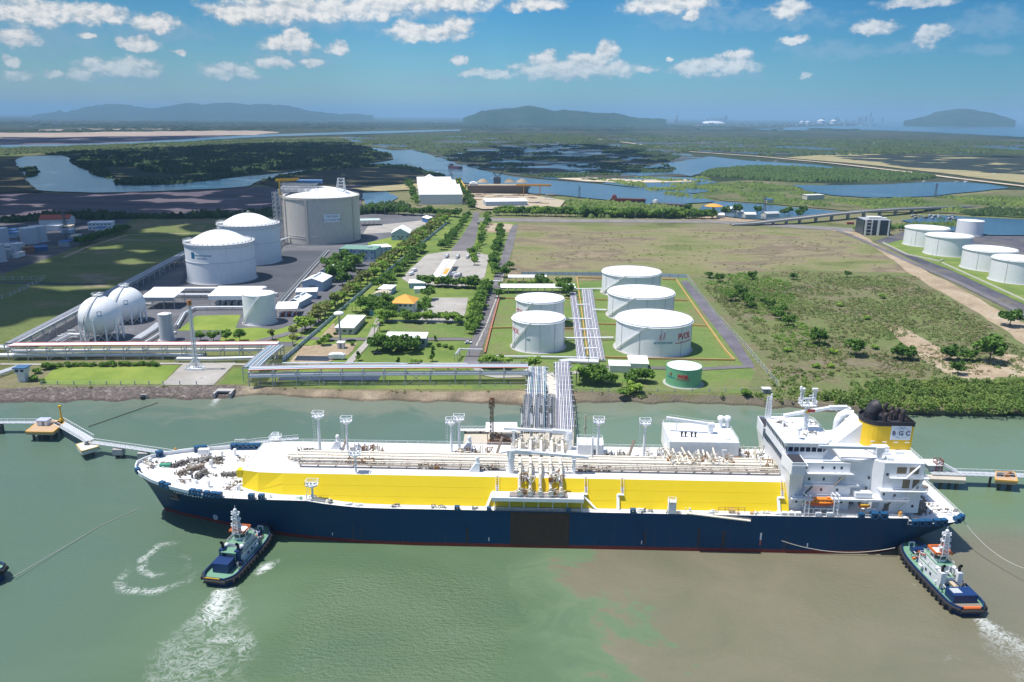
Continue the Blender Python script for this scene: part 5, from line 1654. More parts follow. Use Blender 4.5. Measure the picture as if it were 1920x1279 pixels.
# shaded estate
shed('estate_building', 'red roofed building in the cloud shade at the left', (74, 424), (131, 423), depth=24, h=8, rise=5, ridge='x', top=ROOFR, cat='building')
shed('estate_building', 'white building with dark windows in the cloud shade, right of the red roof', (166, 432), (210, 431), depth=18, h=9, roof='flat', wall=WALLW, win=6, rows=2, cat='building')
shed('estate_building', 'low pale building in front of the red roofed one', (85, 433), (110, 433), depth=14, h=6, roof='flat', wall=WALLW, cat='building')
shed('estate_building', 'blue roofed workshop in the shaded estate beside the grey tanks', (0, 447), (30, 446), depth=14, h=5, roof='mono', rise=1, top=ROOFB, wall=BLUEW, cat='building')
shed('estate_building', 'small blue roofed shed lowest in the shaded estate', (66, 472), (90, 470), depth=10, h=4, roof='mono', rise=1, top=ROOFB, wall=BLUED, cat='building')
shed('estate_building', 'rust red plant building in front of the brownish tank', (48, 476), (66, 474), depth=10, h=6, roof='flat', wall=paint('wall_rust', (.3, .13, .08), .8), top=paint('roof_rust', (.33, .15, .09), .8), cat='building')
re_ = random.Random(12)
for i in range(22):
 px, py = re_.uniform(-10, 190), re_.uniform(428, 490)
 if py > 505 - px * .35 or 30 < px < 90 and py < 476:
  continue
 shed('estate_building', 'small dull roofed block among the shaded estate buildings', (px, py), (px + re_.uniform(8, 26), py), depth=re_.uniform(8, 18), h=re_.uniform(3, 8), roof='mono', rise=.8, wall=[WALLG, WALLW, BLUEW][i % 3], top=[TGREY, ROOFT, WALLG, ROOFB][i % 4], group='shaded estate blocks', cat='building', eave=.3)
for i in range(16):
 px, py = re_.uniform(80, 330), re_.uniform(540, 640)
 if py < 655 - (px - 20) * .5 or 150 < px < 330 and py > 595:
  continue
 x, y = G(px, py, 3)
 t = thing('valve_skid', 'skid of pipes and valves on the yard around the gas spheres', 'valve skid', (x, y, 3), 0, 'valve skids on the gas yard')
 for k_ in range(4):
  m = MB()
  m.tube([(-5, k_ * 1.5, .8), (0, k_ * 1.5, .8), (0, k_ * 1.5, 2 + k_ * .5), (5, k_ * 1.5, 2 + k_ * .5)], .3, 6)
  m.build('pipe', [PIPEW, PIPEG, STEELD][k_ % 3], t)
# riverside huts by the bridge
for a, b_, d, h_, tp, lab in (((1363, 399), (1380, 399), 12, 6, ROOFW, 'white roofed hut nearest the orange pavilion'), ((1397, 410), (1417, 410), 12, 6, ROOFW, 'white roofed hut lowest among the riverside huts'), ((1436, 409), (1461, 408), 12, 6, paint('roof_grey', (.45, .46, .47), .7), 'grey roofed hut nearest the bridge ramp'),
       ((1382, 403), (1393, 403), 10, 5, TGREY, 'small grey hut between two white roofed huts'), ((1438, 382), (1450, 382), 14, 7, ROOFB, 'blue roofed fish farm hut out on the water'), ((1513, 376), (1545, 375), 14, 9, WALLW, 'long white house in the green scrub beyond the bridge'),
       ((1345, 410), (1358, 410), 10, 5, ROOFW, 'small white kiosk beside the highway')):
 shed('river_hut', lab, a, b_, depth=d, h=h_, roof='gable' if d < 14 else 'flat', rise=2.5, ridge='x', top=tp, wall=WALLC, group='huts by the bridge', cat='hut')
x, y = G(1337, 400, 3)
t = thing('pavilion', 'mushroom shaped pavilion with a wide orange roof by the highway', 'pavilion', (x, y, 3))
m = MB()
m.lathe([(14.5, 10.5), (14.8, 11), (8, 13.6), (2, 14.8), (.01, 15)], n=8, smooth=False)
m.lathe([(14.5, 10.5), (2, 9.5)], n=8, smooth=False)
m.build('roof', ROOFO, t)
m = MB()
m.cyl((0, 0, 0), (0, 0, 10), 2.4, 1.8, 10)
m.build('column', WALLC, t)
# guard tower on the bank
x, y = G(45, 714, 3)
t = thing('guard_tower', 'white guard tower with a blue flat roof on the river bank', 'guard tower', (x, y, 3))
m = MB()
m.box((0, 0, 2.5), (4, 4, 5))
m.box((0, 0, 6.3), (5.4, 5.4, 2.8))
m.build('wall', WALLW, t)
m = MB()
m.box((0, 0, 8.0), (7, 6.6, .5))
m.build('roof', BLUED, t)
for xx in (-1.4, 1.4):
 m = MB()
 m.box((xx, -2.72, 6.5), (1.8, .1, 1.3))
 m.build('window', GLASS, t)
def kiosk(label, px, py, w, d, h, wall, top):
 x, y = G(px, py, 3)
 t = thing('kiosk', label, 'kiosk', (x, y, 3))
 m = MB()
 m.box((0, 0, h / 2), (w, d, h))
 m.build('wall', wall, t)
 m = MB()
 m.box((0, 0, h + .12), (w + .7, d + .7, .3))
 m.build('roof', top, t)
 m = MB()
 m.box((0, -d / 2 - .03, h * .45), (w * .35, .1, h * .8))
 m.build('door', DOORM, t)
kiosk('small white kiosk standing on the sandy ground below the floodlight mast', 640, 653, 4.2, 4, 4, WALLW, ROOFW)
kiosk('white instrument hut beside the jetty root pipes', 1436, 737, 4, 3, 2.6, WALLG, ROOFW)
# the round white vessel beside the dark basin
x, y = G(632, 674, 3)
t = thing('water_vessel', 'white rounded water vessel beside the dark basin', 'tank', (x, y, 3))
m = MB()
m.box((0, 0, 2.2), (9.5, 3.6, 2.4))
m.ball((0, 0, 3.4), 1.9, 8, 16, (2.5, 1, .6))
m.build('vessel', TW, t)
for xx in (-3.4, 3.4):
 m = MB()
 m.box((xx, 0, .5), (1, 3.4, 1))
 m.build('saddle', CONCM, t)
# ================================================================ pipes, racks, walls, fences
def pts3(px, z):
 return [Vector((*G(x, y, z), z)) for x, y in px]
def offs(path, d):
 """path (list of Vector) shifted sideways by d"""
 out = []
 for i, p in enumerate(path):
  a = path[max(i - 1, 0)]
  b = path[min(i + 1, len(path) - 1)]
  q_ = (b - a)
  q_.z = 0
  q_.normalize()
  n = Vector((-q_.y, q_.x, 0))
  k_ = 1.0
  if 0 < i < len(path) - 1:
   e1 = (p - a).normalized()
   k_ = 1 / max(.4, abs(e1.x * q_.x + e1.y * q_.y))
  out.append(p + n * d * k_)
 return out
def rack(name, label, px, z, width, pipes, step=12.0, post=.4, cat='pipe rack', brace=True, deck=None, group=None, roof=None, zb=3.0, levels=1):
 """pipes = [(sideways offset, height above the rack beam, radius, material)]"""
 P = pts3(px, z)
 o0 = P[0].copy()
 o0.z = zb
 t = thing(name, label, cat, o0, 0, group)
 P = [p - o0 for p in P]
 zz = z - zb
 for (d, dz, r, m_) in pipes:
  b = MB()
  b.tube([q_ + Vector((0, 0, dz)) for q_ in offs(P, d)], r, 8)
  b.build('pipe', m_, t)
 stations = []
 acc = 0
 for a, b_ in zip(P, P[1:]):
  L = (b_ - a).length
  n = max(1, round(L / step))
  for i in range(n):
   stations.append((a.lerp(b_, i / n), (b_ - a).normalized()))
 stations.append((P[-1], (P[-1] - P[-2]).normalized()))
 while len(stations) > 98:
  stations = stations[::2]
 for k_, (p, d) in enumerate(stations):
  n = Vector((-d.y, d.x, 0)) * width / 2
  b = MB()
  for s_ in (-1, 1):
   b.bar(p + n * s_ - Vector((0, 0, zz)), p + n * s_ + Vector((0, 0, .3)), post)
  for lv in range(levels):
   h_ = -lv * zz * .32
   b.bar(p - n * 1.1 + Vector((0, 0, h_)), p + n * 1.1 + Vector((0, 0, h_)), post)
  if brace and k_ % 5 == 2 and zz > 4:
   b.bar(p + n - Vector((0, 0, zz)), p - n, post * .6)
   q_ = p + d * step
   b.bar(p - n - Vector((0, 0, zz)), q_ - n, post * .6)
   b.bar(q_ - n - Vector((0, 0, zz)), p - n, post * .6)
  b.build('post', STEEL, t)
 b = MB()
 for s_ in (-1, 1):
  e = offs(P, width / 2 * s_)
  for a, c_ in zip(e, e[1:]):
   b.bar(a - Vector((0, 0, .25)), c_ - Vector((0, 0, .25)), post * .8)
 b.build('beam', STEEL, t)
 if deck:
  b = MB()
  e1, e2 = offs(P, deck[0]), offs(P, deck[1])
  for i in range(len(P) - 1):
   q_ = Vector((0, 0, deck[2]))
   vs = [e1[i] + q_, e1[i + 1] + q_, e2[i + 1] + q_, e2[i] + q_]
   vs += [v - Vector((0, 0, .2)) for v in vs]
   b.add(vs, [(0, 3, 2, 1), (4, 5, 6, 7), (0, 1, 5, 4), (2, 3, 7, 6), (1, 2, 6, 5), (3, 0, 4, 7)])
  b.build('walkway', deck[3], t)
  b = MB()
  for s_ in (deck[0], deck[1]):
   b.rail([v + Vector((0, 0, deck[2])) for v in offs(P, s_)], 1.1, .08, False, 4, False)
  b.build('railing', STEELW, t)
 return t
WL = [(-3.2, .45, .42, PIPEW), (-2.2, .4, .3, PIPEG), (-1.2, .5, .5, PIPEW), (.2, .45, .4, PIPEG), (1.2, .4, .28, PIPEB), (2.2, .45, .42, PIPEW), (3.2, .35, .3, PIPEG)]
rack('shore_pipe_rack', 'long raised pipe rack along the river bank, right of the rising bend', [(468, 696), (600, 693), (760, 692), (900, 691), (990, 691)], 11, 7,
 [(-3.3, 1.6, .28, PIPER), (-2.4, 1.6, .35, PIPEW), (-1.0, 1.7, .4, PIPEB), (.4, 1.6, .32, PIPEW), (1.6, 1.6, .42, PIPEG), (2.6, 1.6, .3, PIPEB), (3.3, 1.6, .22, PIPER), (-3.0, -2.2, .75, PIPEW), (0, -2.4, .4, PIPEG), (2, -2.4, .4, PIPEW)], 12, .42, deck=(3.6, 4.8, 1.2, STEEL), levels=2)
rack('bend_pipe_rack', 'slanting stretch of raised rack with pale pipes climbing from the bank to the bend', [(470, 691), (492, 670), (518, 649)], 11, 9, [(-4 + i * 1.15, .6, .38, [PIPEW, PIPEB, PIPEW, PIPEG][i % 4]) for i in range(8)], 11, .4, levels=2)
rack('inland_pipe_rack', 'long raised rack of pale pipes across the front of the gas terminal', [(20, 649), (200, 647.5), (380, 647), (522, 646)], 11, 8, [(-3.6, 1.1, .3, PIPER), (-2.6, 1.0, .55, PIPEW), (-1.2, .6, .4, PIPEG), (0, .7, .5, PIPEW), (1.4, .6, .35, PIPEB), (2.6, .6, .5, PIPEW), (3.5, 1.0, .3, PIPER), (-2, -3, .5, PIPEW), (1, -3, .5, PIPEW)], 12, .4, levels=2)
rack('low_pipe_rack', 'low thick white pipeline running parallel in front of the inland rack', [(-60, 667), (30, 666), (200, 665.5), (330, 665.5), (384, 666)], 5, 5, [(-1.6, .5, .7, PIPEW), (.3, .5, .5, PIPEW), (1.6, .5, .4, PIPEG)], 11, .35, brace=False)
rack('low_pipe_rack', 'short white pipeline passing the foot of the lattice mast', [(332, 673), (400, 673), (478, 671)], 5, 4, [(-1, .5, .55, PIPEW), (.6, .5, .5, PIPEW)], 11, .35, brace=False)
rack('low_pipe_rack', 'pale pipelines leaving the left edge of the photo behind the guard tower', [(-80, 646), (-20, 650), (24, 652)], 6, 6, [(-2, .5, .6, PIPEW), (0, .5, .5, PIPEW), (2, .5, .5, PIPEG)], 11, .35, brace=False)
rack('low_pipe_rack', 'white pipes sloping down to the jetty at the left edge', [(-60, 722), (0, 700), (36, 688)], 4.5, 5, [(-1.8, .4, .5, PIPEW), (0, .4, .5, PIPEW), (1.8, .4, .4, PIPEW)], 9, .3, brace=False)
rack('boundary_pipe_rack', 'long grey rack running diagonally behind the gas spheres towards the domed tanks', [(22, 646), (110, 600), (210, 547), (350, 473)], 9, 9, [(-3.8 + i * 1.25, .6, .45, [PIPEG, STEEL, PIPEG, STEELD][i % 4]) for i in range(7)], 14, .45, deck=(-4.6, -3.4, 1.8, STEEL))
rack('yard_pipe_rack', 'low white pipework around the back of the lawn by the small white tank', [(330, 612), (344, 588), (364, 577), (412, 576), (462, 576)], 5, 3, [(-.8, .4, .6, PIPEW), (.7, .4, .35, PIPEG)], 9, .3, brace=False)
rack('yard_pipe_rack', 'pipe rack close in front of the nearer domed tank', [(288, 541), (360, 541), (430, 541), (500, 540)], 6, 6, [(-2, .5, .5, PIPEW), (-.6, .5, .45, PIPEG), (.8, .5, .6, PIPEW), (2.2, .5, .35, PIPEL)], 10, .35, brace=False)
rack('yard_pipe_rack', 'pipe rack in front of the canopies at the foot of the domed tank', [(300, 553), (400, 553), (520, 551)], 5, 5, [(-2, .5, .45, PIPEG), (-.4, .5, .5, PIPEW), (1.6, .5, .45, PIPEG)], 10, .35, brace=False)
rack('yard_pipe_rack', 'dark pipe trench slanting along the terminal road beside the bund', [(613, 470), (580, 506), (548, 542), (518, 575)], 4.5, 5, [(-2, .4, .4, STEELD), (-.6, .4, .45, PIPEG), (.9, .4, .45, STEELD), (2.1, .4, .35, PIPEW)], 9, .35, brace=False)
rack('yard_pipe_rack', 'short pipe run from the gas spheres to the rusty upright tank', [(256, 636), (285, 618), (300, 606)], 4, 6, [(-2.2 + i * 1.1, .4, .35, PIPEW) for i in range(5)], 7, .3, brace=False)
rack('yard_pipe_rack', 'white pipe looping past the foot of the rusty upright tank', [(268, 645), (290, 632), (302, 624), (330, 624)], 4, 2, [(0, .4, .55, PIPEW)], 7, .3, brace=False)
rack('yard_pipe_rack', 'grey pipework frame left of the gas spheres', [(104, 642), (130, 628), (152, 628)], 6, 6, [(-2, .5, .4, PIPEG), (0, .5, .5, PIPEW), (2, .5, .4, PIPEG)], 8, .3, brace=False)
rack('yard_pipe_rack', 'pipes linking the concrete tank to the domed tank behind', [(505, 482), (522, 452), (540, 446)], 9, 5, [(-1.8, .5, .5, PIPEW), (-.2, .5, .4, PIPEG), (1.6, .5, .5, PIPEW)], 12, .4, brace=False)
rack('overhead_pipe_bridge', 'white overhead pipe bridge crossing the road behind the truck yard', [(830, 527), (884, 527), (938, 528)], 8, 1.6, [(-.3, .4, .5, PIPEW), (.5, .4, .35, PIPEW)], 16, .35, brace=False)
rack('overhead_pipe_bridge', 'grey pipe gantry crossing the road near the shore rack', [(855, 665), (862, 655), (880, 655.5), (905, 656)], 7.5, 1.8, [(-.4, .3, .3, PIPEG), (.4, .3, .25, PIPEW)], 8, .3, brace=False)
rack('yard_pipe_rack', 'white valve frame behind the shore rack at the end of the road', [(812, 685), (840, 685), (876, 685)], 6.5, 5, [(-2, .4, .3, PIPEW), (-.6, .4, .25, PIPEG), (.6, .4, .25, PIPEW), (2, .4, .3, PIPEW)], 6, .35, brace=False)
rack('yard_pipe_rack', 'thin pale pipe running above the dark basin behind the shore rack', [(530, 681), (620, 681), (740, 682), (812, 684)], 4.5, 1.6, [(-.4, .3, .25, PIPEW), (.4, .3, .2, PIPEB)], 12, .25, brace=False)
# pipe bundles inside the tank farm
rack('pipe_bundle', 'narrow bundle of lilac pipes between the white tanks, left one', [(1074, 549), (1080, 590), (1086, 640), (1091, 676)], 4.0, 5.2, [(-2.2 + i * .9, .4, .3, [PIPEL, PIPEW, PIPEL][i % 3]) for i in range(6)], 8, .3, brace=False)
rack('pipe_bundle', 'wide bundle of pale pipes between the white tanks, right one', [(1101, 544), (1107, 590), (1115, 640), (1121, 676)], 4.0, 9, [(-4 + i * .88, .4, .3, [PIPEW, PIPEL, PIPEW, PIPEL, PIPEG][i % 5]) for i in range(10)], 8, .3, brace=False)
for a, b_, lab in (((1059, 598), (1108, 598.5), 'from the rear narrow tank to the bundle'), ((1059, 634.5), (1150, 633.5), 'between the front narrow tank and the front broad tank'), ((1112, 581), (1137, 581.5), 'from the middle broad tank to the bundle'), ((1074, 542.5), (1131, 541.5), 'from the rear broad tank to the bundle'), ((1086, 618), (1121, 618), 'low across both bundles near the front tanks'), ((1095, 654), (1120, 653.5), 'low across both bundles near the river end'), ((1080, 572), (1104, 571.5), 'low across both bundles near the back')):
 rack('tank_pipe', 'white pipe ' + lab, [a, b_], 4.6, 1.8, [(-.5, .35, .4, PIPEW), (.5, .35, .3, PIPEW)], 9, .25, brace=False, cat='pipe')
rack('shore_header_pipe', 'white header pipe curving along the river side of the tank farm', [(930, 669), (1000, 669), (1090, 671), (1122, 672)], 4.2, 1.6, [(-.4, .35, .4, PIPEW), (.5, .35, .3, PIPEG)], 10, .25, brace=False, cat='pipe')
rack('header_manifold', 'cluster of thick white pipes where the bundles meet the jetty pipes', [(1050, 678), (1070, 676), (1090, 677), (1122, 678)], 4.5, 5, [(-1.8, .3, .6, PIPEW), (0, .3, .55, PIPEW), (1.6, .3, .5, PIPEW)], 6, .3, brace=False, cat='pipes')
def low_wall(label, runs, mat, h=1.3, t_=.6, name='bund_wall'):
 ox, oy = G(*runs[0][0], 3)
 o = thing(name, label, 'low wall', (ox, oy, 3))
 for rn in runs:
  P = [Vector((*G(x, y, 3), 0)) - Vector((ox, oy, 0)) for x, y in rn]
  b = MB()
  for a, c_ in zip(P, P[1:]):
   b.bar(a + Vector((0, 0, h / 2)), c_ + Vector((0, 0, h / 2)), t_, h)
  b.build('wall_run', mat, o)
BUNDW = paint('bund_orange', (.58, .36, .13), .8, wear=.3, wcol=(.45, .3, .2))
BUNDR = paint('bund_red', (.38, .15, .09), .8, wear=.4, wcol=(.55, .45, .35))
low_wall('orange bund walls round the three broad tanks, thickest towards the river', [[(1081.7, 522.4), (1090, 580), (1096, 625), (1102, 669)], [(1267.8, 526), (1313, 592), (1360, 659), (1377, 677)], [(1122.7, 671.6), (1250.5, 675), (1377, 677)], [(1116, 563.5), (1142, 564)], [(1116, 609), (1157, 610)], [(1262, 564), (1290, 565)], [(1297, 611), (1325, 613)], [(1242, 525), (1268, 526)], [(1082, 522), (1130, 523)]], BUNDW)
low_wall('orange cross walls round the two narrower white tanks', [[(935, 560), (967, 561)], [(917.5, 617), (960, 616)], [(1058, 618), (1098, 618)], [(1058, 561), (1095, 562)]], BUNDW)
low_wall('red and white bund wall along the road, left end of the tank farm', [[(936, 560), (922, 611), (909, 664)]], BUNDR, 1.4, 1.0)
low_wall('white kerb wall beyond the road of the right hand terminal', [[(1655, 456), (1700, 478), (1762, 491), (1768, 488)], [(1766, 494), (1850, 532), (1930, 569), (2050, 625)]], WALLC, 1.4, .9, 'kerb_wall')
def fence(name, label, px, h, mat, post=4.0, solid=True, cat='wall', t_=.22):
 ox, oy = G(*px[0], 3)
 o = thing(name, label, cat, (ox, oy, 3))
 P = [Vector((*G(x, y, 3), 0)) - Vector((ox, oy, 0)) for x, y in px]
 b = MB()
 for a, c_ in zip(P, P[1:]):
  if solid:
   b.bar(a + Vector((0, 0, h / 2)), c_ + Vector((0, 0, h / 2)), t_, h)
  else:
   for z in (.4, h * .5, h):
    b.bar(a + Vector((0, 0, z)), c_ + Vector((0, 0, z)), .07)
 b.build('panel' if solid else 'wire', mat, o)
 tot = sum((c_ - a).length for a, c_ in zip(P, P[1:]))
 post = max(post, tot / 95)
 for a, c_ in zip(P, P[1:]):
  n = max(1, int((c_ - a).length / post))
  for i in range(n):
   p = a.lerp(c_, i / n)
   b = MB()
   b.box((p.x, p.y, h / 2 + .1), (.4, .4, h + .2))
   b.build('post', WALLG if solid else STEEL, o)
WALLB = paint('wall_pale_blue', (.46, .57, .64), .7, wear=.2, wcol=(.2, .27, .3))
fence('boundary_wall', 'long pale blue boundary wall slanting from the river rack up to the highway', [(530, 679), (590, 628), (640, 584), (720, 516), (790, 459), (838, 420)], 2.8, WALLB, 6)
fence('boundary_wall', 'pale blue fence behind the three broad tanks', [(978, 516), (1130, 517), (1240, 519), (1287, 521)], 3.2, WALLB, 6)
fence('yard_wall', 'grey low wall in front of the orange roofed house', [(712, 603), (780, 604), (872, 606)], 1.6, WALLG, 6)
fence('wire_fence', 'tall wire fence between the tank farm road and the scrub', [(1288, 521), (1340, 590), (1400, 655), (1461, 728)], 3.0, STEELW, 6, False, 'fence')
fence('wire_fence', 'wire fence along the top of the bank beside the bright lawn', [(78, 722), (200, 722), (306, 722), (400, 722)], 2.2, STEELW, 7, False, 'fence')
fence('wire_fence', 'wire fence along the river side of the pipe rack', [(485, 724), (700, 724), (985, 725)], 2.2, STEEL, 8, False, 'fence')
fence('wire_fence', 'wire fence across the shaded fields at the left edge', [(-100, 524), (60, 525), (88, 522)], 3, STEELW, 8, False, 'fence')
fence('wire_fence', 'slanting wire fence left of the shaded field', [(-60, 580), (20, 556), (84, 524)], 3, STEELW, 8, False, 'fence')
fence('wire_fence', 'wire fence behind the green tank along the bank', [(1080, 735), (1200, 735), (1330, 735), (1450, 733)], 2.0, STEEL, 8, False, 'fence')
# ---------------------------------------------------------------- masts
def mast(label, px, py, ytop, kind, name='floodlight_mast', cat='mast', group=None, z0=3.0):
 x, y = G(px, py, z0)
 h = HT(px, py, z0, ytop) - z0
 t = thing(name, label, cat, (x, y, z0), 0, group)
 if kind == 'round':
  b = MB()
  b.cyl((0, 0, 0), (0, 0, h), .75, .5, 12)
  b.build('pole', WALLG, t)
  b = MB()
  b.lathe([(.3, h - 1.4), (3.2, h - .6), (3.4, h + .2), (2.6, h + 1.0), (.01, h + 1.2)], n=20)
  b.build('lamp_head', ROOFW, t)
 elif kind == 'lattice':
  b = MB()
  b.lattice((0, 0, 0), (0, 0, h * .96), 2.2, .22, int(h / 2.4), 1.0)
  b.build('lattice', STEELW, t)
  b = MB()
  b.cyl((.2, 0, 0), (.2, 0, h * .98), .4, n=8)
  b.build('pole', WALLG, t)
  b = MB()
  b.cyl((0, 0, h * .93), (0, 0, h), 1.3, 1.1, 10)
  b.build('tip', paint('rust_orange', (.40, .17, .06), .8), t)
  b = MB()
  b.lattice((-6, -2, 0), (0, 0, 6), 1.4, .2, 5)
  b.box((0, 0, .6), (9, 5, 1.2))
  b.lattice((6, -2, 0), (0, 0, 6), 1.4, .2, 5)
  b.build('base_frame', STEELW, t)
 else:
  b = MB()
  b.cyl((0, 0, 0), (0, 0, h), .18, .1, 6)
  b.build('pole', STEEL, t)
  b = MB()
  b.bar((0, 0, h), (1.6, 0, h + .2), .14)
  b.box((1.8, 0, h + .15), (.9, .35, .2))
  b.build('lamp_head', STEELW, t)
 return t
mast('tall round headed floodlight mast in the middle compound', 638, 640, 588, 'round')
mast('tall lattice vent mast with a rusty tip in front of the gas terminal', 368, 693, 563, 'lattice', 'vent_mast')
mast('single dark lamp post in the tank farm beside the pale pipe bundle', 1103, 686, 609, 'lamp', 'lamp_post', 'lamp post')
SL = 'slender lamp posts along the road beside the tank farm'
for x, y in [(897, 655), (906, 626), (915, 596), (923, 566), (935, 530), (945, 498), (955, 465)]:
 mast('slender grey lamp post on the verge of the tank farm road', x, y, y - 18, 'lamp', 'lamp_post', 'lamp post', SL)
for i, x in enumerate(range(930, 1400, 52)):
 mast('thin lamp post along the highway avenue', x, 416 + (x - 930) * .008, 397, 'lamp', 'lamp_post', 'lamp post', 'thin lamp posts along the highway')
for x in (705, 722, 742, 765, 790):
 mast('thin lamp post behind the white lot at the terminal corner', x, 410, 388, 'lamp', 'lamp_post', 'lamp post', 'thin lamp posts behind the white lot')
for x, y in ((1688, 440), (1706, 470), (1745, 500), (1800, 478)):
 mast('thin lamp post among the white tanks of the right hand terminal', x, y, y - 30, 'lamp', 'lamp_post', 'lamp post', 'lamp posts of the right hand terminal')
def pylon(px, py, ytop, label):
 x, y = G(px, py, 3)
 h = HT(px, py, 3, ytop) - 3
 t = thing('power_pylon', label, 'pylon', (x, y, 3), 0)
 b = MB()
 b.lattice((0, 0, 0), (0, 0, h), h * .16, .3, 9, 1.0)
 b.build('tower', STEELD, t)
 for k_ in (.72, .83, .94):
  b = MB()
  b.bar((-h * .13, 0, h * k_), (h * .13, 0, h * k_), .5)
  b.build('cross_arm', STEELD, t)
pylon(1432, 404, 368, 'power pylon standing in the water beside the bridge')
pylon(1086, 372, 349, 'power pylon on the river bank behind the barge yard')
pylon(127, 456, 400, 'tall lattice tower in the shaded industrial estate')
pylon(1753, 372, 344, 'power pylon at the far shore of the right hand lake')
pylon(846, 352, 322, 'power pylon by the river beyond the white warehouse')
# ================================================================ bridge
P = [Vector((*G(x, y, z), z)) for x, y, z in ((1372, 421, 4.5), (1410, 418.5, 6), (1450, 414, 8.5), (1500, 408.5, 11), (1560, 401.5, 12.5), (1620, 396, 12.5), (1680, 392, 12), (1740, 389.5, 9.5), (1790, 388, 6), (1830, 387.5, 4))]
t = thing('road_bridge', 'long curved concrete road bridge over the channel behind the open field', 'bridge', (P[0].x, P[0].y, 0))
P = [p - Vector((P[0].x, P[0].y, 0)) for p in P]
E1, E2 = offs(P, 6), offs(P, -6)
b = MB()
for i in range(len(P) - 1):
 vs = [E1[i], E1[i + 1], E2[i + 1], E2[i]]
 vs += [v - Vector((0, 0, 1.8)) for v in vs]
 b.add(vs, [(0, 3, 2, 1), (4, 5, 6, 7), (0, 1, 5, 4), (2, 3, 7, 6)])
b.build('deck', paint('bridge_concrete', (.36, .34, .315), .85), t)
for E_ in (E1, E2):
 b = MB()
 for a, c_ in zip(E_, E_[1:]):
  b.bar(a + Vector((0, 0, .6)), c_ + Vector((0, 0, .6)), .35, 1.2)
  for k_ in range(10):
   p = a.lerp(c_, k_ / 10)
   b.bar(p, p + Vector((0, 0, 1.6)), .5)
 b.build('parapet', paint('parapet_pale', (.52, .50, .46), .8), t)
for i in range(1, 9):
 for k_ in (0, .5):
  p = P[i].lerp(P[min(i + 1, 9)], k_)
  if p.z < 6:
   continue
  b = MB()
  b.box((p.x, p.y - 3, p.z / 2 - .9), (2, 2, p.z - 1.8))
  b.box((p.x, p.y + 3, p.z / 2 - .9), (2, 2, p.z - 1.8))
  b.build('pier', CONCM, t)
# ================================================================ jetty
DECKC = paint('jetty_deck', (.50, .45, .37), .85, wear=.4, wcol=(.3, .25, .2), streak=False)
DECKO = paint('dolphin_deck', (.48, .33, .20), .85, wear=.4, wcol=(.55, .45, .35), streak=False)
PILE = paint('pile_dark', (.09, .085, .08), .8)
def platform(label, px, z, th, deck, edge=None, name='mooring_dolphin', cat='dolphin', piles=3, group=None):
 P = [G(x, y, z) for x, y in px]
 cx, cy = sum(p[0] for p in P) / len(P), sum(p[1] for p in P) / len(P)
 t = thing(name, label, cat, (cx, cy, 0), 0, group)
 Q = [(p[0] - cx, p[1] - cy) for p in P]
 b = MB()
 b.prism(Q, z - th, z)
 b.build('deck', deck, t)
 if edge:
  b = MB()
  n = len(Q)
  for i in range(n):
   b.bar((*Q[i], z - .25), (*Q[(i + 1) % n], z - .25), .4, .7)
  b.build('kerb', edge, t)
 for i in range(piles):
  for j in range(piles):
   u, v = (i + .5) / piles, (j + .5) / piles
   a = Vector(Q[0]).lerp(Vector(Q[1]), u)
   c_ = Vector(Q[3]).lerp(Vector(Q[2]), u)
   p = a.lerp(c_, v)
   b = MB()
   b.cyl((p.x, p.y, -2), (p.x, p.y, z - th), .6, n=10)
   b.build('pile', PILE, t)
 return t
def catwalk(label, px, z, w_, mat=None, name='catwalk', truss=1.2, piles=0, group=None):
 P = [Vector((*G(x, y, z), z)) for x, y in px]
 o0 = P[0].copy()
 o0.z = 0
 t = thing(name, label, 'catwalk', o0, 0, group)
 P = [p - o0 for p in P]
 b = MB()
 e1, e2 = offs(P, w_ / 2), offs(P, -w_ / 2)
 for i in range(len(P) - 1):
  vs = [e1[i], e1[i + 1], e2[i + 1], e2[i]]
  vs += [v - Vector((0, 0, .25)) for v in vs]
  b.add(vs, [(0, 3, 2, 1), (4, 5, 6, 7), (0, 1, 5, 4), (2, 3, 7, 6), (1, 2, 6, 5), (3, 0, 4, 7)])
 b.build('walkway', mat or STEEL, t)
 for e in (e1, e2):
  b = MB()
  for a, c_ in zip(e, e[1:]):
   n = max(1, int((c_ - a).length / 2.5))
   b.bar(a + Vector((0, 0, truss)), c_ + Vector((0, 0, truss)), .16)
   b.bar(a, c_, .22)
   for i in range(n):
    p, q_ = a.lerp(c_, i / n), a.lerp(c_, (i + 1) / n)
    b.bar(p, p + Vector((0, 0, truss)), .12)
    b.bar(p, q_ + Vector((0, 0, truss)), .09)
  b.build('side_truss', STEELW, t)
 for i in range(piles):
  p = P[0].lerp(P[-1], (i + .5) / piles)
  b = MB()
  b.cyl((p.x, p.y, -2), (p.x, p.y, p.z - .3), .5, n=8)
  b.build('pile', PILE, t)
 return t
catwalk('straight catwalk from the left edge to the orange edged platform', [(-80, 791), (0, 792), (76, 792)], 5, 3.0)
x, y = G(2, 812, 0)
t = thing('mooring_pile', 'dark mooring pile cut by the left edge of the photo', 'pile', (x, y, 0))
b = MB()
b.cyl((0, 0, -2), (0, 0, 4), 1.6, n=12)
b.build('shaft', PILE, t)
t = platform('orange edged mooring platform left of the ship, with a small hut', [(48, 809), (99, 810), (124, 789), (76, 787)], 5, 1.6, DECKO, paint('kerb_orange', (.75, .40, .08), .7))
x, y = G(83, 796, 5)
t = thing('platform_hut', 'small pale hut on the orange edged mooring platform', 'hut', (x, y, 5))
b = MB()
b.box((0, 0, 1.2), (4.6, 3.6, 2.4))
b.build('wall', STEELW, t)
b = MB()
b.box((0, 0, 2.55), (5.4, 4.4, .3))
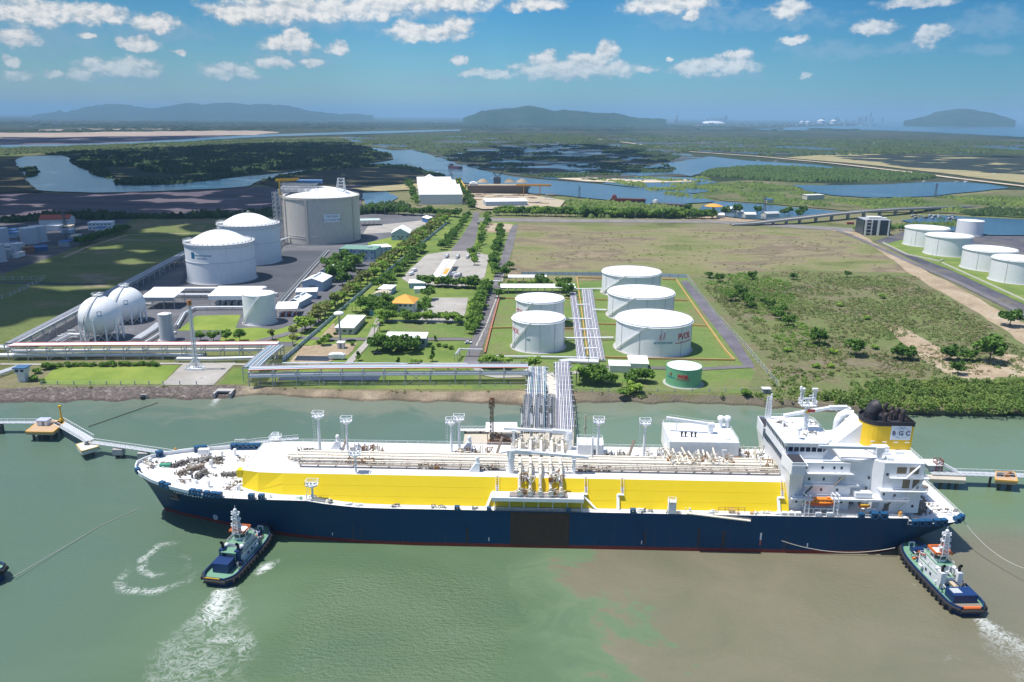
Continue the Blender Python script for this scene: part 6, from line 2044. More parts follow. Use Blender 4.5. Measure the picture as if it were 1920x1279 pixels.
b.build('roof', paint('hut_roof', (.45, .47, .62), .6), t)
b = MB()
b.box((.6, -1.85, 1.0), (1.0, .1, 1.9))
b.build('door', DOORM, t)
x, y = G(116, 790, 5)
t = thing('beacon_post', 'yellow beacon post on the corner of the mooring platform', 'beacon', (x, y, 5))
b = MB()
b.cyl((0, 0, 0), (0, 0, 1.4), 1.1, .9, 10)
b.cyl((0, 0, 1.4), (0, 0, 7), .45, .35, 8)
b.build('post', YELLOW, t)
b = MB()
b.box((0, 0, 7.4), (1.1, 1.1, .9))
b.build('lamp', YELLOW, t)
catwalk('white truss bridge slanting from the platform to the small mooring dolphin', [(106, 790), (168, 826)], 5, 4.2, truss=2.0)
platform('small white decked mooring dolphin with one hook', [(143, 833), (153, 846), (185, 837), (164, 827)], 4.5, 2.0, paint('dolphin_white', (.62, .60, .54), .8), paint('kerb_yellow', (.6, .45, .2), .7), piles=2)
x, y = G(163, 834, 4.5)
t = thing('mooring_hook', 'dark mooring hook on the small dolphin', 'mooring hook', (x, y, 4.5))
b = MB()
b.box((0, 0, .4), (1.6, 1.4, .8))
b.bar((0, 0, .8), (.9, -.3, 1.8), .5)
b.build('hook', STEELD, t)
catwalk('long thin catwalk from the small dolphin to the ship bow', [(172, 829), (250, 840), (328, 851.5)], 5, 2.6)
catwalk('catwalk running behind the ship bow', [(328, 851.5), (400, 841), (480, 829), (560, 822)], 5, 2.6, piles=4)
for x, y, lab in ((223, 848, 'left one of the two pale catwalk piers'), (270, 855, 'right one of the two pale catwalk piers')):
 X_, Y_ = G(x, y, 2.5)
 t = thing('catwalk_pier', lab, 'pier', (X_, Y_, 0))
 b = MB()
 b.box((0, 0, 3.0), (4.4, 3.0, 2.6))
 b.build('cap', CONCM, t)
 b = MB()
 b.cyl((1.2, .6, -2), (1.2, .6, 1.7), .9, n=10)
 b.cyl((-1.2, .6, -2), (-1.2, .6, 1.7), .9, n=10)
 b.build('pile', PILE, t)
x, y = G(330, 851, 5)
t = thing('valve_stand', 'small orange valve stand at the bend of the catwalk', 'valve stand', (x, y, 5))
b = MB()
b.box((0, 0, .9), (1.6, 1.2, 1.8))
b.cyl((0, 0, 1.8), (0, 0, 2.6), .5, n=8)
b.build('stand', ORANGE, t)
# right hand mooring
catwalk('catwalk leading from the platform astern out of the right edge', [(1745, 886), (1840, 889), (1925, 892), (2050, 897)], 5, 4.0, STEEL, piles=4)
platform('low brown platform astern of the ship with dark piles', [(1722, 897), (1811, 901), (1811, 893), (1722, 889)], 4.5, 1.5, DECKC, piles=3)
platform('mooring dolphin at the right edge of the photo', [(1866, 899), (1908, 902), (1902, 885), (1868, 884)], 5, 1.8, DECKO, paint('kerb_orange', (.75, .40, .08), .7), piles=2)
x, y = G(1745, 879, 5)
t = thing('platform_hut', 'white roofed hut on the platform astern of the ship', 'hut', (x, y, 5))
b = MB()
b.box((0, 0, 1.3), (4.6, 5, 2.6))
b.build('wall', WALLG, t)
b = MB()
b.box((0, 0, 2.8), (6, 6.4, .3))
b.build('roof', ROOFW, t)
x, y = G(1757, 882, 5)
t = thing('access_tower', 'dark red and white gangway machinery on the platform astern', 'gangway', (x, y, 5))
b = MB()
b.lattice((0, 0, 0), (0, 0, 5), 2.6, .25, 3)
b.build('tower', paint('machine_red', (.25, .07, .06), .7), t)
b = MB()
b.bar((0, 0, 4), (7, -2, .6), .9)
b.build('gangway', STEELW, t)
x, y = G(1888, 893, 5)
t = thing('mooring_hook', 'rusty mooring hook on the dolphin at the right edge', 'mooring hook', (x, y, 5))
b = MB()
b.box((0, 0, .5), (2.2, 1.8, 1.0))
b.bar((0, 0, 1.0), (1.2, -.4, 2.2), .6)
b.build('hook', paint('rust_orange', (.40, .17, .06), .8), t)
# the trestle from shore to the ship
TZ = 7.0
JX0, JY0 = G(1020, 770, TZ)
def trestle(name, label, px, w_, z, pipes, deck=None, cat='pipe trestle'):
 P = pts3(px, z)
 o0 = P[0].copy()
 o0.z = 0
 t = thing(name, label, cat, o0)
 P = [p - o0 for p in P]
 if deck:
  e1, e2 = offs(P, w_ / 2), offs(P, -w_ / 2)
  b = MB()
  for i in range(len(P) - 1):
   vs = [e1[i], e1[i + 1], e2[i + 1], e2[i]]
   vs += [v - Vector((0, 0, .8)) for v in vs]
   b.add(vs, [(0, 3, 2, 1), (4, 5, 6, 7), (0, 1, 5, 4), (2, 3, 7, 6), (1, 2, 6, 5), (3, 0, 4, 7)])
  b.build('deck', deck, t)
  for e in (e1, e2):
   b = MB()
   b.rail([v for v in e], 1.1, .1, False, 4)
   b.build('railing', STEELW, t)
 for d, dz, r, m_ in pipes:
  b = MB()
  b.tube([q_ + Vector((0, 0, dz)) for q_ in offs(P, d)], r, 8)
  b.build('pipe', m_, t)
 tot = sum((b_ - a).length for a, b_ in zip(P, P[1:]))
 n = max(2, int(tot / 7))
 for a, b_ in zip(P, P[1:]):
  k_ = max(1, int((b_ - a).length / 7))
  for i in range(k_):
   p = a.lerp(b_, i / k_)
   d = (b_ - a).normalized()
   nn = Vector((-d.y, d.x, 0)) * (w_ / 2 + .8)
   b = MB()
   b.bar(p - nn - Vector((0, 0, .6)), p + nn - Vector((0, 0, .6)), .8, .7)
   for s_ in (-.8, .8):
    b.cyl(p + nn * s_ - Vector((0, 0, z + 2)), p + nn * s_ - Vector((0, 0, .6)), .4, n=8)
   b.build('bent', STEEL, t)
 return t
trestle('pipe_trestle', 'wide trestle of pale blue and white pipes, left of the pale roadway', [(1008, 688), (1006, 730), (1004, 770), (1001, 812)], 11, TZ, [(-4.6 + i * .92, .3, .28, [PIPEW, PIPEW, PIPEB, PIPEL][i % 4]) for i in range(11)])
trestle('pipe_trestle', 'trestle of lilac and white pipes on the right of the roadway', [(1054, 680), (1056, 720), (1058, 760), (1060, 810)], 9, TZ, [(-3.8 + i * .84, .3, .27, [PIPEW, PIPEL, PIPEW, PIPEL][i % 4]) for i in range(10)])
trestle('jetty_roadway', 'pale curved roadway on piles running out to the ship', [(985, 693), (1012, 698), (1028, 708), (1037, 725), (1041, 750), (1042, 780), (1043, 815)], 6, 6.5, [], paint('roadway_pale', (.58, .53, .45), .85), 'roadway')
b = MB()
for i, (x0, lab) in enumerate(((989, 'left one of the three dark meshed pipe cages over the water'), (1011, 'middle one of the three dark meshed pipe cages over the water'), (1033, 'right one of the three dark meshed pipe cages, beside the roadway'))):
 a, c_ = Vector((*G(x0 + 1, 742, 8), 0)), Vector((*G(x0, 806, 8), 0))
 t = thing('pipe_cage', lab, 'pipe cage', (a.x, a.y, 0))
 L = (c_ - a)
 d = L.normalized()
 nrm = Vector((-d.y, d.x, 0))
 m = MB()
 prev = None
 n = int(L.length / 1.6)
 for j in range(n + 1):
  p = d * (L.length * j / n)
  w2 = 2.1 * math.sin(min(1, (j + .6) / 3) * math.pi / 2)
  cur = [p + nrm * w2 * s_ + Vector((0, 0, zz)) for s_, zz in ((-1, 6.2), (1, 6.2), (1, 9.0), (-1, 9.0))]
  for k_ in range(4):
   m.bar(cur[k_], cur[(k_ + 1) % 4], .16)
   if prev:
    m.bar(prev[k_], cur[k_], .22)
    m.bar(prev[k_], cur[(k_ + 1) % 4], .12)
  prev = cur
 m.build('cage', paint('cage_grey', (.20, .21, .23), .6), t)
 for k_ in range(4):
  m = MB()
  m.tube([nrm * (-1.3 + k_ * .85) + Vector((0, 0, 7.2)), d * L.length + nrm * (-1.3 + k_ * .85) + Vector((0, 0, 7.2))], .33)
  m.build('pipe', [PIPEG, PIPEW, STEELD, PIPEG][k_], t)
 for k_ in range(6):
  p = d * (L.length * (k_ + .5) / 6)
  m = MB()
  m.cyl(p + Vector((0, 0, -2)), p + Vector((0, 0, 6.2)), .5, n=8)
  m.build('pile', PILE, t)
# jetty head behind the ship
platform('concrete jetty platform half hidden behind the ship, below the crossing pipes', [(868, 838), (1078, 842), (1076, 806), (872, 804)], 6.5, 1.6, DECKC, name='jetty_platform', cat='jetty', piles=4)
t, W_, dp = shed('jetty_canopy', 'flat white canopy on the jetty head beside the brown lattice mast', (913, 808), (968, 808), depth=10, zc=12, h=8.5, roof='flat', posts=True, cat='canopy')
x, y = G(922, 834, 6.5)
t = thing('gangway_tower', 'brown lattice mast standing on the jetty head', 'mast', (x, y, 6.5))
b = MB()
b.lattice((0, 0, 0), (0, 0, 19), 1.5, .3, 9, 1.2)
b.lattice((0, 0, 17.5), (0, 0, 21), 2.4, .3, 2, 2.0)
b.build('lattice', paint('rust_brown', (.22, .12, .07), .8), t)
b = MB()
b.lattice((1, 0, 5), (9, -1, 2), 1.3, .25, 5)
b.box((3, 0, 1), (10, 4, 1.4))
b.build('gangway', paint('rust_brown', (.22, .12, .07), .8), t)
b = MB()
for s_ in (0,):
 b.cyl((0, 0, 20.8), (0, 0, 22), .9, n=8)
b.build('lamp', paint('rust_brown', (.22, .12, .07), .8), t)
for i, (x_, lab) in enumerate(((978, 'leftmost grey unloading arm on the jetty head'), (996, 'second grey unloading arm on the jetty head'), (1014, 'third grey unloading arm on the jetty head'), (1032, 'rightmost grey unloading arm on the jetty head'))):
 x, y = G(x_, 832, 6.5)
 t = thing('unloading_arm', lab, 'unloading arm', (x, y, 6.5), 0, 'unloading arms on the jetty head')
 b = MB()
 b.cyl((0, 0, 0), (0, 0, 9), .6, n=10)
 b.build('riser', PIPEG, t)
 b = MB()
 b.tube([(0, 0, 9), (0, 4.5, 13), (0, 1.0, 17)], .4)
 b.build('arm', PIPEG, t)
 b = MB()
 b.box((0, 5.6, 13.6), (1.4, 1.2, 2.2))
 b.build('counterweight', STEELD, t)
for x_ in (1074, 1094):
 x, y = G(x_ + 2, 838, 6.5)
 t = thing('jetty_post', 'thin pale post on the jetty right of the pipe trestle', 'post', (x, y, 6.5), 0, 'thin posts on the jetty')
 b = MB()
 b.cyl((0, 0, 0), (0, 0, 15), .35, .3, 8)
 b.box((0, 0, 9), (1.6, .5, .5))
 b.build('shaft', WALLC, t)
catwalk('thin pale catwalk on the jetty left of the white canopy', [(858, 806), (915, 806)], 8, 2.6, STEELW, piles=2)
# outfall on the bank
x, y = G(417, 742, 1.2)
t = thing('outfall', 'concrete outfall on the bank pouring water into the river', 'outfall', (x, y, 0))
b = MB()
b.box((-4.2, 3, 1.3), (1.0, 8, 2.8))
b.box((4.2, 3, 1.3), (1.0, 8, 2.8))
b.box((0, 5, 2.4), (9.4, 4, .8))
b.build('head_wall', CONCM, t)
b = MB()
b.box((0, 4.0, 1.2), (7.4, .3, 1.6))
b.build('opening', BLACK, t)
x, y = G(268, 746, .8)
t = thing('drain_pipe', 'small dark drain in the stone bank', 'drain', (x, y, .4))
b = MB()
b.cyl((0, 2.5, .8), (0, -1.2, .5), .9, n=12)
b.build('barrel', BLACK, t)
b = MB()
b.box((0, 1.2, .9), (3.4, 1.0, 2.2))
b.build('head_wall', CONCM, t)
# ================================================================ the gas carrier
SHIP_X, SHIP_Y, SHIP_YAW = 8.0, 269.5, -0.025
ship = thing('gas_carrier', 'long blue hulled gas carrier with bright yellow deck sides, moored at the jetty', 'ship', (SHIP_X, SHIP_Y, 0), SHIP_YAW)
YEL = paint('ship_yellow', (.80, .585, .006), .55, wear=.05, wcol=(.6, .42, .05), var=.05)
SHW = paint('ship_white', (.80, .81, .82), .5, wear=.08, wcol=(.5, .42, .34))
CREAM = paint('pipe_cream', (.78, .72, .60), .5, wear=.2, wcol=(.5, .33, .18))
RUST = paint('rust', (.30, .145, .05), .9, var=.4)
GEAR = paint('winch_grey', (.20, .185, .165), .7, var=.35)
FAIR = paint('fairlead_blue', (.007, .075, .18), .5)
DKG = paint('deck_grey', (.46, .46, .45), .8, wear=.35, wcol=(.34, .24, .17), streak=False)
MAROON = paint('funnel_black', (.03, .028, .035), .6)
def deck_mat():
 m, nt = new_mat('ship_deck_white')
 P = wpos(nt)
 n = noise(nt, P, .12, 6, .62, .5)
 c = mixc(nt, noise(nt, P, .5, 4, .6), (.66, .65, .64), (.76, .755, .75))
 s_ = sstep(nt, n, .60, .76)
 c = mixc(nt, mth(nt, 'MULTIPLY', s_, .55), c, (.55, .40, .27))
 finish(m, nt, c, .65, spec=.3)
 return m
DECKW = deck_mat()
def hull_mat():
 m, nt = new_mat('hull_paint')
 tcn = nt.nodes.new('ShaderNodeTexCoord')
 P = tcn.outputs['Object']
 s3 = nt.nodes.new('ShaderNodeSeparateXYZ')
 nt.links.new(P, s3.inputs[0])
 blue = mixc(nt, noise(nt, vmth(nt, 'MULTIPLY', P, (.06, .06, .25)), 1.0, 5, .6), (.001, .034, .092), (.002, .047, .118))
 st = noise(nt, vmth(nt, 'MULTIPLY', P, (.55, .4, .05)), 1.0, 6, .65)
 low = sstep(nt, s3.outputs[2], 9, 1)
 rust = mth(nt, 'MULTIPLY', sstep(nt, st, .56, .72), mth(nt, 'ADD', .2, mth(nt, 'MULTIPLY', low, .4)))
 c = mixc(nt, rust, blue, (.10, .06, .045))
 red = mixc(nt, st, (.13, .018, .02), (.22, .04, .03))
 edge = mth(nt, 'LESS_THAN', s3.outputs[2], 1.35)
 c = mixc(nt, edge, c, red)
 finish(m, nt, c, .5, spec=.22)
 return m
def ip(x, pts):
 return float(np.interp(x, [p[0] for p in pts], [p[1] for p in pts]))
HBD = [(-147.5, 0.0), (-147.2, 1.6), (-146.4, 3.6), (-145, 6), (-142, 9.2), (-136, 13.2), (-128, 17), (-120, 19.6), (-110, 21.2), (-98, 21.7), (124, 21.7), (132, 21.2), (138, 20.6), (144, 19.5), (148, 18), (150, 16)]
HBW = [(-147.5, 0), (-146.4, .25), (-145, .6), (-142, 1.6), (-136, 3.6), (-128, 5.6), (-118, 8.6), (-106, 12.2), (-95, 15.4), (-80, 18.5), (-60, 20.9), (-42, 21.7), (100, 21.7), (112, 21.4), (122, 20), (130, 17), (138, 12), (144, 7.5), (150, 3)]
ZD = [(-147.5, 18.9), (-130, 17.6), (-112, 16.8), (-78, 16.4), (-72, 15.4), (-62, 14.3), (-50, 14.1), (127.9, 14.1), (128.1, 11.6), (150, 11.9)]
XS = [-147.5, -147.2, -146.4, -145, -142, -139, -136, -132, -128, -124, -119, -114, -106, -98, -90, -84, -78, -72, -66, -60, -50, -40, -20, 0, 20, 40, 60, 80, 100, 108, 114, 120, 124, 127.9, 128.1, 132, 136, 140, 144, 147, 149, 150]
LV = [-2.0, 0.0, 1.0, 3.0, 6.0, 9.0, 11.5, 13.0]
def bow_shift(x, z):
 k_ = max(0, min(1, (-96 - x) / 51.5))
 return 8.5 * (1 - min(1, max(0, z) / 18.9)) ** 1.1 * k_ ** 1.5
def stern_shift(x, z):
 k_ = max(0, min(1, (x - 118) / 32))
 return -10.0 * (1 - min(1, max(0, z) / 11.5)) ** 1.5 * k_ ** 2
b = MB()
grid = []
for x in XS:
 top_ = ip(x, ZD)
 col = []
 for z in LV + [None]:
  zz = top_ if z is None else min(z, top_)
  u = max(0, zz) / top_
  f = u ** (1.9 if x < -60 else .8)
  hb = ip(x, HBW) * (1 - f) + ip(x, HBD) * f
  xx = x + bow_shift(x, zz) + stern_shift(x, zz)
  col.append((xx, hb, zz))
 grid.append(col)
nl = len(LV) + 1
for sd in (-1, 1):
 vs = [(p[0], sd * p[1], p[2]) for c_ in grid for p in c_]
 fs = []
 for i in range(len(XS) - 1):
  for j in range(nl - 1):
   q_ = (i * nl + j, (i + 1) * nl + j, (i + 1) * nl + j + 1, i * nl + j + 1)
   fs.append(q_ if sd < 0 else q_[::-1])
 b.add(vs, fs, True)
 # transom
c_ = grid[-1]
vs = [(p[0], -p[1], p[2]) for p in c_] + [(p[0], p[1], p[2]) for p in c_]
b.add(vs, [(j, nl + j, nl + j + 1, j + 1) for j in range(nl - 1)])
hull = b.build('hull', hull_mat(), ship)
# weather deck
b = MB()
vs, fs = [], []
for i, x in enumerate(XS):
 hb, z = ip(x, HBD), ip(x, ZD) - .05
 vs += [(x, -hb + .05, z), (x, 0, z + .25), (x, hb - .05, z)]
for i in range(len(XS) - 1):
 fs += [(i * 3, (i + 1) * 3, (i + 1) * 3 + 1, i * 3 + 1), (i * 3 + 1, (i + 1) * 3 + 1, (i + 1) * 3 + 2, i * 3 + 2)]
b.add(vs, fs)
b.build('weather_deck', DECKW, ship)
# bow bulwark, white inside with a rounded rim
b = MB()
rim = [(x, -ip(x, HBD), ip(x, ZD)) for x in np.linspace(-112, -147.5, 30)] + [(x, ip(x, HBD), ip(x, ZD)) for x in np.linspace(-147.4, -112, 30)]
for a, c_ in zip(rim, rim[1:]):
 A, B = Vector(a), Vector(c_)
 hA = 1.25 * min(1, (-112 - A.x) / 8 + .15)
 hB = 1.25 * min(1, (-112 - B.x) / 8 + .15)
 b.add([A, B, B + Vector((0, 0, hB)), A + Vector((0, 0, hA))], [(0, 1, 2, 3)])
 b.bar(A + Vector((0, 0, hA)), B + Vector((0, 0, hB)), .4, .3)
b.build('bow_bulwark', SHW, ship)
b = MB()
for sd in (-1, 1):
 b.rail([(x, sd * (ip(x, HBD) - .15), ip(x, ZD)) for x in (-110, -98, -84, -72, -60, -40, -10, 20, 50, 80, 110, 126)], 1.1, .09, False, 5)
b.build('deck_railing', SHW, ship)
b = MB()
b.rail([(128.5, 21, 11.7), (138, 20.2, 11.7), (148, 17.5, 11.8), (149.8, 15.5, 11.9), (149.8, -15.5, 11.9), (146, -18.2, 11.8)], 1.1, .09, False, 3)
b.build('deck_railing', SHW, ship)
# rubbed dark patch where barges lie alongside
b = MB()
b.box((2.6, -21.715, 7.4), (20.4, .05, 12.6))
b.build('rubbing_patch', paint('rubbed_hull', (.05, .028, .018), .8, wear=.5, wcol=(.085, .045, .028), var=.4), ship)
# marks on the side
MARK = paint('hull_mark_white', (.6, .62, .65), .6)
for x, z, w_, h_ in ((78.8, 6.2, .55, 2.6), (-54, 3.2, .3, 1.2), (-15, 3.0, .3, 1.3), (38, 3.0, .3, 1.3), (95, 3.2, .35, 1.3), (-70, 3.4, .3, 1.0)):
 b = MB()
 b.box((x, -21.74 if x > -45 else -20.9, z), (w_, .08, h_))
 b.build('hull_mark', MARK, ship)
b = MB()
b.box((78.8, -21.75, 3.9), (.55, .08, 2.0))
b.build('hull_mark', paint('hull_mark_red', (.30, .06, .05), .6), ship)
for x, z, w_, h_ in ((-22.5, 4, .9, 6), (39, 4.5, .5, 5), (57.5, 5, .8, 8), (66, 4.5, 1.2, 7), (88, 3.5, .5, 5)):
 b = MB()
 b.box((x, -21.72, z), (w_, .05, h_))
 b.build('rust_streak', paint('hull_streak', (.035, .03, .035), .8, wear=.6, wcol=(.12, .06, .03)), ship)
def hull_pt(x, z, sd=-1):
 top_ = ip(x, ZD)
 f = (z / top_) ** (1.9 if x < -60 else .8)
 return Vector((x + bow_shift(x, z), sd * (ip(x, HBW) * (1 - f) + ip(x, HBD) * f), z))
# draught symbol and faded name near the bow
b = MB()
for i in range(11):
 x = -128 + i * 1.15
 p = hull_pt(x, 15.6) + Vector((0, -.12, 0))
 b.box(p, (.75, .12, .9 if i % 3 else .6), math.atan2(-.32, 1))
b.build('bow_name', MARK, ship)
b = MB()
p0 = hull_pt(-118, 2.6) + Vector((-.1, -.2, 0))
for i in range(12):
 a, a2 = i * math.pi / 6, (i + 1) * math.pi / 6
 d1, d2 = Vector((math.cos(a), -.42 * math.cos(a), math.sin(a))) * .9, Vector((math.cos(a2), -.42 * math.cos(a2), math.sin(a2))) * .9
 b.bar(p0 + d1, p0 + d2, .28, .28)
b.bar(p0 - Vector((.6, -.25, .6)), p0 + Vector((.6, -.25, .6)), .25)
b.bar(p0 - Vector((.6, -.25, -.6)), p0 + Vector((.6, -.25, -.6)), .25)
b.build('bulb_symbol', MARK, ship)
p = hull_pt(-132, 11.0)
b = MB()
b.box(p + Vector((0, -.3, 0)), (3.0, .9, 1.6), -.5)
b.bar(p + Vector((-1.6, -.6, -.6)), p + Vector((1.8, -1.4, -.9)), .7)
b.cyl(p + Vector((0, -.4, .4)), p + Vector((-.6, -.6, 2.2)), .4)
b.build('anchor', paint('anchor_rust', (.20, .13, .11), .8), ship)
b = MB()
b.box(hull_pt(-129.5, 13.6) + Vector((0, -.1, 0)), (3.2, .5, 2.0), -.5)
b.build('anchor_pocket', BLACK, ship)
# ---- cargo trunk: yellow sloping sides, white top
TZ0, TZ1 = 14.15, 23.2
zlow = lambda x: max(ip(x, ZD), 14.1) + .05
ybt = lambda x: 14.2 + (TZ1 - zlow(x)) * .497
st = [(-103.5, 12.9, 12.2), (-97, 16.0, 13.8)] + [(x, ybt(x), 14.2) for x in (-88, -82, -76, -70, -64, -58, -50, -40, 20, 88.5)]
for sd in (-1, 1):
 b = MB()
 vs = []
 for x, yb, yt in st:
  vs += [(x, sd * yb, zlow(x)), (x, sd * yt, TZ1)]
 b.add(vs, [((i * 2, i * 2 + 2, i * 2 + 3, i * 2 + 1) if sd < 0 else (i * 2 + 1, i * 2 + 3, i * 2 + 2, i * 2)) for i in range(len(st) - 1)])
 for z in (16.6, 19.8):
  for (xa, ya, ta), (xb, yb, tb) in zip(st[1:], st[2:]):
   if z > zlow(xa) + .3:
    yy = sd * (14.2 + (TZ1 - z) * .497)
    b.bar((xa, yy, z), (xb, yy, z), .08)
 b.build('trunk_side', YEL, ship)
b = MB()
(x0, yb, yt), (x1, yb1, yt1) = st[0], st[-1]
b.add([(x0, -yb, zlow(x0)), (x0, yb, zlow(x0)), (x0, yt, TZ1), (x0, -yt, TZ1)], [(3, 2, 1, 0)])
b.add([(x1, -yb1, TZ0), (x1, yb1, TZ0), (x1, yt1, TZ1), (x1, -yt1, TZ1)], [(0, 1, 2, 3)])
b.build('trunk_end', YEL, ship)
b = MB()
b.box((x0 - .9, -yt + .9, 21.7), (1.9, 2.4, 2.9))
b.build('trunk_end', YEL, ship)
b = MB()
vs = []
for x, yb, yt in st:
 vs += [(x, -yt, TZ1), (x, 0, TZ1 + .35), (x, yt, TZ1)]
b.add(vs, [q_ for i in range(len(st) - 1) for q_ in ((i * 3, i * 3 + 3, i * 3 + 4, i * 3 + 1), (i * 3 + 1, i * 3 + 4, i * 3 + 5, i * 3 + 2))])
b.build('trunk_deck', DECKW, ship)
b = MB()
b.rail([(-103, 12, TZ1), (-97, 13.8, TZ1), (-20, 14, TZ1), (50, 14, TZ1), (88, 14, TZ1)], 1.1, .09, False, 4)
b.rail([(-103, 12, TZ1), (-103, -11.8, TZ1)], 1.1, .09, False, 3)
b.build('trunk_railing', SHW, ship)
TD = TZ1 + .3
# ---- cargo lines along the trunk
for y_, z_, r_, xa, xb in ((.9, 1.5, .42, -86, 87), (-.5, 1.4, .32, -86, 88), (-1.9, 1.6, .45, -90, 88), (-3.2, 1.4, .38, -90, 88), (-4.6, 1.7, .48, -88, 88), (-6.0, 1.3, .3, -84, 88), (-7.4, 1.2, .25, -60, 88)):
 b = MB()
 b.tube([(xa, y_, TD + z_), (xb, y_, TD + z_)], r_, 8)
 for x in np.arange(xa + 4, xb - 2, 11.0):
  b.cyl((x - .18, y_, TD + z_), (x + .18, y_, TD + z_), r_ * 1.45, n=8)
 b.build('cargo_pipe', CREAM, ship)
for i, x in enumerate(np.arange(-84, 88, 6.4)):
 b = MB()
 for y_ in (1.4, -5.2):
  b.bar((x, y_, TD - .3), (x, y_, TD + 1.3), .22)
 b.bar((x, 1.6, TD + .9), (x, -8.2, TD + .9), .25)
 b.bar((x, -8.2, TD - .3), (x + .9, -9.6, TD + .9), .2)
 b.build('pipe_support', RUST if -76 < x < -18 and i % 3 != 2 else GEAR, ship)
b = MB()
for xa, xb in ((-84, -10), (14, 88)):
 b.box(((xa + xb) / 2, -8.9, TD + 1.0), (xb - xa, 1.4, .12))
 b.rail([(xa, -9.6, TD + 1.0), (xb, -9.6, TD + 1.0)], 1.0, .1, False, 3)
 b.rail([(xa, -8.2, TD + 1.0), (xb, -8.2, TD + 1.0)], 1.0, .1, False, 3)
b.build('pipe_walkway', paint('walkway_brown', (.30, .255, .21), .8), ship)
# rusty frames of valves round the tank domes
rs = random.Random(3)
def clutter(cx, cy, z, w_, d_, h_, n, mats, seed, name, parent=ship):
 """a knot of valves, small pipes and frames on the deck"""
 r_ = random.Random(seed)
 b = MB()
 for i in range(n):
  b.mi = r_.randrange(len(mats))
  x, y = cx + r_.uniform(-w_, w_) / 2, cy + r_.uniform(-d_, d_) / 2
  k_ = r_.random()
  hh = h_ * r_.uniform(.35, 1)
  if k_ < .4:
   b.bar((x, y, z - .2), (x, y, z + hh), r_.uniform(.12, .32))
  elif k_ < .7:
   b.tube([(x, y, z), (x, y, z + hh), (x + r_.uniform(-2, 2), y, z + hh), (x + r_.uniform(-2, 2), y + r_.uniform(-1, 1), z)], r_.uniform(.1, .22), 6)
  elif k_ < .85:
   b.cyl((x, y, z + hh * .5), (x + .5, y, z + hh * .5), r_.uniform(.25, .6), n=8)
   b.bar((x, y, z - .2), (x, y, z + hh * .5), .2)
  else:
   b.box((x, y, z + hh * .3), (r_.uniform(.5, 1.4), r_.uniform(.5, 1.2), hh * .6))
 return b.build(name, mats, parent)
for i, (x, y, w_, d_, h_, n, ms) in enumerate(((-61, -4.6, 14, 3.6, 2.6, 60, [RUST, RUST, CREAM]), (-62, 4.5, 12, 5, 3.2, 60, [CREAM, RUST, SHW]), (-36, -8, 10, 3, 2.2, 30, [RUST, CREAM]), (-16, -8, 8, 3, 2.2, 30, [RUST, CREAM, GEAR]), (-22, 3.5, 12, 5, 3.2, 60, [CREAM, RUST, CREAM]),
           (22, -8, 12, 2.6, 2.0, 30, [CREAM, GEAR, RUST]), (31, 3.5, 9, 4, 3.0, 40, [CREAM, GEAR]), (49, 2, 14, 8, 4.0, 80, [CREAM, CREAM, SHW]), (60, -2.2, 24, 6, 5.0, 150, [CREAM, CREAM, SHW, RUST]), (84, -3, 7, 7, 3.5, 60, [CREAM, RUST, SHW]), (80, 6, 12, 9, 3.0, 60, [CREAM, RUST, SHW, GEAR]), (-85, 3, 8, 3, 2.0, 25, [GEAR, CREAM]), (-87, -3, 6, 3, 1.6, 18, [CREAM]))):
 clutter(x, y, TD, w_, d_, h_, n, ms, 40 + i, 'tank_dome_pipework')
for x, y in ((-71.5, 4), (-13.5, 5), (35.5, 4)):
 b = MB()
 b.bar((x, y, TD), (x + 2, y + 2.2, TD + 6), 1.0, .3)
 b.build('dome_stair', paint('stair_brown', (.22, .17, .14), .8), ship)
# pipes rising into the compressor house
for i in range(9):
 x = 50.5 + i * 2.0
 b = MB()
 b.tube([(x, -4.5 + (i % 3), TD + 1.6), (x, -1.5, TD + 1.8), (x - 1.2 + rs.uniform(-1, 1.2), 2.0, TD + 3 + rs.uniform(0, 2.5)), (x - 1.2, 6.2, TD + 4.2)], .42, 8)
 b.build('compressor_pipe', CREAM, ship)
# ---- manifold amidships
b = MB()
b.box((1.8, -19.4, 18.4), (31.6, 5.0, 1.3))
b.build('manifold_platform', SHW, ship)
b = MB()
b.box((2.0, -19.6, 19.25), (20, 3.2, .35))
b.build('drip_tray', paint('drip_tray', (.24, .20, .20), .8), ship)
b = MB()
for x in np.arange(-13, 18, 5):
 b.bar((x, -19.5, 17.8), (x, -19.9, 14.2), .3)
 b.bar((x, -21.7, 17.8), (x, -19.0, 14.6), .22)
b.rail([(-13.6, -18.2, 19.1), (-13.6, -21.8, 19.1), (17.4, -21.8, 19.1), (17.4, -18.2, 19.1)], 1.1, .08, False, 2)
b.build('platform_frame', SHW, ship)
b = MB()
b.box((1.8, -20.4, 14.28), (30, 2.4, .2))
b.build('deck_shade_strip', paint('deck_shade_grey', (.25, .24, .25), .8), ship)  # flat grey strip standing in for the manifold platform's shadow on the deck
for i, x in enumerate((-4.6, -.9, 2.6, 6.2, 9.8)):
 b = MB()
 b.tube([(x, -3, TD + 2.0), (x, -11.0, TD + 2.6), (x, -15.2, TD + 1.4), (x, -17.0, 20.6), (x, -21.4, 20.6)], .58, 10)
 for yy in (-12.5, -19.6, -21.2):
  zz = 20.6 if yy < -18 else TD + 2.2
  b.cyl((x, yy - .2, zz), (x, yy + .2, zz), .95, n=12)
 b.cyl((x, -20.0, 20.6), (x, -20.0, 22.4), .4, n=8)
 b.build('manifold_arm', CREAM, ship)
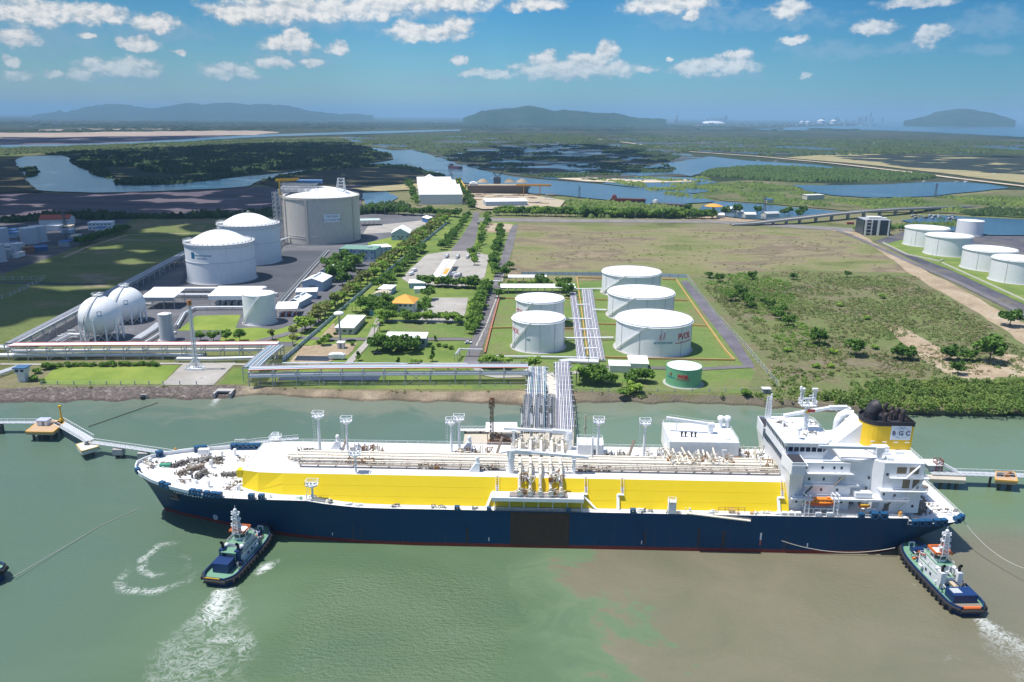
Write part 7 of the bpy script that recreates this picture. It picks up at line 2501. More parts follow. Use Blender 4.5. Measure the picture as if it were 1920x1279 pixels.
for i, x in enumerate((-2.8, 8.0)):
 clutter(x, -14.5, TD - .6, 4.6, 5.6, 3.4, 50, [CREAM, SHW, RUST], 70 + i, 'manifold_valves')
 clutter(x, -19.6, 19.3, 5.0, 2.6, 2.6, 36, [CREAM, RUST, GEAR], 74 + i, 'manifold_valves')
clutter(2.6, 12, TD, 22, 7, 4.2, 130, [CREAM, CREAM, SHW], 80, 'manifold_valves')
for i, x in enumerate((-5, -1, 3, 7, 11)):
 b = MB()
 b.tube([(x, -1, TD + 2.0), (x, 6.0, TD + 2.4), (x, 11.0, TD + 3.0), (x + .5, 16, TD + 2.0)], .58, 10)
 b.build('manifold_arm', CREAM, ship)
for x, y0 in ((-12.4, -15), (18.6, -15), (31.2, -15), (86.5, -15)):
 b = MB()
 b.bar((x, -13.9, TZ1 + .2), (x, -16.3, 18.9), 1.0, .18)
 for s_ in (-.5, .5):
  b.bar((x + s_, -14.1, TZ1 + 1.2), (x + s_, -16.6, 19.9), .1)
 b.box((x - .6, -16.9, 18.7), (2.2, 1.4, .2))
 b.bar((x - 1.6, -17.0, 18.7), (x - 1.6 if x > 20 else x - (3.5 if x < 0 else -3.5), -19.6, 14.3), 1.0, .18)
 b.build('trunk_stair', SHW, ship)
 b = MB()
 for k_ in range(9):
  f = k_ / 8
  b.box((x, -13.95 - 2.4 * f, TZ1 + .3 - 4.2 * f), (.7, .18, .1))
 b.build('stair_treads', paint('tread_red', (.35, .16, .12), .8), ship)
# ---- masts on the trunk
def deck_mast(x, y, z0, h, r0, head=True, parent=ship, lad=True):
 b = MB()
 b.cyl((x, y, z0 - .2), (x, y, z0 + h), r0, r0 * .75, 12)
 m_ = b.build('mast', SHW, parent)
 if lad:
  b = MB()
  for s_ in (0, .7):
   b.bar((x - 1.3 - s_, y, z0), (x - 1.3 - s_, y, z0 + h), .1)
  for k_ in range(int(h / 1.1)):
   b.bar((x - 1.3, y, z0 + 1 + k_ * 1.1), (x - 2.0, y, z0 + 1 + k_ * 1.1), .07)
  b.build('ladder', SHW, m_)
 if head:
  b = MB()
  b.lathe([(r0 * .7, h - 1.6), (1.7, h - .3), (1.7, h - .1), (.01, h - .1)], (x, y, z0), 12)
  b.box((x, y, z0 + h - .1), (4.0, 2.8, .25))
  b.rail([(x - 2, y - 1.4, z0 + h), (x + 2, y - 1.4, z0 + h), (x + 2, y + 1.4, z0 + h), (x - 2, y + 1.4, z0 + h)], 1.6, .14, True, 1.4)
  for s_ in (-1.2, 0, 1.2):
   b.box((x + s_, y - .9, z0 + h + .8), (.7, .5, .7))
  b.build('mast_platform', SHW, m_)
deck_mast(-79.2, 2.4, TD, 15.0, .62)
deck_mast(-69.2, 3.8, TD, 12.6, .5)
deck_mast(-62.6, -12.6, TD, 6.8, .4)
deck_mast(-76.5, -19.6, 14.3, 7.4, .5)
deck_mast(-27.6, 5.6, TD, 13.4, .62)
deck_mast(-30.6, 6.4, TD, 11.8, .52)
deck_mast(23.8, 2.2, TD, 14.6, .58)
deck_mast(40.8, 3.0, TD, 14.0, .55)
deck_mast(-104.5, 8.0, 16.9, 3.2, .7, False, lad=False)
deck_mast(-91, -20.2, 15.9, 2.0, .35, False, lad=False)
deck_mast(21.5, -1.5, TD, 10, .45, False)
for x, y in ((-74.5, 7.5), (-24.8, 8.5), (-20.5, -9.8)):
 b = MB()
 b.prism([(x - 2.2, y - 1.2), (x + 1.6, y - 1.2), (x + 1.6, y + 1.2), (x - 2.2, y + 1.2)], TD - .2, TD + 3.2, [(x + .2, y - 1), (x + 1.6, y - 1), (x + 1.6, y + 1), (x + .2, y + 1)])
 b.cyl((x + .8, y, TD + 3), (x + .8, y, TD + 4.6), .7, n=10)
 b.ball((x + .8, y, TD + 4.8), .8, 6, 10)
 b.build('monitor_house', SHW, ship)
# deck cranes beside the manifold
def deck_crane(x, y, z0, ztop, tip, r=.95, rest=None):
 b = MB()
 b.cyl((x, y, z0 - .3), (x, y, ztop - 2.2), r * 1.1, r, 14)
 c_ = b.build('deck_crane', SHW, ship)
 b = MB()
 b.cyl((x, y, ztop - 2.2), (x, y, ztop + .6), r * 1.35, r * 1.2, 14)
 b.box((x, y, ztop), (2.6, 2.4, 2.0))
 b.build('crane_house', SHW, c_)
 b = MB()
 P0, P1 = Vector((x, y, ztop + .5)), Vector(tip)
 k_ = P0.lerp(P1, .25)
 b.bar(P0, k_, 1.5, 1.5)
 b.bar(k_, P1, 1.1, .9)
 b.bar(P0 + Vector((0, 0, 1)), P0.lerp(P1, .5) + Vector((0, 0, .5)), .25)
 b.build('boom', SHW, c_)
 b = MB()
 b.rail([P0 + Vector((0, -.9, .6)), P0.lerp(P1, .7) + Vector((0, -.6, .4))], 1.0, .07, False, 3, False)
 b.build('boom_railing', SHW, c_)
 if rest:
  b = MB()
  b.bar((rest, y, z0 - .2), (rest, y, tip[2] - .4), .9)
  b.box((rest, y, tip[2] - .8), (1.6, 2.0, .5))
  b.build('boom_rest', SHW, c_)
deck_crane(13.4, 11.3, TD, 29.6, (-11.2, 11.3, 31.2), 1.3, -7.4)
deck_crane(-7.8, -10.4, TD, 31.0, (19.5, -10.4, 29.6), 1.1, 14.5)
# small deck house
b = MB()
b.box((21.3, 7.2, TD + 2.3), (9.6, 7.4, 4.8))
hs = b.build('deck_house', SHW, ship)
b = MB()
b.box((22.6, 3.48, TD + 1.9), (1.1, .12, 2.2))
b.build('door', BLACK, hs)
b = MB()
b.rail([(16.6, 3.6, TD + 4.7), (26, 3.6, TD + 4.7), (26, 10.8, TD + 4.7), (16.6, 10.8, TD + 4.7)], 1.1, .08, True)
b.build('railing', SHW, hs)
# compressor house
b = MB()
b.prism([(50.0, 2.0), (75.2, 2.0), (75.2, 20.5), (50.0, 20.5)], TD - .3, 31.0)
ch = b.build('compressor_house', SHW, ship)
b = MB()
b.box((62.6, 1.9, 30.2), (25.6, .25, 1.4))
b.rail([(50.2, 2.2, 31), (75, 2.2, 31), (75, 20.3, 31), (50.2, 20.3, 31)], 1.1, .08, True)
b.build('roof_edge', SHW, ch)
for x, y in ((71.5, 16.5), (74.0, 16.5)):
 b = MB()
 b.cyl((x, y, 31), (x, y, 34.6), .8, n=12)
 b.lathe([(1.3, 34.2), (1.4, 35.0), (.9, 35.6), (.01, 35.7)], (x, y, 0), 14)
 b.build('roof_vent', SHW, ch)
for x, y in ((55, 6.5), (56.4, 6.5), (58.6, 6.3), (60, 6.3)):
 b = MB()
 b.cyl((x, y, 31), (x, y, 32.4), .3, n=8)
 b.ball((x, y, 32.6), .5, 6, 8)
 b.build('roof_vent', BLACK, ch)
b = MB()
b.ball((70.8, 5.2, 31.0), 2.2, 8, 16, (1, .8, .5))
b.build('roof_hatch', SHW, ch)
b = MB()
b.cyl((66.5, 10.5, 31), (66.5, 10.5, 33.6), 1.0, n=12)
b.box((66.5, 10.5, 34.2), (2.4, 2.4, 1.6))
b.bar((67, 10.5, 34.4), (50, 12, 36.2), 1.1, 1.0)
b.bar((54, 11.6, 31), (54, 11.6, 35.5), .4)
b.rail([(66, 10.0, 35.2), (51, 11.6, 36.8)], .9, .07, False, 3, False)
b.build('roof_crane', SHW, ch)
# ---- forecastle gear
def ship_at(px, py, z):
 x, y = G(px, py, z)
 x, y = x - SHIP_X, y - SHIP_Y
 c_, s_ = math.cos(SHIP_YAW), math.sin(SHIP_YAW)
 return x * c_ + y * s_, -x * s_ + y * c_
def winch(x, y, z, rz, seed, sc_=1.0, mat=GEAR):
 r_ = random.Random(seed)
 M = Matrix.Rotation(rz, 3, 'Z')
 b = MB()
 T = lambda p: Vector((x, y, z)) + M @ Vector(p) * sc_
 b.cyl(T((-2.2, 0, 1.1)), T((2.0, 0, 1.1)), .85 * sc_, n=12)
 for q_ in (-2.1, .4, 1.9):
  b.cyl(T((q_ - .1, 0, 1.1)), T((q_ + .1, 0, 1.1)), r_.uniform(.95, 1.25) * sc_, n=14)
 b.box(T((3.0, 0, .9)), (1.4 * sc_, 1.8 * sc_, 1.8 * sc_), rz)
 b.box(T((0, 0, .15)), (6 * sc_, 2.2 * sc_, .4), rz)
 b.cyl(T((-3.2, 0, 1.1)), T((-2.4, 0, 1.1)), .5 * sc_, n=10)
 for i in range(14):
  p = T((r_.uniform(-3.5, 3.5), r_.uniform(-2.6, 2.6), 0))
  b.bar(p, p + Vector((0, 0, r_.uniform(.6, 1.8))), r_.uniform(.2, .5))
 b.build('mooring_winch', mat, ship)
BROWNG = paint('gear_brown', (.26, .21, .16), .8, var=.5)
for i, (px, py, rz, sc_) in enumerate(((334, 876, 1.2, .8), (346, 889, .9, .85), (366, 882, .7, .9), (376, 893, 1.4, .95), (364, 868, .2, .9), (385, 866, 1.1, .8), (404, 863, .4, .75), (428, 890, .1, .85))):
 x, y = ship_at(px, py, 17.4)
 winch(x, y, ip(x, ZD) + .1, rz, i, sc_, BROWNG if i in (1, 2) else GEAR)
for i, (px, py, n, w_) in enumerate(((355, 872, 26, 6), (392, 866, 34, 8), (408, 870, 14, 5), (345, 892, 14, 4), (440, 905, 14, 4), (425, 912, 10, 4), (455, 862, 16, 4), (300, 878, 14, 6), (283, 874, 12, 5), (280, 884, 8, 3), (436, 918, 8, 3), (395, 892, 10, 5), (350, 905, 10, 5))):
 x, y = ship_at(px, py, 17.2)
 clutter(x, y, ip(x, ZD), w_, w_ * .8, 1.6, n, [GEAR, BROWNG, CREAM, SHW], 100 + i, 'deck_gear')
for px, py, w_, d_, h_, mt in ((311, 879, 4.0, 1.6, 1.3, paint('box_green', (.05, .28, .18), .6)), (397, 877, 1.3, 1.3, 3.0, SHW), (417, 855, 1.2, 1.2, 1.8, SHW), (441, 852, 1.4, 1.4, 2.2, SHW), (449, 916, 1.3, 1.3, 2.0, SHW), (392, 911, 1.2, 1.2, 2.0, SHW), (383, 852, 4.0, 2.2, 2.2, SHW), (368, 905, 1.2, 1.2, .8, SHW), (283, 873, 1.4, 1, 1.4, SHW), (474, 870, 1.5, 1.5, 3.8, SHW)):
 x, y = ship_at(px, py, 17.4)
 z = ip(x, ZD)
 b = MB()
 if mt is SHW and w_ < 2:
  b.cyl((x, y, z), (x, y, z + h_), w_ * .35, n=10)
  b.ball((x, y, z + h_), w_ * .55, 6, 10)
 else:
  b.box((x, y, z + h_ / 2), (w_, d_, h_), .1)
 b.build('deck_vent' if mt is SHW else 'deck_locker', mt, ship)
# mast stage at the front of the trunk, far side
b = MB()
b.lattice((-100, 15, 16.8), (-100, 15, 26), 2.2, .25, 4)
b.box((-100, 15, 24), (4, 4, .3))
b.rail([(-102, 13, 24), (-98, 13, 24), (-98, 17, 24), (-102, 17, 24)], 1.2, .1, True, 1.5)
b.bar((-103, 14, 16.8), (-100, 10, 23.2), 1.0, .2)
b.build('access_tower', SHW, ship)
b = MB()
b.rail([(-118, 20, 16.9), (-114, 20.6, 16.9)], 4, .25, False, 2)
b.build('gangway_frame', SHW, ship)
def fairlead(x, y, z, rz, sc_=1.0):
 b = MB()
 M = Matrix.Rotation(rz, 3, 'Z')
 for q_ in (-.75, .75):
  c_ = Vector((x, y, z)) + M @ Vector((q_ * sc_, 0, .55 * sc_))
  b.box(c_, (.6 * sc_, 1.7 * sc_, 1.9 * sc_), rz)
 b.box(Vector((x, y, z + 1.35 * sc_)), (2.1 * sc_, 1.7 * sc_, .5 * sc_), rz)
 b.box(Vector((x, y, z - .1)), (2.1 * sc_, 1.7 * sc_, .5 * sc_), rz)
 b.build('fairlead', FAIR, ship)
for px, py in ((271, 881), (318, 899), (327, 902), (371, 913), (381, 916), (393, 920), (404, 923), (412, 927), (471, 931), (488, 934)):
 x, _ = ship_at(px, py, 17.6)
 fairlead(x, -ip(x, HBD) + .4, ip(x, ZD) + .3, math.atan2(-(ip(x + 1, HBD) - ip(x - 1, HBD)), 2), .95)
for px, py in ((293, 867), (362, 856), (375, 853), (432, 848), (445, 847), (457, 845), (468, 843), (480, 841)):
 x, _ = ship_at(px, py, 17.6)
 fairlead(x, ip(x, HBD) - .4, ip(x, ZD) + .5, math.atan2((ip(x + 1, HBD) - ip(x - 1, HBD)), 2), 1.15)
for x, sc_ in ((-26, .8), (-15, .7), (12.4, .7), (34.5, .9), (112, .9), (116.5, 1.15), (119.6, 1.15)):
 fairlead(x, -21.4, 14.2, 0, sc_)
for x, y in ((131.5, 20.2), (134.5, 19.9), (137, 19.5), (141.5, 18.6), (144, 17.8), (146.2, 17.0), (148, 16)):
 fairlead(x, y, 11.9, -.15, 1.1)
for x, y, rz in ((130.6, -20.9, 0), (133.0, -20.7, .05), (135.4, -20.5, .08), (138.5, -20.1, .1), (141, -19.7, .15), (146.4, -18.2, .3), (148.6, -16.4, .7)):
 fairlead(x, y, 11.5, rz, 1.05)
# small things along the near deck edge
for i, (x, mt, h_) in enumerate(((-70, GEAR, 1.3), (-63, SHW, 1.0), (-60.5, SHW, 1.0), (-48, GEAR, 1.2), (-34, GEAR, 1.1), (-31, GEAR, .9), (-20, GEAR, 1.1), (38, GEAR, 1.2), (40.5, GEAR, .9), (47, GEAR, 1.1), (53.5, SHW, 1.5), (62, CREAM, 1.2), (70, ORANGE, 1.2), (76, ORANGE, 1.0), (80, CREAM, 1.2), (84, GEAR, 1.0), (-80.5, paint('box_green', (.05, .28, .18), .6), 1.0), (-77.5, SHW, 2.2))):
 clutter(x, -20.3, ip(x, ZD), 1.8, 1.0, h_ * 1.2, 7, [mt, mt, SHW], 140 + i, 'deck_fitting')
# gangway stowed along the side, with its davit
b = MB()
b.bar((52.6, -22.5, 15.0), (74.4, -22.6, 12.6), 1.1, .3)
b.rail([(52.6, -23.0, 15.1), (74.4, -23.1, 12.7)], .9, .07, False, 1.5, False)
b.build('accommodation_ladder', CREAM, ship)
b = MB()
b.box((47.8, -20.8, 16.0), (2.6, 2.0, 3.6))
b.box((47.8, -20.8, 18.4), (2.8, 2.2, .3))
b.rail([(46.5, -21.8, 18.5), (49.1, -21.8, 18.5), (49.1, -19.8, 18.5), (46.5, -19.8, 18.5)], 1.1, .1, True, 1.2)
b.build('ladder_house', SHW, ship)
b = MB()
b.rail([(64, -19.9, 14.3), (73, -19.9, 14.3)], 1.8, .15, False, 2)
b.cyl((67.5, -19.9, 15), (69.5, -19.9, 15), .8, n=10)
b.build('ladder_winch', paint('winch_yellow', (.5, .33, .08), .7), ship)
# ---- accommodation, bridge and engine casing
b = MB()
b.prism([(89, -16.2), (109.5, -16.2), (109.5, 16.2), (89, 16.2)], 14.0, 27.6)
b.prism([(90.5, -15.2), (109, -15.2), (109, 15.2), (90.5, 15.2)], 27.6, 31.2)
house = b.build('accommodation_block', SHW, ship)
b = MB()
b.prism([(109.5, -12.5), (117, -14.5), (117, 14.5), (109.5, 12.5)], 14.0, 32.0)
b.prism([(106, -14.6), (112, -15.6), (118, -13.6), (118, 6), (106, 6)], 31.9, 32.7)
b.build('link_block', SHW, house)
# sweeping side screens and walkways
for z, xa, xb, yo in ((27.6, 91, 110, -17.4), (23.6, 93, 112, -17.6), (19.6, 88.6, 128, -20.2)):
 b = MB()
 b.box(((xa + xb) / 2, (yo - 15.8) / 2, z - .12), (xb - xa, abs(yo + 15.8), .25))
 b.box(((xa + xb) / 2, yo, z + .1), (xb - xa, .15, .7))
 b.rail([(xa, yo, z + .4), (xb, yo, z + .4)], .9, .07, False, 2.2, False)
 b.build('side_walkway', SHW, house)
 b = MB()
 b.box(((xa + xb) / 2, (-yo + 15.8) / 2, z - .12), (xb - xa, abs(yo + 15.8), .25))
 b.build('side_walkway', SHW, house)
for z, xs_ in ((29.4, (94, 99.5, 103.5, 106)), (25.6, (95, 100, 105.5, 116)), (21.6, (99.5, 105, 115.5)), (17.0, (91.5, 95, 99, 103.5, 107))):
 for x in xs_:
  b = MB()
  yy = -15.24 if z > 28 else -16.24
  if x > 109.5:
   yy = -14.6
  b.box((x, yy, z), (.7, .14, .95))
  b.build('window', GLASS, house)
for x in (111.5, 114.5):
 b = MB()
 b.box((x, -13.6, 16.2), (1.2, .9, 2.4))
 b.build('door', GEAR, house)
b = MB()
for xa, za, xb, zb in ((93, 19.7, 96, 23.5), (103, 23.7, 106.5, 27.5), (97, 14.2, 93.5, 19.5), (120.5, 14.2, 124, 19.5)):
 b.bar((xa, -17.6, za), (xb, -17.6, zb), .8, .15)
 b.bar((xa, -18.0, za + 1), (xb, -18.0, zb + 1), .08)
b.build('side_stair', GEAR, house)
# bridge
b = MB()
b.prism([(87.4, -12.2), (100.5, -12.2), (103, -9), (103, 9), (100.5, 12.2), (87.4, 12.2)], 31.0, 33.9)
b.prism([(87.4, -12.2), (100.5, -12.2), (103, -9), (103, 9), (100.5, 12.2), (87.4, 12.2)], 35.6, 37.0)
b.prism([(86.6, -12.8), (101, -12.8), (103.8, -9.5), (103.8, 9.5), (101, 12.8), (86.6, 12.8)], 36.9, 37.3)
br = b.build('wheelhouse', SHW, house)
b = MB()
b.prism([(87.5, -12.1), (100.4, -12.1), (102.9, -9), (102.9, 9), (100.4, 12.1), (87.5, 12.1)], 33.85, 35.65)
b.build('bridge_window', paint('bridge_glass', (.012, .022, .06), .12), br)
b = MB()
for y in np.arange(-12, 12.1, 1.7):
 b.box((87.42, y, 34.75), (.14, .3, 1.8))
for x in np.arange(88, 101, 2.0):
 b.box((x, -12.17, 34.75), (.35, .14, 1.8))
b.build('window_bars', SHW, br)
for sd in (-1, 1):
 b = MB()
 P_ = [(86.2, sd * 12.2), (92.4, sd * 12.2), (92.2, sd * 21.7), (86.8, sd * 21.7)]
 b.prism(P_, 32.4, 32.9)
 for a, c_ in (((86.2, sd * 12.2), (86.8, sd * 21.6)), ((86.8, sd * 21.6), (91.2, sd * 21.6))):
  b.add([(*a, 29.4), (*c_, 29.4), (*c_, 33.9), (*a, 33.9), (a[0] + .25, a[1] - sd * .25, 29.4), (c_[0] + .25, c_[1] - sd * .25, 29.4), (c_[0] + .25, c_[1] - sd * .25, 33.9), (a[0] + .25, a[1] - sd * .25, 33.9)], [(0, 1, 2, 3), (7, 6, 5, 4), (3, 2, 6, 7), (0, 4, 5, 1), (1, 5, 6, 2), (0, 3, 7, 4)])
 b.prism([(88.6, sd * 16), (90.2, sd * 16), (90.2, sd * 17), (88.6, sd * 17)], 20, 31.0, [(86.8, sd * 20.2), (91, sd * 20.2), (91, sd * 21.3), (86.8, sd * 21.3)])
 b.build('bridge_wing', SHW, house)
 b = MB()
 b.prism([(86.9, sd * 12.6), (92.0, sd * 12.6), (91.8, sd * 21.3), (87.4, sd * 21.3)], 32.92, 33.0)
 b.build('wing_mat', paint('wing_mat', (.035, .035, .045), .9), house)
# front wall sweeping down from the wings
b = MB()
b.add([(88.9, -16.1, 14.1), (88.9, 16.1, 14.1), (86.6, 21, 29.6), (86.6, -21, 29.6)], [(3, 2, 1, 0)])
b.add([(88.9, -16.1, 14.1), (86.6, -21, 29.6), (91.2, -21, 29.6), (93, -16.1, 20)], [(0, 1, 2, 3)])
b.build('front_screen', SHW, house)
# engine casing aft
b = MB()
b.prism([(117, -15.0), (119.5, -17.4), (133.0, -17.4), (133.0, 17.4), (119.5, 17.4), (117, 15)], 14.0, 32.5)
cas = b.build('engine_casing', SHW, ship)
b = MB()
b.prism([(118.5, -19.5), (134.2, -19.5), (134.2, 19.5), (118.5, 19.5)], 22.6, 22.95)
b.prism([(121.5, -18.8), (134.6, -18.8), (134.6, 18), (121.5, 18)], 27.2, 27.5)
b.rail([(118.5, -19.4, 23), (134.1, -19.4, 23), (134.1, 19, 23)], 1.0, .08, False, 2)
b.rail([(121.5, -18.7, 27.5), (134.5, -18.7, 27.5), (134.5, 18, 27.5)], 1.0, .08, False, 2)
b.rail([(119, -17.3, 32.5), (132.8, -17.3, 32.5), (132.8, 17.3, 32.5), (119, 17.3, 32.5)], 1.1, .08, True, 2.4)
b.build('casing_deck', SHW, cas)
LOUV = paint('louvre_brown', (.20, .16, .10), .7)
for x, z, w_, h_ in ((125.4, 29.9, 3.2, 2.4), (129.6, 29.9, 3.2, 2.4), (127.5, 25, 2.4, 3.6), (130.8, 25, 2.2, 3.6)):
 b = MB()
 b.box((x, -17.42, z), (w_, .16, h_))
 b.build('louvre', LOUV, cas)
for x, z in ((120.5, 20.9), (124.2, 20.6), (130.8, 16.6), (120.8, 28.3)):
 b = MB()
 b.box((x, -17.44, z), (.8, .16, .9))
 b.build('window', GLASS, cas)
for x in (122.0,):
 b = MB()
 b.box((x, -17.45, 16.0), (1.7, .16, 2.8))
 b.build('door', GEAR, cas)
b = MB()
b.prism([(118, -17.45), (134, -17.45), (134, 17.45), (118, 17.45)], 18.9, 19.2)
for xa, za, xb, zb in ((129.6, 23, 133, 27.3), (127, 27.6, 131, 32), (126, 19, 129.5, 22.6), (125, 14.2, 128, 18.9)):
 b.bar((xa, -18.2, za), (xb, -18.2, zb), .8, .15)
 b.bar((xa, -18.6, za + 1), (xb, -18.6, zb + 1), .08)
b.build('casing_stair', SHW, cas)
for x, y, w_, d_ in ((122.5, -11, 3.2, .15), (127.5, -10, 3.2, .15), (122, -14.5, 2.2, 2.2)):
 b = MB()
 b.box((x, y, 33.0), (w_, max(d_, .5), 1.0))
 b.build('roof_fitting', SHW, cas)
# sloped uptake in front of the funnel and curved duct
b = MB()
b.add([(108.5, -1.5, 32.6), (117.6, -1.5, 32.6), (117.6, -1.5, 41.0), (110.2, 8.5, 32.6), (117.6, 8.5, 32.6), (117.6, 8.5, 41.0)], [(0, 1, 2), (5, 4, 3), (0, 2, 5, 3), (1, 4, 5, 2), (0, 3, 4, 1)])
b.build('uptake_slope', SHW, cas)
b = MB()
b.tube([(113.4, 11, 32.6), (113.4, 11, 36.6), (114.2, 11, 38.6), (116, 11, 39.6), (118.4, 10, 39.6)], 1.5, 14)
b.build('air_duct', SHW, cas)
b = MB()
b.box((120.8, -9.2, 34.0), (5.4, 2.6, 2.8))
b.cyl((119.0, -9.2, 34.0), (123.4, -9.2, 34.0), 1.5, n=14)
b.build('fan_house', SHW, cas)
# funnel
b = MB()
fp = []
for i in range(13):
 a = math.pi / 2 + math.pi * i / 12
 fp.append((122.0 + 5.2 * math.cos(a), .4 + 6.2 * math.sin(a)))
fp += [(133.2, -5.8), (133.2, 6.6)]
b.prism(fp, 32.4, 41.6)
YELF = paint('funnel_yellow', (.78, .50, .01), .5)
fn = b.build('funnel', YELF, ship)
b = MB()
fp2 = [(122.0 + (p[0] - 122.0) * 1.02, .4 + (p[1] - .4) * 1.02) for p in fp]
for i in range(len(fp2)):
 a, c_ = fp2[i], fp2[(i + 1) % len(fp2)]
 b.add([(*a, 41.3), (*c_, 41.3), (*c_, 42.8), (*a, 42.8)], [(0, 1, 2, 3)])
 b.bar((*a, 42.8), (*c_, 42.8), .3)
b.prism([(122 + (p[0] - 122) * .985, .4 + (p[1] - .4) * .985) for p in fp], 41.58, 41.75)
b.build('funnel_rim', MAROON, fn)
b = MB()
b.tube([(120.6, .6, 41), (120.6, .6, 44.2), (121.6, .6, 46.0), (123.0, .6, 46.8)], 2.5, 16)
b.build('exhaust_pipe', MAROON, fn)
EXB = paint('exhaust_brown', (.06, .045, .045), .6)
for x, y, h_, r_ in ((126.6, 3.6, 5.0, .75), (128.2, 2.2, 4.2, .7), (129.4, .2, 4.4, .75), (130.6, -1.8, 4.6, .85), (127.2, -.6, 3.6, .6), (124.2, -2.6, 3.4, .8)):
 b = MB()
 b.tube([(x, y, 41), (x, y, 41.6 + h_ * .75), (x + .6, y, 41.6 + h_)], r_, 10)
 b.build('exhaust_pipe', EXB, fn)
b = MB()
b.box((128.9, -5.86, 38.9), (7.0, .14, 5.2))
lp = b.build('logo_panel', paint('logo_white', (.74, .78, .84), .5), fn)
NAVY = paint('logo_navy', (.03, .04, .12), .5)
for ch_, x in (('B', 126.5), ('G', 128.9), ('C', 131.3)):
 lettering(ch_, 2.2, NAVY, lp, (x, -5.97, 38.7), bold=.07)
b = MB()
def arcline(cx, cz, rx, rz_, a0, a1, t_=.10):
 for i in range(14):
  p, q_ = a0 + (a1 - a0) * i / 14, a0 + (a1 - a0) * (i + 1) / 14
  b.bar((cx + rx * math.cos(p), -5.98, cz + rz_ * math.sin(p)), (cx + rx * math.cos(q_), -5.98, cz + rz_ * math.sin(q_)), t_)
arcline(128.9, 38.9, 3.0, 1.9, R(20), R(160))
arcline(128.9, 38.9, 3.0, 1.9, R(200), R(330))
arcline(132.5, 38.4, 4.9, 3.0, R(120), R(215))
arcline(124.0, 38.9, 5.9, 3.4, R(-20), R(52))
b.build('logo_lines', paint('logo_line', (.20, .32, .42), .5), lp)
for x in (119.8, 123.6, 127.5, 131.5):
 b = MB()
 b.box((x, -6.0 if x > 122 else -5.4, 35.4), (1.5, .3, .25))
 b.build('funnel_lamp', SHW, fn)
# cranes aft and the radar mast
b = MB()
b.cyl((118.3, 15.2, 32.4), (118.3, 15.2, 38.2), 1.0, n=14)
b.box((118.3, 15.2, 36.4), (4, 4, .25))
b.rail([(116.3, 13.2, 36.5), (120.3, 13.2, 36.5), (120.3, 17.2, 36.5), (116.3, 17.2, 36.5)], 1.1, .09, True, 1.3)
b.box((118.0, 15.2, 39.2), (2.4, 2.2, 2.2))
ac = b.build('provision_crane', SHW, house)
b = MB()
b.bar((118, 15.2, 40.2), (111, 14.4, 40.4), 1.6, 1.5)
b.bar((111, 14.4, 40.4), (93.6, 12, 37.9), 1.2, 1.0)
b.rail([(117, 14.6, 41), (97, 11.8, 39)], .9, .07, False, 2.5, False)
b.bar((113, 14.6, 39.6), (118, 15.2, 36.8), .3)
b.build('boom', SHW, ac)
b = MB()
b.cyl((118.6, -14.4, 32.4), (118.6, -14.4, 35.6), .9, n=14)
b.box((118.4, -14.2, 36.2), (2.6, 2.2, 1.8))
ac = b.build('provision_crane', SHW, house)
b = MB()
b.bar((118.4, -14.2, 36.6), (97.8, -14.0, 36.7), 1.1, .9)
b.bar((119.5, -14.2, 33.2), (113, -14.1, 36.2), .22)
b.build('boom', paint('boom_grey', (.52, .58, .62), .5), ac)
b = MB()
b.lattice((97.5, 0, 37.2), (97.5, 0, 47.2), 1.5, .18, 6, 1.1)
b.cyl((97.5, 0, 37.2), (97.5, 0, 49), .35, n=8)
rm = b.build('radar_mast', SHW, ship)
b = MB()
b.box((97.5, 0, 46.8), (5.4, 4.4, .3))
b.rail([(94.8, -2.2, 47), (100.2, -2.2, 47), (100.2, 2.2, 47), (94.8, 2.2, 47)], 1.6, .14, True, 1.2)
for s_ in (-2.3, 2.1):
 b.lattice((97.5 + s_, 0, 47), (97.5 + s_, 0, 52.4), .9, .15, 4)
 b.box((97.5 + s_, 0, 52.6), (1.8, 1.2, .6))
b.ball((94.6, 0, 53.2), .5, 6, 8)
b.build('mast_platform', SHW, rm)
b = MB()
b.bar((95.4, -1.6, 49.4), (99.4, -.6, 49.4), .35, .5)
b.bar((96.8, -2.6, 51), (98.6, -2.0, 51), .3, .4)
b.build('radar_scanner', SHW, rm)
b = MB()
b.box((98.6, -1.4, 45.0), (2.6, .08, 1.1))
b.build('signal_flag', paint('flag_red', (.5, .05, .03), .8), rm)
b = MB()
b.box((97.4, -1.2, 44.4), (1.6, .08, .9))
b.build('signal_flag', paint('flag_yellow', (.6, .45, .03), .8), rm)
b = MB()
b.cyl((87.9, 10.5, 37.2), (87.9, 10.5, 47), .55, .3, 10)
b.lattice((86.6, 10.5, 37.2), (86.9, 10.5, 46), .8, .12, 7)
b.build('signal_mast', SHW, ship)
b = MB()
b.cyl((92.5, -8.8, 37.2), (92.5, -8.8, 40.2), .25, n=8)
b.ball((92.5, -8.8, 41.0), 1.0, 8, 12)
b.build('satellite_dome', SHW, br)
for i, (x, y, h_) in enumerate(((96, -6, 1.2), (99, -4, 1.2), (90, 2, 1.4), (94, 7, 1.0), (100, 5, 1.6), (91, 6, .8))):
 clutter(x, y, 37.3, 2.6, 1.6, h_, 9, [SHW, SHW, GEAR], 200 + i, 'monkey_island_gear', br)
b = MB()
b.rail([(86.9, -12.5, 37.3), (101, -12.5, 37.3), (103.5, -9, 37.3), (103.5, 9, 37.3), (101, 12.5, 37.3), (86.9, 12.5, 37.3)], 1.1, .08, True, 2)
b.rail([(104, -15, 31.2), (109, -15, 31.2), (109, 15, 31.2), (92, 15, 31.2)], 1.1, .08, False, 2)
b.build('roof_railing', SHW, br)
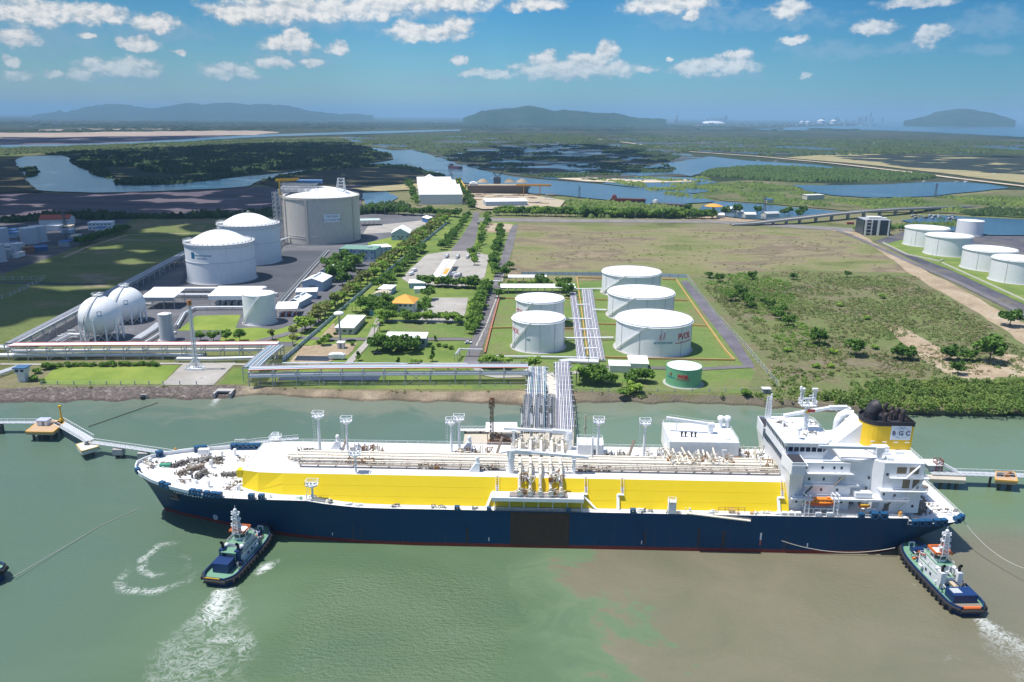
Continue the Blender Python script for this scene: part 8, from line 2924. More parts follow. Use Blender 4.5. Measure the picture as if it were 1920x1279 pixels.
# lifeboat davits
for x in (93.6, 103.4):
 b = MB()
 for s_ in (-.7, .7):
  b.bar((x + s_, -16.4, 14.2), (x + s_, -18.0, 21.4), .3)
  b.bar((x + s_, -21.2, 14.2), (x + s_, -21.0, 20.4), .3)
  b.bar((x + s_, -18.0, 21.4), (x + s_, -21.4, 21.8), .35)
  b.bar((x + s_, -16.6, 15.2), (x + s_, -21.2, 19.6), .2)
  b.bar((x + s_, -21.2, 15.2), (x + s_, -16.8, 18.6), .2)
 for z in (15.4, 16.8, 18.2, 19.6):
  b.bar((x - .7, -21.1, z), (x + .7, -21.1, z), .14)
 b.build('davit', SHW, ship)
b = MB()
b.bar((94.5, -20.6, 16.6), (102.5, -20.6, 16.6), .3)
for x in (96, 98.5, 101):
 b.bar((x, -20.6, 16.6), (x, -20.4, 14.2), .2)
b.bar((95, -20.8, 22), (103, -20.8, 22), .14)
b.build('davit_beam', SHW, ship)
for x in (97.6, 101.4):
 b = MB()
 b.box((x, -20.9, 14.9), (2.0, 1.3, 1.4))
 b.build('life_raft', SHW, ship)
for x in (86.3, 88.6, 90.9):
 b = MB()
 b.cyl((x - .9, -20.7, 14.9), (x + .9, -20.7, 14.9), .55, n=12)
 b.build('life_raft', SHW, ship)
# things on deck abreast of the casing
b = MB()
b.cyl((114.5, -19.2, 15.4), (118.5, -18.6, 15.4), .8, n=12)
for q_ in (114.6, 116.5, 118.4):
 b.cyl((q_ - .1, -18.9, 15.4), (q_ + .1, -18.9, 15.4), 1.15, n=12)
b.build('hose_reel', SHW, ship)
b = MB()
b.box((113.2, -17.6, 21.0), (5.6, 2.4, 1.6))
b.build('rescue_raft_stowage', SHW, ship)
for x, y, z in ((125.8, -19.8, 14.9),):
 b = MB()
 b.cyl((x, y, 14.1), (x, y, 15.3), .8, n=12)
 b.ball((x, y, 15.3), .8, 6, 12)
 b.build('orange_bollard', ORANGE, ship)
for i, (x, y, rz, sc_) in enumerate(((136.5, -12, .9, 1.1), (139, -4, .3, .8), (138.5, 8, 1.2, .9), (135, 14, .6, .8), (145, 5, .4, .7))):
 winch(x, y, 11.9, rz, 30 + i, sc_, [BROWNG, GEAR][i % 2])
for i, (x, y, n) in enumerate(((143, -8, 10), (145, -12, 8), (136, 3, 10), (141, 12, 10), (146, 10, 8), (131, -19, 12), (147.5, -12.5, 10), (146, -15.5, 14), (139.5, -13, 8))):
 clutter(x, y, 11.9, 3.0, 2.4, 1.3, n, [GEAR, BROWNG, SHW, CREAM] if i != 7 else [SHW], 230 + i, 'deck_gear')
b = MB()
b.cyl((144, 15, 11.9), (144, 15, 13.6), .9, n=12)
b.build('orange_bollard', paint('bollard_orange', (.65, .28, .03), .6), ship)
b = MB()
b.box((130.8, -19.6, 12.7), (5.4, 3.0, .3))
b.box((128.2, -20.2, 12.8), (.25, 2.6, 2.4))
b.build('mooring_recess', DKG, ship)
# the orange lifeboat in its davits
lb = thing('lifeboat', 'orange enclosed lifeboat hanging in white davits on the ship side', 'lifeboat', (0, 0, 0))
lb.location = (SHIP_X + 98.6 * math.cos(SHIP_YAW) + 19.6 * math.sin(SHIP_YAW), SHIP_Y + 98.6 * math.sin(SHIP_YAW) - 19.6 * math.cos(SHIP_YAW), 17.4)
lb.rotation_euler = (0, 0, SHIP_YAW)
def boat_hull(L, B, H, n=15, fine=.5):
 vs, fs = [], []
 for i in range(n):
  u = i / (n - 1) * 2 - 1
  k_ = max(.02, (1 - abs(u) ** 3.0)) ** fine
  for a in np.linspace(0, math.pi, 9):
   vs.append((u * L / 2, math.cos(a) * B / 2 * k_, -math.sin(a) * H * (.35 + .65 * k_)))
 for i in range(n - 1):
  for j in range(8):
   fs.append((i * 9 + j, i * 9 + j + 1, (i + 1) * 9 + j + 1, (i + 1) * 9 + j))
 return vs, fs
b = MB()
vs, fs = boat_hull(9.6, 3.2, 1.7)
b.add([(x, y, z + 1.5) for x, y, z in vs], fs, True)
b.build('hull', paint('lifeboat_red', (.50, .085, .02), .5), lb)
b = MB()
vs, fs = boat_hull(9.4, 3.1, 1.0)
b.add([(x, y, 1.45 - z * .7) for x, y, z in vs], [f[::-1] for f in fs], True)
b.prism([(-2.9, -1.2), (3.6, -1.2), (3.6, 1.2), (-2.9, 1.2)], 1.6, 2.7, [(-2.7, -1.0), (3.4, -1.0), (3.4, 1.0), (-2.7, 1.0)])
b.box((2.4, 0, 2.8), (1.2, 1.2, .6))
b.build('canopy', paint('lifeboat_orange', (.80, .24, .02), .45), lb)
for i in range(5):
 b = MB()
 b.box((-2.3 + i * 1.3, -1.16, 2.15), (.4, .1, .3))
 b.build('window', GLASS, lb)
lb2 = thing('rescue_boat', 'small orange and yellow rescue boat under its davit on the ship deck', 'boat', (0, 0, 0))
lb2.location = (SHIP_X + 113.2 * math.cos(SHIP_YAW) + 20.2 * math.sin(SHIP_YAW), SHIP_Y + 113.2 * math.sin(SHIP_YAW) - 20.2 * math.cos(SHIP_YAW), 17.2)
b = MB()
vs, fs = boat_hull(4.0, 1.8, .9)
b.add([(x, y, z + .8) for x, y, z in vs], fs, True)
b.build('hull', paint('lifeboat_red', (.50, .085, .02), .5), lb2)
b = MB()
b.box((0, 0, .9), (2.6, 1.2, .5))
b.build('cover', paint('cover_yellow', (.70, .45, .04), .6), lb2)
b = MB()
b.bar((113.2, -17.6, 14.2), (113.2, -18.2, 19.4), .35)
b.bar((113.2, -18.2, 19.4), (113.2, -20.4, 19.8), .3)
b.bar((113.2, -20.2, 19.8), (113.2, -20.2, 18.2), .08)
b.build('rescue_davit', SHW, ship)
# mooring line hanging along the side to the right hand tug, and one astern
def rope(label, pts, sag, r=.09, mat=None):
 a, c_ = Vector(pts[0]), Vector(pts[1])
 t = thing('mooring_rope', label, 'rope', a)
 P_ = []
 for i in range(17):
  u = i / 16
  p = a.lerp(c_, u) - a
  p.z -= sag * 4 * u * (1 - u)
  P_.append(p)
 b = MB()
 b.tube(P_, r, 5)
 b.build('strand', mat or paint('rope_pale', (.45, .43, .38), .9), t)
def W(x, y, z):
 c_, s_ = math.cos(SHIP_YAW), math.sin(SHIP_YAW)
 return (SHIP_X + x * c_ - y * s_, SHIP_Y + x * s_ + y * c_, z)
rope('slack tow rope along the blue hull to the tug at the stern', (W(86, -21.9, 4.8), W(124.5, -22.6, 3.4)), 3.0, .13)
rope('thin mooring rope from the stern corner running off to the right', (W(149.5, -14, 11.5), (*G(1935, 1070, 6), 6)), 3.5, .12)
# ================================================================ tugs
TUGB = paint('tug_blue', (.008, .035, .13), .45)
TUGD = paint('tug_deck_green', (.14, .30, .20), .7, wear=.3, wcol=(.25, .22, .18), streak=False)
TUGW = paint('tug_white', (.72, .74, .76), .5, wear=.15)
RUBBER = paint('fender_rubber', (.018, .018, .02), .8)
TORA = paint('tug_orange', (.75, .17, .03), .5)
TBROWN = paint('tug_deck_brown', (.25, .19, .15), .8)
def tug(label, stern_px, bow_px, v):
 A, B = Vector((*G(*stern_px, 2), 0)), Vector((*G(*bow_px, 2), 0))
 c_, d = (A + B) / 2, (B - A)
 L = d.length
 t = thing('tugboat', label, 'tugboat', c_, math.atan2(d.y, d.x))
 W2 = 5.6
 def hbt(u, k_=1.0):
  # u from -1 stern to 1 bow
  if u > .35:
   return W2 * k_ * max(.02, 1 - ((u - .35) / .65) ** 2.4) ** .62
  if u < -.72:
   return W2 * k_ * max(.02, 1 - ((-.72 - u) / .28) ** 2.6 * .42)
  return W2 * k_
 us = list(np.linspace(-1, 1, 41))
 zd_ = lambda u: 2.2 + 1.5 * max(0, (u - .1) / .9) ** 1.6
 b = MB()
 vs = []
 for u in us:
  for sd in (-1, 1):
   vs += [(u * L / 2 * .95, sd * hbt(u, .86), -1.2), (u * L / 2, sd * hbt(u), zd_(u) - .4), (u * L / 2, sd * hbt(u), zd_(u) + 1.15), (u * L / 2, sd * (hbt(u) - .3 if hbt(u) > .5 else .01), zd_(u) + 1.15), (u * L / 2, sd * (hbt(u) - .3 if hbt(u) > .5 else .01), zd_(u))]
 for i in range(len(us) - 1):
  for sd in (0, 1):
   for j in range(4):
    q_ = (i * 10 + sd * 5 + j, (i + 1) * 10 + sd * 5 + j, (i + 1) * 10 + sd * 5 + j + 1, i * 10 + sd * 5 + j + 1)
    b.add([vs[k_] for k_ in (q_ if sd == 0 else q_[::-1])], [(0, 1, 2, 3)])
 for e in (0, (len(us) - 1) * 10):
  b.add([vs[e], vs[e + 1], vs[e + 2], vs[e + 7], vs[e + 6], vs[e + 5]], [(0, 1, 2, 3, 4, 5)])
 b.build('hull', TUGB, t)
 b = MB()
 for a, c2 in zip(us, us[1:]):
  for sd in (-1, 1):
   b.cyl((a * L / 2, sd * (hbt(a) + .25), zd_(a) + .1), (c2 * L / 2, sd * (hbt(c2) + .25), zd_(c2) + .1), .5, n=8, caps=False)
 for sd in (-1, 1):
  for u in np.linspace(-.9, .8, 15):
   b.cyl((u * L / 2, sd * (hbt(u) + .5), zd_(u) - .5), (u * L / 2, sd * (hbt(u) + .9), zd_(u) - .5), .75, n=10)
 b.cyl((L / 2, -1.6, zd_(1) - .2), (L / 2, 1.6, zd_(1) - .2), .9, n=12)
 b.cyl((-L / 2 - .2, -3.6, 1.9), (-L / 2 - .2, 3.6, 1.9), .6, n=12)
 b.build('fender', RUBBER, t)
 b = MB()
 vs, fs = [], []
 for u in us:
  y_ = max(.01, hbt(u) - .3)
  vs += [(u * L / 2 * .995, -y_, zd_(u)), (u * L / 2 * .995, y_, zd_(u))]
 for i in range(len(us) - 1):
  fs.append((i * 2, i * 2 + 2, i * 2 + 3, i * 2 + 1))
 b.add(vs, fs)
 b.build('deck', TUGD, t)
 if v == 'bow_only':
  return t
 # deck house, wheelhouse, funnels
 b = MB()
 b.prism([(-6.4, -3.6), (5.4, -3.6), (8.0, -2.0), (8.0, 2.0), (5.4, 3.6), (-6.4, 3.6)], 2.1, 5.4)
 b.prism([(-3.6, -2.9), (4.6, -2.9), (5.8, -1.6), (5.8, 1.6), (4.6, 2.9), (-3.6, 2.9)], 5.4, 7.8)
 b.build('deck_house', TUGW, t)
 b = MB()
 b.prism([(-6.3, -3.5), (5.3, -3.5), (7.9, -1.9), (7.9, 1.9), (5.3, 3.5), (-6.3, 3.5)], 5.42, 5.5)
 b.prism([(-3.5, -2.8), (4.5, -2.8), (5.7, -1.5), (5.7, 1.5), (4.5, 2.8), (-3.5, 2.8)], 7.82, 7.9)
 b.build('upper_deck', TUGD, t)
 b = MB()
 oc = lambda r_, x0: [(x0 + r_ * math.cos(i * math.pi / 4 + .39), r_ * math.sin(i * math.pi / 4 + .39)) for i in range(8)]
 b.prism(oc(2.3, .6), 7.8, 8.8)
 wh = b.build('wheelhouse', TUGW, t)
 b = MB()
 b.prism(oc(2.35, .6), 8.8, 10.3, oc(2.7, .6))
 b.build('window', GLASS, wh)
 b = MB()
 b.prism(oc(2.95, .6), 10.3, 10.7)
 for i in range(8):
  a = i * math.pi / 4 + .39
  b.bar((.6 + 2.36 * math.cos(a), 2.36 * math.sin(a), 8.8), (.6 + 2.72 * math.cos(a), 2.72 * math.sin(a), 10.4), .22)
 b.build('wheelhouse_roof', TUGW, wh)
 b = MB()
 k_ = .2 if v == 'left' else .38
 b.rail([(-1.9, -2.6, 10.7), (3.0, -2.6, 10.7), (3.0, 2.6, 10.7), (-1.9, 2.6, 10.7)], .7, k_, True, 1.2)
 b.build('orange_rail', TORA, wh)
 if v == 'left':
  b = MB()
  b.box((-6.4, 0, 6.9), (3.6, 5.2, .3))
  for sx in (-8, -4.9):
   for sy in (-2.4, 2.4):
    b.bar((sx, sy, 2.2), (sx, sy, 6.8), .2)
  b.build('green_canopy', TUGD, t)
 for sy in (-2.7, 2.7):
  b = MB()
  b.prism([(-7.6, sy - .8), (-5.2, sy - .8), (-5.2, sy + .8), (-7.6, sy + .8)], 2.2, 7.6)
  f_ = b.build('funnel', TUGB if v == 'left' else TUGW, t)
  b = MB()
  b.tube([(-6.4, sy, 7.4), (-6.4, sy, 9.2), (-7.2, sy, 10)], .45, 10)
  b.build('exhaust_pipe', RUBBER, f_)
  b = MB()
  b.cyl((-3.9, sy, 5.5), (-3.9, sy, 7.3), .55, n=10)
  b.ball((-3.9, sy, 7.3), .75, 6, 10)
  b.build('deck_vent', TUGW, t)
 # winch housing at the stern
 b = MB()
 if v == 'left':
  b.box((-L / 2 + 6.6, 0.6, 3.8), (4.6, 5.4, 3.4))
  b.build('stern_house', TUGB, t)
 else:
  b.box((-L / 2 + 6.0, 0, 3.6), (4.8, 7.4, 2.8))
  h_ = b.build('stern_house', TUGB, t)
  b = MB()
  b.box((-L / 2 + 6.2, 1.8, 5.05), (2.6, 2.8, .12))
  b.build('hatch', STEEL, h_)
  b = MB()
  vs, fs = boat_hull(5.4, 1.7, .9)
  b.add([(x - 9.6 + L * 0, y, z + 4.6) for x, y, z in vs], fs, True)
  b.box((-9.6, 0, 4.5), (4.6, 1.3, .3))
  b.build('work_boat', paint('boat_tan', (.5, .40, .28), .7), t)
  b = MB()
  b.prism([(-L / 2 + 1.2, -4.2), (-L / 2 + 3.4, -4.6), (-L / 2 + 3.4, 4.6), (-L / 2 + 1.2, 4.2)], 2.22, 2.26)
  b.build('wooden_deck', TBROWN, t)
 # mast
 b = MB()
 b.lattice((-1.4, 0, 10.4), (-1.4, 0, 18.4), 2.0, .22, 7, 1.1)
 for z, w_ in ((13.2, 3.4), (15.6, 3.0), (17.6, 2.6)):
  b.box((-1.4, 0, z), (1.2, w_, .2))
  for q_ in (-.5, .5):
   b.cyl((-1.4, w_ * q_, z), (-1.4, w_ * q_, z + .8), .25, n=8)
 b.ball((-1.4, 0, 19.0), .6, 6, 10)
 b.bar((-1.4, 0, 18.4), (-1.4, 0, 20.6), .14)
 m_ = b.build('mast', TUGW, t)
 b = MB()
 b.bar((-.8, -1.2, 18.0), (-.8, 1.2, 18.2), .25, .4)
 b.build('radar_scanner', TUGW, m_)
 b = MB()
 b.box((-1.5, .9, 14.6), (.08, .9, .8))
 b.box((-1.4, .0, 11.9), (1.7, 1.7, .5))
 b.build('signal_lamp', TORA, m_)
 # gear on the foredeck
 winch_at = L / 2 - 6.2
 b = MB()
 b.cyl((winch_at, -1.6, zd_(.6) + 1.1), (winch_at, 1.6, zd_(.6) + 1.1), .9, n=12)
 for q_ in (-1.7, 0, 1.7):
  b.cyl((winch_at, q_ - .12, zd_(.6) + 1.1), (winch_at, q_ + .12, zd_(.6) + 1.1), 1.3, n=14)
 b.build('winch', TUGB, t)
 b = MB()
 for sy in (-1, 1):
  b.bar((L / 2 - 2.8, sy * .9, zd_(.85)), (L / 2 - 2.8, sy * .9, zd_(.85) + 1.4), .4)
 b.bar((L / 2 - 2.8, -.9, zd_(.85) + 1.4), (L / 2 - 2.8, .9, zd_(.85) + 1.4), .4)
 b.build('staple', TUGW, t)
 b = MB()
 b.bar((7.4, 2.2, 5.8), (2.6, 3.4, 8.2), .5, .3)
 b.bar((7.0, -2.4, 5.6), (2.0, -3.3, 5.8), .3, .3)
 b.build('red_trim', paint('tug_red', (.5, .06, .04), .5), t)
 b = MB()
 b.rail([(-6.2, -3.5, 5.5), (5.3, -3.5, 5.5), (7.9, -1.9, 5.5), (7.9, 1.9, 5.5), (5.3, 3.5, 5.5), (-6.2, 3.5, 5.5)], 1.0, .09, False, 1.6)
 b.rail([(-3.4, -2.8, 7.9), (4.5, -2.8, 7.9), (5.7, 0, 7.9), (4.5, 2.8, 7.9), (-3.4, 2.8, 7.9)], 1.0, .08, False, 1.6)
 b.build('railing', TUGW, t)
 for i, (x, sy) in enumerate(((3.2, -3.62), (.6, -3.62), (-2.0, -3.62), (3.2, 3.62), (.6, 3.62), (-2.0, 3.62))):
  b = MB()
  b.box((x, sy, 4.1), (.9, .12, .9))
  b.build('window' if i % 3 else 'door', GLASS, t)
 clutter(L / 2 - 9, 0, zd_(.4), 4, 6, 2.0, 40, [TUGB, TUGW, GEAR, TORA], 300 + len(v), 'deck_gear', t)
 clutter(-L / 2 + 11, 0, 2.2, 5, 8, 2.6, 44, [TUGB, TUGW, GEAR], 310 + len(v), 'deck_gear', t)
 clutter(-2.5, 0, 5.5, 7, 6.5, 2.4, 60, [TUGW, TUGW, GEAR, STEEL], 320 + len(v), 'deck_gear', t)
 b = MB()
 if v == 'left':
  b.bar((-L / 2 - .1, -1.5, 3.0), (-L / 2 - .1, 3.4, 3.0), .35, .25)
  b.build('stern_stripe', paint('stripe_yellow', (.7, .40, .03), .6), t)
 else:
  b.cyl((-L / 2 + .3, -2.6, 2.9), (-L / 2 + .3, 2.6, 2.9), .5, n=10)
  b.build('stern_roller', TORA, t)
 for sy in (-1, 1):
  b = MB()
  b.cyl((1.8, sy * 4.2, 4.2), (3.4, sy * 4.2, 4.2), .4, n=10)
  b.build('life_raft', TUGW, t)
 return t
tug('blue and green tug with an orange railed wheelhouse pushing at the ship bow', (404, 1090), (496, 992), 'left')
tug('blue tug with an orange roofed wheelhouse and tan work boat at the ship stern', (1822, 1146), (1700, 1022), 'right')
tug('dark tug bow with a thick black fender, cut by the left edge of the photo', (-150, 1082), (8, 1077), 'bow_only')
rope('thin towline floating on the water from the cut off tug to the ship bow', ((*G(24, 1082, 1.2), 1.2), (*G(190, 985, .1), .1)), .0, .1)
rope('end of the floating towline drifting off the ship bow', ((*G(190, 985, .1), .1), (*G(266, 951, .1), .1)), .0, .1)
rope('dark floating boom lying on the water between dolphin and bank', ((*G(166, 800, .15), .15), (*G(296, 755, .15), .15)), 0, .22, paint('boom_brown', (.10, .08, .07), .8))
# ---- foam on the water
def foam_mat():
 m, nt = new_mat('foam')
 at = nt.nodes.new('ShaderNodeAttribute')
 at.attribute_name = 'dens'
 P = wpos(nt)
 n = noise(nt, P, .21, 9, .62, 2.4)
 rg = mth(nt, 'SUBTRACT', 1.0, mth(nt, 'MULTIPLY', mth(nt, 'ABSOLUTE', mth(nt, 'SUBTRACT', n, .5)), 7.0), clamp=True)
 n2_ = noise(nt, P, .09, 5, .6, .8)
 f = mth(nt, 'ADD', mth(nt, 'MULTIPLY', rg, .62), mth(nt, 'MULTIPLY', n2_, .9))
 a = sstep(nt, mth(nt, 'ADD', f, mth(nt, 'MULTIPLY', at.outputs['Fac'], .85)), 1.12, 2.25)
 a = mth(nt, 'MULTIPLY', mth(nt, 'MULTIPLY', a, .85), sstep(nt, at.outputs['Fac'], .0, .3))
 finish(m, nt, (.72, .76, .72), .8, alpha=a, spec=.2)
 return m
FOAM = foam_mat()
def foam(px, wd, prof, across=14, along=60, z=.03):
 """ribbon of foam: px centre line, wd widths in metres, prof density along it"""
 P = np.array([G(x, y, z) for x, y in px])
 d = np.concatenate([[0], np.cumsum(np.hypot(*np.diff(P, axis=0).T))])
 t_ = np.linspace(0, d[-1], along)
 C = np.stack([np.interp(t_, d, P[:, 0]), np.interp(t_, d, P[:, 1])], 1)
 T_ = np.gradient(C, axis=0)
 T_ /= np.linalg.norm(T_, axis=1)[:, None]
 N_ = np.stack([-T_[:, 1], T_[:, 0]], 1)
 w_ = np.interp(np.linspace(0, 1, along), np.linspace(0, 1, len(wd)), wd)
 pr = np.interp(np.linspace(0, 1, along), np.linspace(0, 1, len(prof)), prof)
 us = np.linspace(-1, 1, across)
 V_ = C[:, None] + N_[:, None] * (us[None, :, None] * w_[:, None, None] / 2)
 V_ = np.concatenate([V_, np.full((along, across, 1), z)], 2).reshape(-1, 3)
 de = pr[:, None] * (1 - np.abs(us)[None] ** 2.2)
 q_ = np.array([(i * across + j, i * across + j + 1, (i + 1) * across + j + 1, (i + 1) * across + j) for i in range(along - 1) for j in range(across - 1)])
 me = mesh_np('foam', V_, q_, FOAM, True)
 me.attributes.new('dens', 'FLOAT', 'POINT').data.foreach_set('value', de.ravel().astype(np.float32))
 link('foam', me)['kind'] = 'stuff'
foam([(424, 1102), (412, 1150), (385, 1215), (350, 1310)], [8, 24, 42, 60], [.9, .72, .6, .42], z=.03)
foam([(412, 1106), (402, 1150), (392, 1195)], [6, 10, 11], [1.2, 1.0, .1], z=.05)
foam([(455, 1130), (470, 1180), (462, 1240)], [3, 5, 9], [.15, .4, .4], z=.04)
foam([(350, 1015), (300, 1022), (268, 1048), (265, 1070), (290, 1080), (340, 1065)], [4, 5, 5, 5, 4, 3], [.25, .6, .95, .9, .65, .1], z=.03)
foam([(245, 1062), (222, 1090), (230, 1106), (290, 1110), (350, 1090), (388, 1055)], [4, 6, 6, 6, 5, 3], [.5, .75, .85, .7, .5, .1], z=.04)
foam([(330, 1035), (352, 1050), (350, 1068), (320, 1085)], [5, 6, 5, 3], [.1, .45, .5, .1], z=.05)
foam([(478, 1080), (500, 1062), (528, 1048)], [4, 7, 4], [.6, 1.1, .2], z=.03)
foam([(440, 1104), (470, 1100)], [3, 3], [.4, .1], z=.06)
foam([(1838, 1160), (1870, 1190), (1920, 1228), (1990, 1270)], [6, 16, 26, 36], [1.0, .8, .65, .5], z=.03)
foam([(1836, 1175), (1850, 1215), (1900, 1260)], [2, 4, 6], [.3, .45, .3], z=.05)
foam([(1765, 1245), (1785, 1228), (1808, 1240)], [1.5, 2, 1.2], [.3, .4, .3], z=.03)
foam([(1712, 1094), (1722, 1104)], [2.5, 2], [.8, .5], z=.03)
foam([(414, 741), (404, 752), (390, 768)], [7, 6, 9], [1.0, .8, .1], z=.04)
foam([(140, 850), (165, 866), (205, 868)], [4, 5, 4], [.15, .22, .1], z=.03)
foam([(240, 962), (252, 956), (266, 955)], [1.5, 1.5, 1.2], [.3, .4, .35], z=.03)
# ================================================================ vehicles
TYRE = paint('tyre', (.02, .02, .02), .9)
def vehicle(label, px, py, rz, L, Wd, H, body, kind='car'):
 x, y = G(px, py, 3.3)
 t = thing('truck' if kind != 'car' else 'parked_car', label, 'truck' if kind != 'car' else 'car', (x, y, 3.3), rz)
 b = MB()
 if kind == 'car':
  b.prism([(-L / 2, -Wd / 2), (L / 2, -Wd / 2), (L / 2, Wd / 2), (-L / 2, Wd / 2)], .35, H * .58)
  bd = b.build('body', body, t)
  b = MB()
  b.prism([(-L * .42, -Wd * .46), (L * .22, -Wd * .46), (L * .22, Wd * .46), (-L * .42, Wd * .46)], H * .58, H, [(-L * .34, -Wd * .38), (L * .10, -Wd * .38), (L * .10, Wd * .38), (-L * .34, Wd * .38)])
  b.build('cabin', GLASS, t)
  b = MB()
  b.box((-L * .12, 0, H + .02), (L * .42, Wd * .76, .06))
  b.build('roof', body, t)
 else:
  b.box((L * .38, 0, H * .5), (L * .2, Wd, H * .8))
  b.build('cab', body, t)
  b = MB()
  if kind == 'tanker':
   b.cyl((-L / 2, 0, H * .62), (L * .25, 0, H * .62), Wd * .48, n=14)
  else:
   b.box((-L * .12, 0, H * .6), (L * .74, Wd, H * .7))
  b.box((-L * .1, 0, .7), (L * .8, Wd * .8, .3))
  b.build('cargo_body', body if kind != 'tanker' else STEELW, t)
  b = MB()
  b.box((L * .49, 0, H * .66), (.1, Wd * .85, H * .26))
  b.build('windscreen', GLASS, t)
 for fx in (-.32, .34):
  for sy in (-1, 1):
   b = MB()
   r_ = .34 if kind == 'car' else .5
   b.cyl((L * fx, sy * (Wd / 2 - .22), r_), (L * fx, sy * (Wd / 2 + .02), r_), r_, n=12)
   b.build('wheel', TYRE, t)
DARKC = paint('car_dark', (.04, .045, .06), .35)
GREYC = paint('car_grey', (.30, .31, .33), .35)
vehicle('white car parked on the cross road near the shore rack', 878, 644, .2, 4.6, 1.9, 1.6, TW)
vehicle('dark pickup parked on the grass left of the long low building', 708, 664, .3, 5.4, 2.0, 1.9, DARKC)
vehicle('white box truck at the left side of the concrete yard, upper one', 777, 509, 1.1, 7, 2.5, 3.0, TW, 'box')
vehicle('white box truck at the left side of the concrete yard, lower one', 771, 516, 1.1, 7, 2.5, 3.0, TW, 'box')
for px, py, rz, bd, kd, lab in ((838, 483, 1.4, DARKC, 'tanker', 'tanker truck with orange load near the top of the concrete yard'), (858, 484, 1.4, DARKC, 'tanker', 'tanker truck left of the pair at the top right of the concrete yard'), (877, 484, 1.4, DARKC, 'tanker', 'tanker truck at the top right corner of the concrete yard'), (858, 519, .9, GREYC, 'tanker', 'tanker truck parked right of the loading canopy'), (848, 517, .9, TW, 'box', 'white truck half under the loading canopy')):
 vehicle(lab, px, py, rz, 10, 2.6, 3.4, bd, kd)
vehicle('grey truck on the entrance road at the terminal gate', 897, 420, 1.5, 9, 2.6, 3.4, GREYC, 'box')
vehicle('red truck crossing the curved bridge deck', 1594, 421, .1, 10, 2.6, 3.4, paint('truck_red', (.35, .06, .05), .5), 'box')
# ================================================================ the barge yard, river boats and the far shore
def hullboat(label, px0, px1, z, B_, H_, mat_, deckm, house=None, group=None, name='barge', cat='barge'):
 A, B = Vector((*G(*px0, z), 0)), Vector((*G(*px1, z), 0))
 c_, d = (A + B) / 2, B - A
 L = d.length
 t = thing(name, label, cat, (c_.x, c_.y, z), math.atan2(d.y, d.x), group)
 b = MB()
 o = [(-L / 2, -B_ / 2), (L * .38, -B_ / 2), (L / 2, -B_ * .1), (L / 2, B_ * .1), (L * .38, B_ / 2), (-L / 2, B_ / 2)]
 b.prism([(x * .96, y * .9) for x, y in o], -1, H_, o)
 b.build('hull', mat_, t)
 b = MB()
 b.prism([(x * .93, y * .8) for x, y in o], H_, H_ + .7)
 b.build('hold_cover', deckm, t)
 b = MB()
 b.box((-L * .4, 0, H_ + 2), (L * .12, B_ * .7, 4))
 b.box((-L * .4, 0, H_ + 5), (L * .07, B_ * .5, 2))
 b.build('deck_house', house or WALLW, t)
BRED = paint('barge_red', (.22, .05, .045), .7, wear=.4)
BDARK = paint('barge_dark', (.10, .075, .08), .8, wear=.4)
hullboat('rust red river barge moored in the channel behind the highway trees', (1145, 377), (1211, 379), 5, 16, 5, BRED, BDARK, BRED)
hullboat('dark loaded barge right behind the red barge', (1222, 384), (1290, 388), 5, 14, 3, BDARK, BDARK)
hullboat('small purple boat alone in the river far behind the warehouse', (844, 315), (866, 317), 5, 16, 6, paint('boat_purple', (.12, .05, .10), .7), BDARK, BDARK, name='river_boat', cat='boat')
hullboat('long dark brown barge with cargo heaps lying at the yard quay', (876, 361), (992, 361), 4.9, 40, 14, paint('barge_brown', (.17, .13, .10), .8, wear=.5), SAND)
for i, (x, lab) in enumerate(((905, 'left'), (955, 'middle'), (978, 'right'))):
 X_, Y_ = G(x, 357, 4)
 t = thing('sand_heap', lab + ' one of the tan heaps on the long brown barge', 'heap', (X_, Y_ + 12, 19))
 b = MB()
 b.lathe([(12, 0), (7, 4), (.01, 7)], n=14, smooth=False)
 b.build('heap', SAND, t)
X_, Y_ = G(932, 357, 4)
t = thing('dock_crane', 'dark dock crane rising behind the long brown barge', 'crane', (X_, Y_, 4))
b = MB()
b.box((0, 10, 18), (14, 12, 14))
b.build('cab', STEELD, t)
b = MB()
b.lattice((0, 10, 24), (22, 10, 46), 3, .6, 6, 1.2)
b.lattice((0, 10, 24), (-8, 10, 34), 2.4, .6, 3)
b.build('jib', STEELD, t)
t = thing('gantry_crane', 'orange gantry crane in the barge yard', 'crane', (*G(996, 368, 4), 4))
b = MB()
for sx in (-14, 16):
 for sy in (-5, 5):
  b.bar((sx, sy, 0), (sx, sy, 20), 1.4)
b.box((4, -5, 20), (64, 2.4, 3))
b.box((4, 5, 20), (64, 2.4, 3))
b.build('frame', ORANGE, t)
b = MB()
b.box((-4, 0, 17), (5, 5, 5))
b.build('trolley', BLUED, t)
r9 = random.Random(9)
for i in range(34):
 px, py = r9.uniform(880, 1052), r9.uniform(366, 384)
 if 905 < px < 995 and py > 374:
  continue
 X_, Y_ = G(px, py, 3.2)
 t = thing('yard_stack', 'stack of rusty steel and timber on the ground of the barge yard', 'stack', (X_, Y_, 3.2), r9.uniform(-.4, .4), 'stacks in the barge yard')
 b = MB()
 l_ = r9.uniform(8, 26)
 for k_ in range(4):
  b.box((r9.uniform(-1, 1), k_ * 2.4 - 4, 1.0 + .6 * (k_ % 2)), (l_, 1.8, r9.uniform(1.2, 3)))
 b.build('stack', [BROWNG, RUST, paint('stack_dark', (.13, .09, .08), .9), CONCM][i % 4], t)
sheet('yard_ground', [(865, 348), (880, 362), (990, 364), (1060, 376), (1050, 388), (905, 392), (880, 385), (872, 366)], 5.3, paint('yard_sand', (.42, .35, .25), .95, wear=.6, wcol=(.2, .15, .12), streak=False))
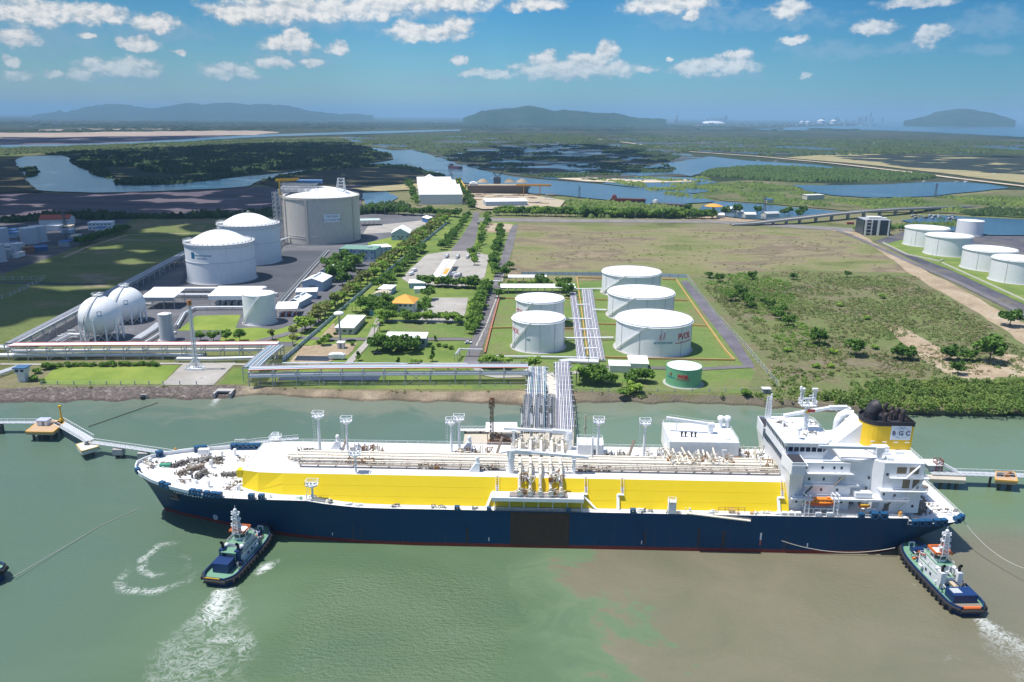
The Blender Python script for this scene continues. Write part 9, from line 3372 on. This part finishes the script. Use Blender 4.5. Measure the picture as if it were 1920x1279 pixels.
t = thing('conveyor', 'yellow slanting conveyor at the left end of the barge yard', 'conveyor', (*G(858, 343, 4), 4))
b = MB()
q_ = Vector((*G(872, 362, 4), 0)) - Vector((*G(858, 343, 4), 0))
for o_ in (-4, 4):
 b.bar((o_, 0, 10), (q_.x + o_, q_.y, 4), 2.0)
b.build('belt', YELLOW, t)
b = MB()
for k_ in (.1, .5, .9):
 b.box((q_.x * k_, q_.y * k_, 3), (8, 2, 6))
b.build('trestle', STEELD, t)
# fishing boats and huts on stilts near the bridge
for i in range(14):
 px, py = r9.uniform(1700, 1790), r9.uniform(405, 413)
 X_, Y_ = G(px, py, 4.4)
 t = thing('fishing_boat', 'little fishing boat moored among others in the channel beyond the bridge', 'boat', (X_, Y_, 4.4), r9.uniform(-.6, .6), 'fishing boats beyond the bridge')
 b = MB()
 vs, fs = boat_hull(9, 2.8, 1.4)
 b.add([(x, y, z + 1.2) for x, y, z in vs], fs, True)
 b.build('hull', [BDARK, PIPEB, BRED][i % 3], t)
 b = MB()
 b.box((-1.5, 0, 2), (3, 2, 2))
 b.build('deck_house', [WALLW, WALLC][i % 2], t)
hullboat('green workboat on the channel behind the right hand tanks', (1756, 411), (1772, 412), 4.5, 5, 2, GREENT, BDARK, WALLW, name='river_boat', cat='boat')
def farblock(label, px, pyb, wpx, hpx, mat_, group, name, cat, depth=1.0, roof=None):
 X_, Y_ = G(px, pyb, 4)
 k_ = Y_ / FPX
 w_, h_ = wpx * k_, hpx * k_
 t = thing(name, label, cat, (X_, Y_, 3), 0, group)
 b = MB()
 b.box((0, 0, h_ / 2), (w_, max(w_ * depth, 8), h_))
 b.build('wall', mat_, t)
 b = MB()
 b.box((0, 0, h_ + h_ * .03), (w_ * (1.02 if roof else .7), max(w_ * depth, 8) * (1.02 if roof else .7), max(h_ * .06, .6)))
 b.build('roof', roof or mat_, t)
TOWER = [paint('tower_pale', (.40, .42, .44), .8), paint('tower_grey', (.26, .29, .32), .8), paint('tower_white', (.55, .56, .56), .8)]
for i in range(30):
 px = r9.choice((r9.uniform(1555, 1650), r9.uniform(1530, 1730), r9.uniform(1322, 1362)))
 hp = r9.uniform(3, 11) if px < 1660 else r9.uniform(2, 4)
 farblock('pale tower block in the hazy city on the horizon at the right', px, 229.5 + (px - 1600) * .006, r9.uniform(2.4, 6), hp, TOWER[i % 3], 'tower blocks of the hazy city', 'tower_block', 'tower block')
farblock('tallest slender tower of the hazy city on the horizon', 1631, 229.6, 2.4, 17, TOWER[1], None, 'tower_block', 'tower block')
for i in range(44):
 px, py = r9.uniform(1280, 1640), r9.uniform(231, 238)
 farblock('pale industrial shed in the distant port on the far shore', px, py, r9.uniform(5, 15), r9.uniform(1.2, 2.4), [WALLW, WALLC, TOWER[0]][i % 3], 'sheds of the distant port', 'port_shed', 'shed', .5, [ROOFW, ROOFW, ROOFR, ROOFB][i % 4])
for i in range(80):
 px, py = r9.choice((r9.uniform(0, 700), r9.uniform(0, 1300))), r9.uniform(224, 240)
 farblock('tiny pale roofed building scattered over the distant plain', px, py, r9.uniform(3, 12), r9.uniform(.8, 1.8), [WALLW, WALLC, TOWER[0]][i % 3], 'scattered buildings of the distant plain', 'plain_building', 'building', .4, [ROOFW, ROOFW, ROOFT][i % 3])
for i in range(40):
 px, py = r9.uniform(700, 1900), r9.uniform(262, 345)
 farblock('small pale fish farm hut standing among the distant marsh pools', px, py, r9.uniform(3, 6), r9.uniform(1.2, 2), [WALLW, WALLC, WALLG][i % 3], 'fish farm huts in the marsh', 'marsh_hut', 'hut', .6, [ROOFW, TGREY, ROOFT][i % 3])
for px, py, rp, hp, lab in ((1539, 233, 7, 6, 'left one of the two white domed tanks in the distant port'), (1562, 233, 6, 6, 'right one of the two white domed tanks in the distant port'), (1503, 232.5, 4, 4, 'small white tank left of the distant domed tanks'), (1514, 232.5, 4, 4, 'second small white tank beside the distant domed tanks')):
 X_, Y_ = G(px, py, 4)
 k_ = Y_ / FPX
 tank(X_, Y_, rp * k_, hp * k_, lab, pipes=(), stair=None, girder=False, cone=.4, base=False)
X_, Y_ = G(1336, 231.5, 4)
t = thing('dome_shed', 'wide low white dome in the distant port', 'dome', (X_, Y_, 3))
k_ = Y_ / FPX
b = MB()
b.lathe([(22 * k_, 0), (21 * k_, 1.5 * k_), (14 * k_, 3.6 * k_), (.01, 4.6 * k_)], n=32)
b.build('roof', ROOFW, t)
X_, Y_ = G(1268, 231, 4)
k_ = Y_ / FPX
t = thing('cement_works', 'pale works with a tall stack on the distant shore right of the wide hill', 'factory', (X_, Y_, 3))
b = MB()
b.box((0, 0, 6 * k_), (3 * k_, 3 * k_, 12 * k_))
b.box((-4 * k_, 0, 3 * k_), (7 * k_, 4 * k_, 6 * k_))
b.build('wall', TOWER[0], t)
b = MB()
b.box((-20 * k_, 0, 1.6 * k_), (34 * k_, 8 * k_, 3.2 * k_))
b.build('roof', ROOFW, t)
b = MB()
b.cyl((2 * k_, 0, 10 * k_), (2 * k_, 0, 20 * k_), .7 * k_)
b.build('stack', TOWER[2], t)
# ---------------------------------------------------------------- the air over the country: one closed box of thin haze
hm, hnt = new_mat('haze_air')
pv = hnt.nodes.new('ShaderNodeVolumePrincipled')
pv.inputs['Color'].default_value = (*HAZE['color'], 1)
pv.inputs['Density'].default_value = HAZE['density']
pv.inputs['Anisotropy'].default_value = HAZE['aniso']
ho = hnt.nodes.new('ShaderNodeOutputMaterial')
hnt.links.new(pv.outputs[0], ho.inputs['Volume'])
hb = MB()
hb.box((0, 50000, 299), (200000, 101000, 602))
hz = hb.build('haze', hm)
hz['kind'] = 'stuff'
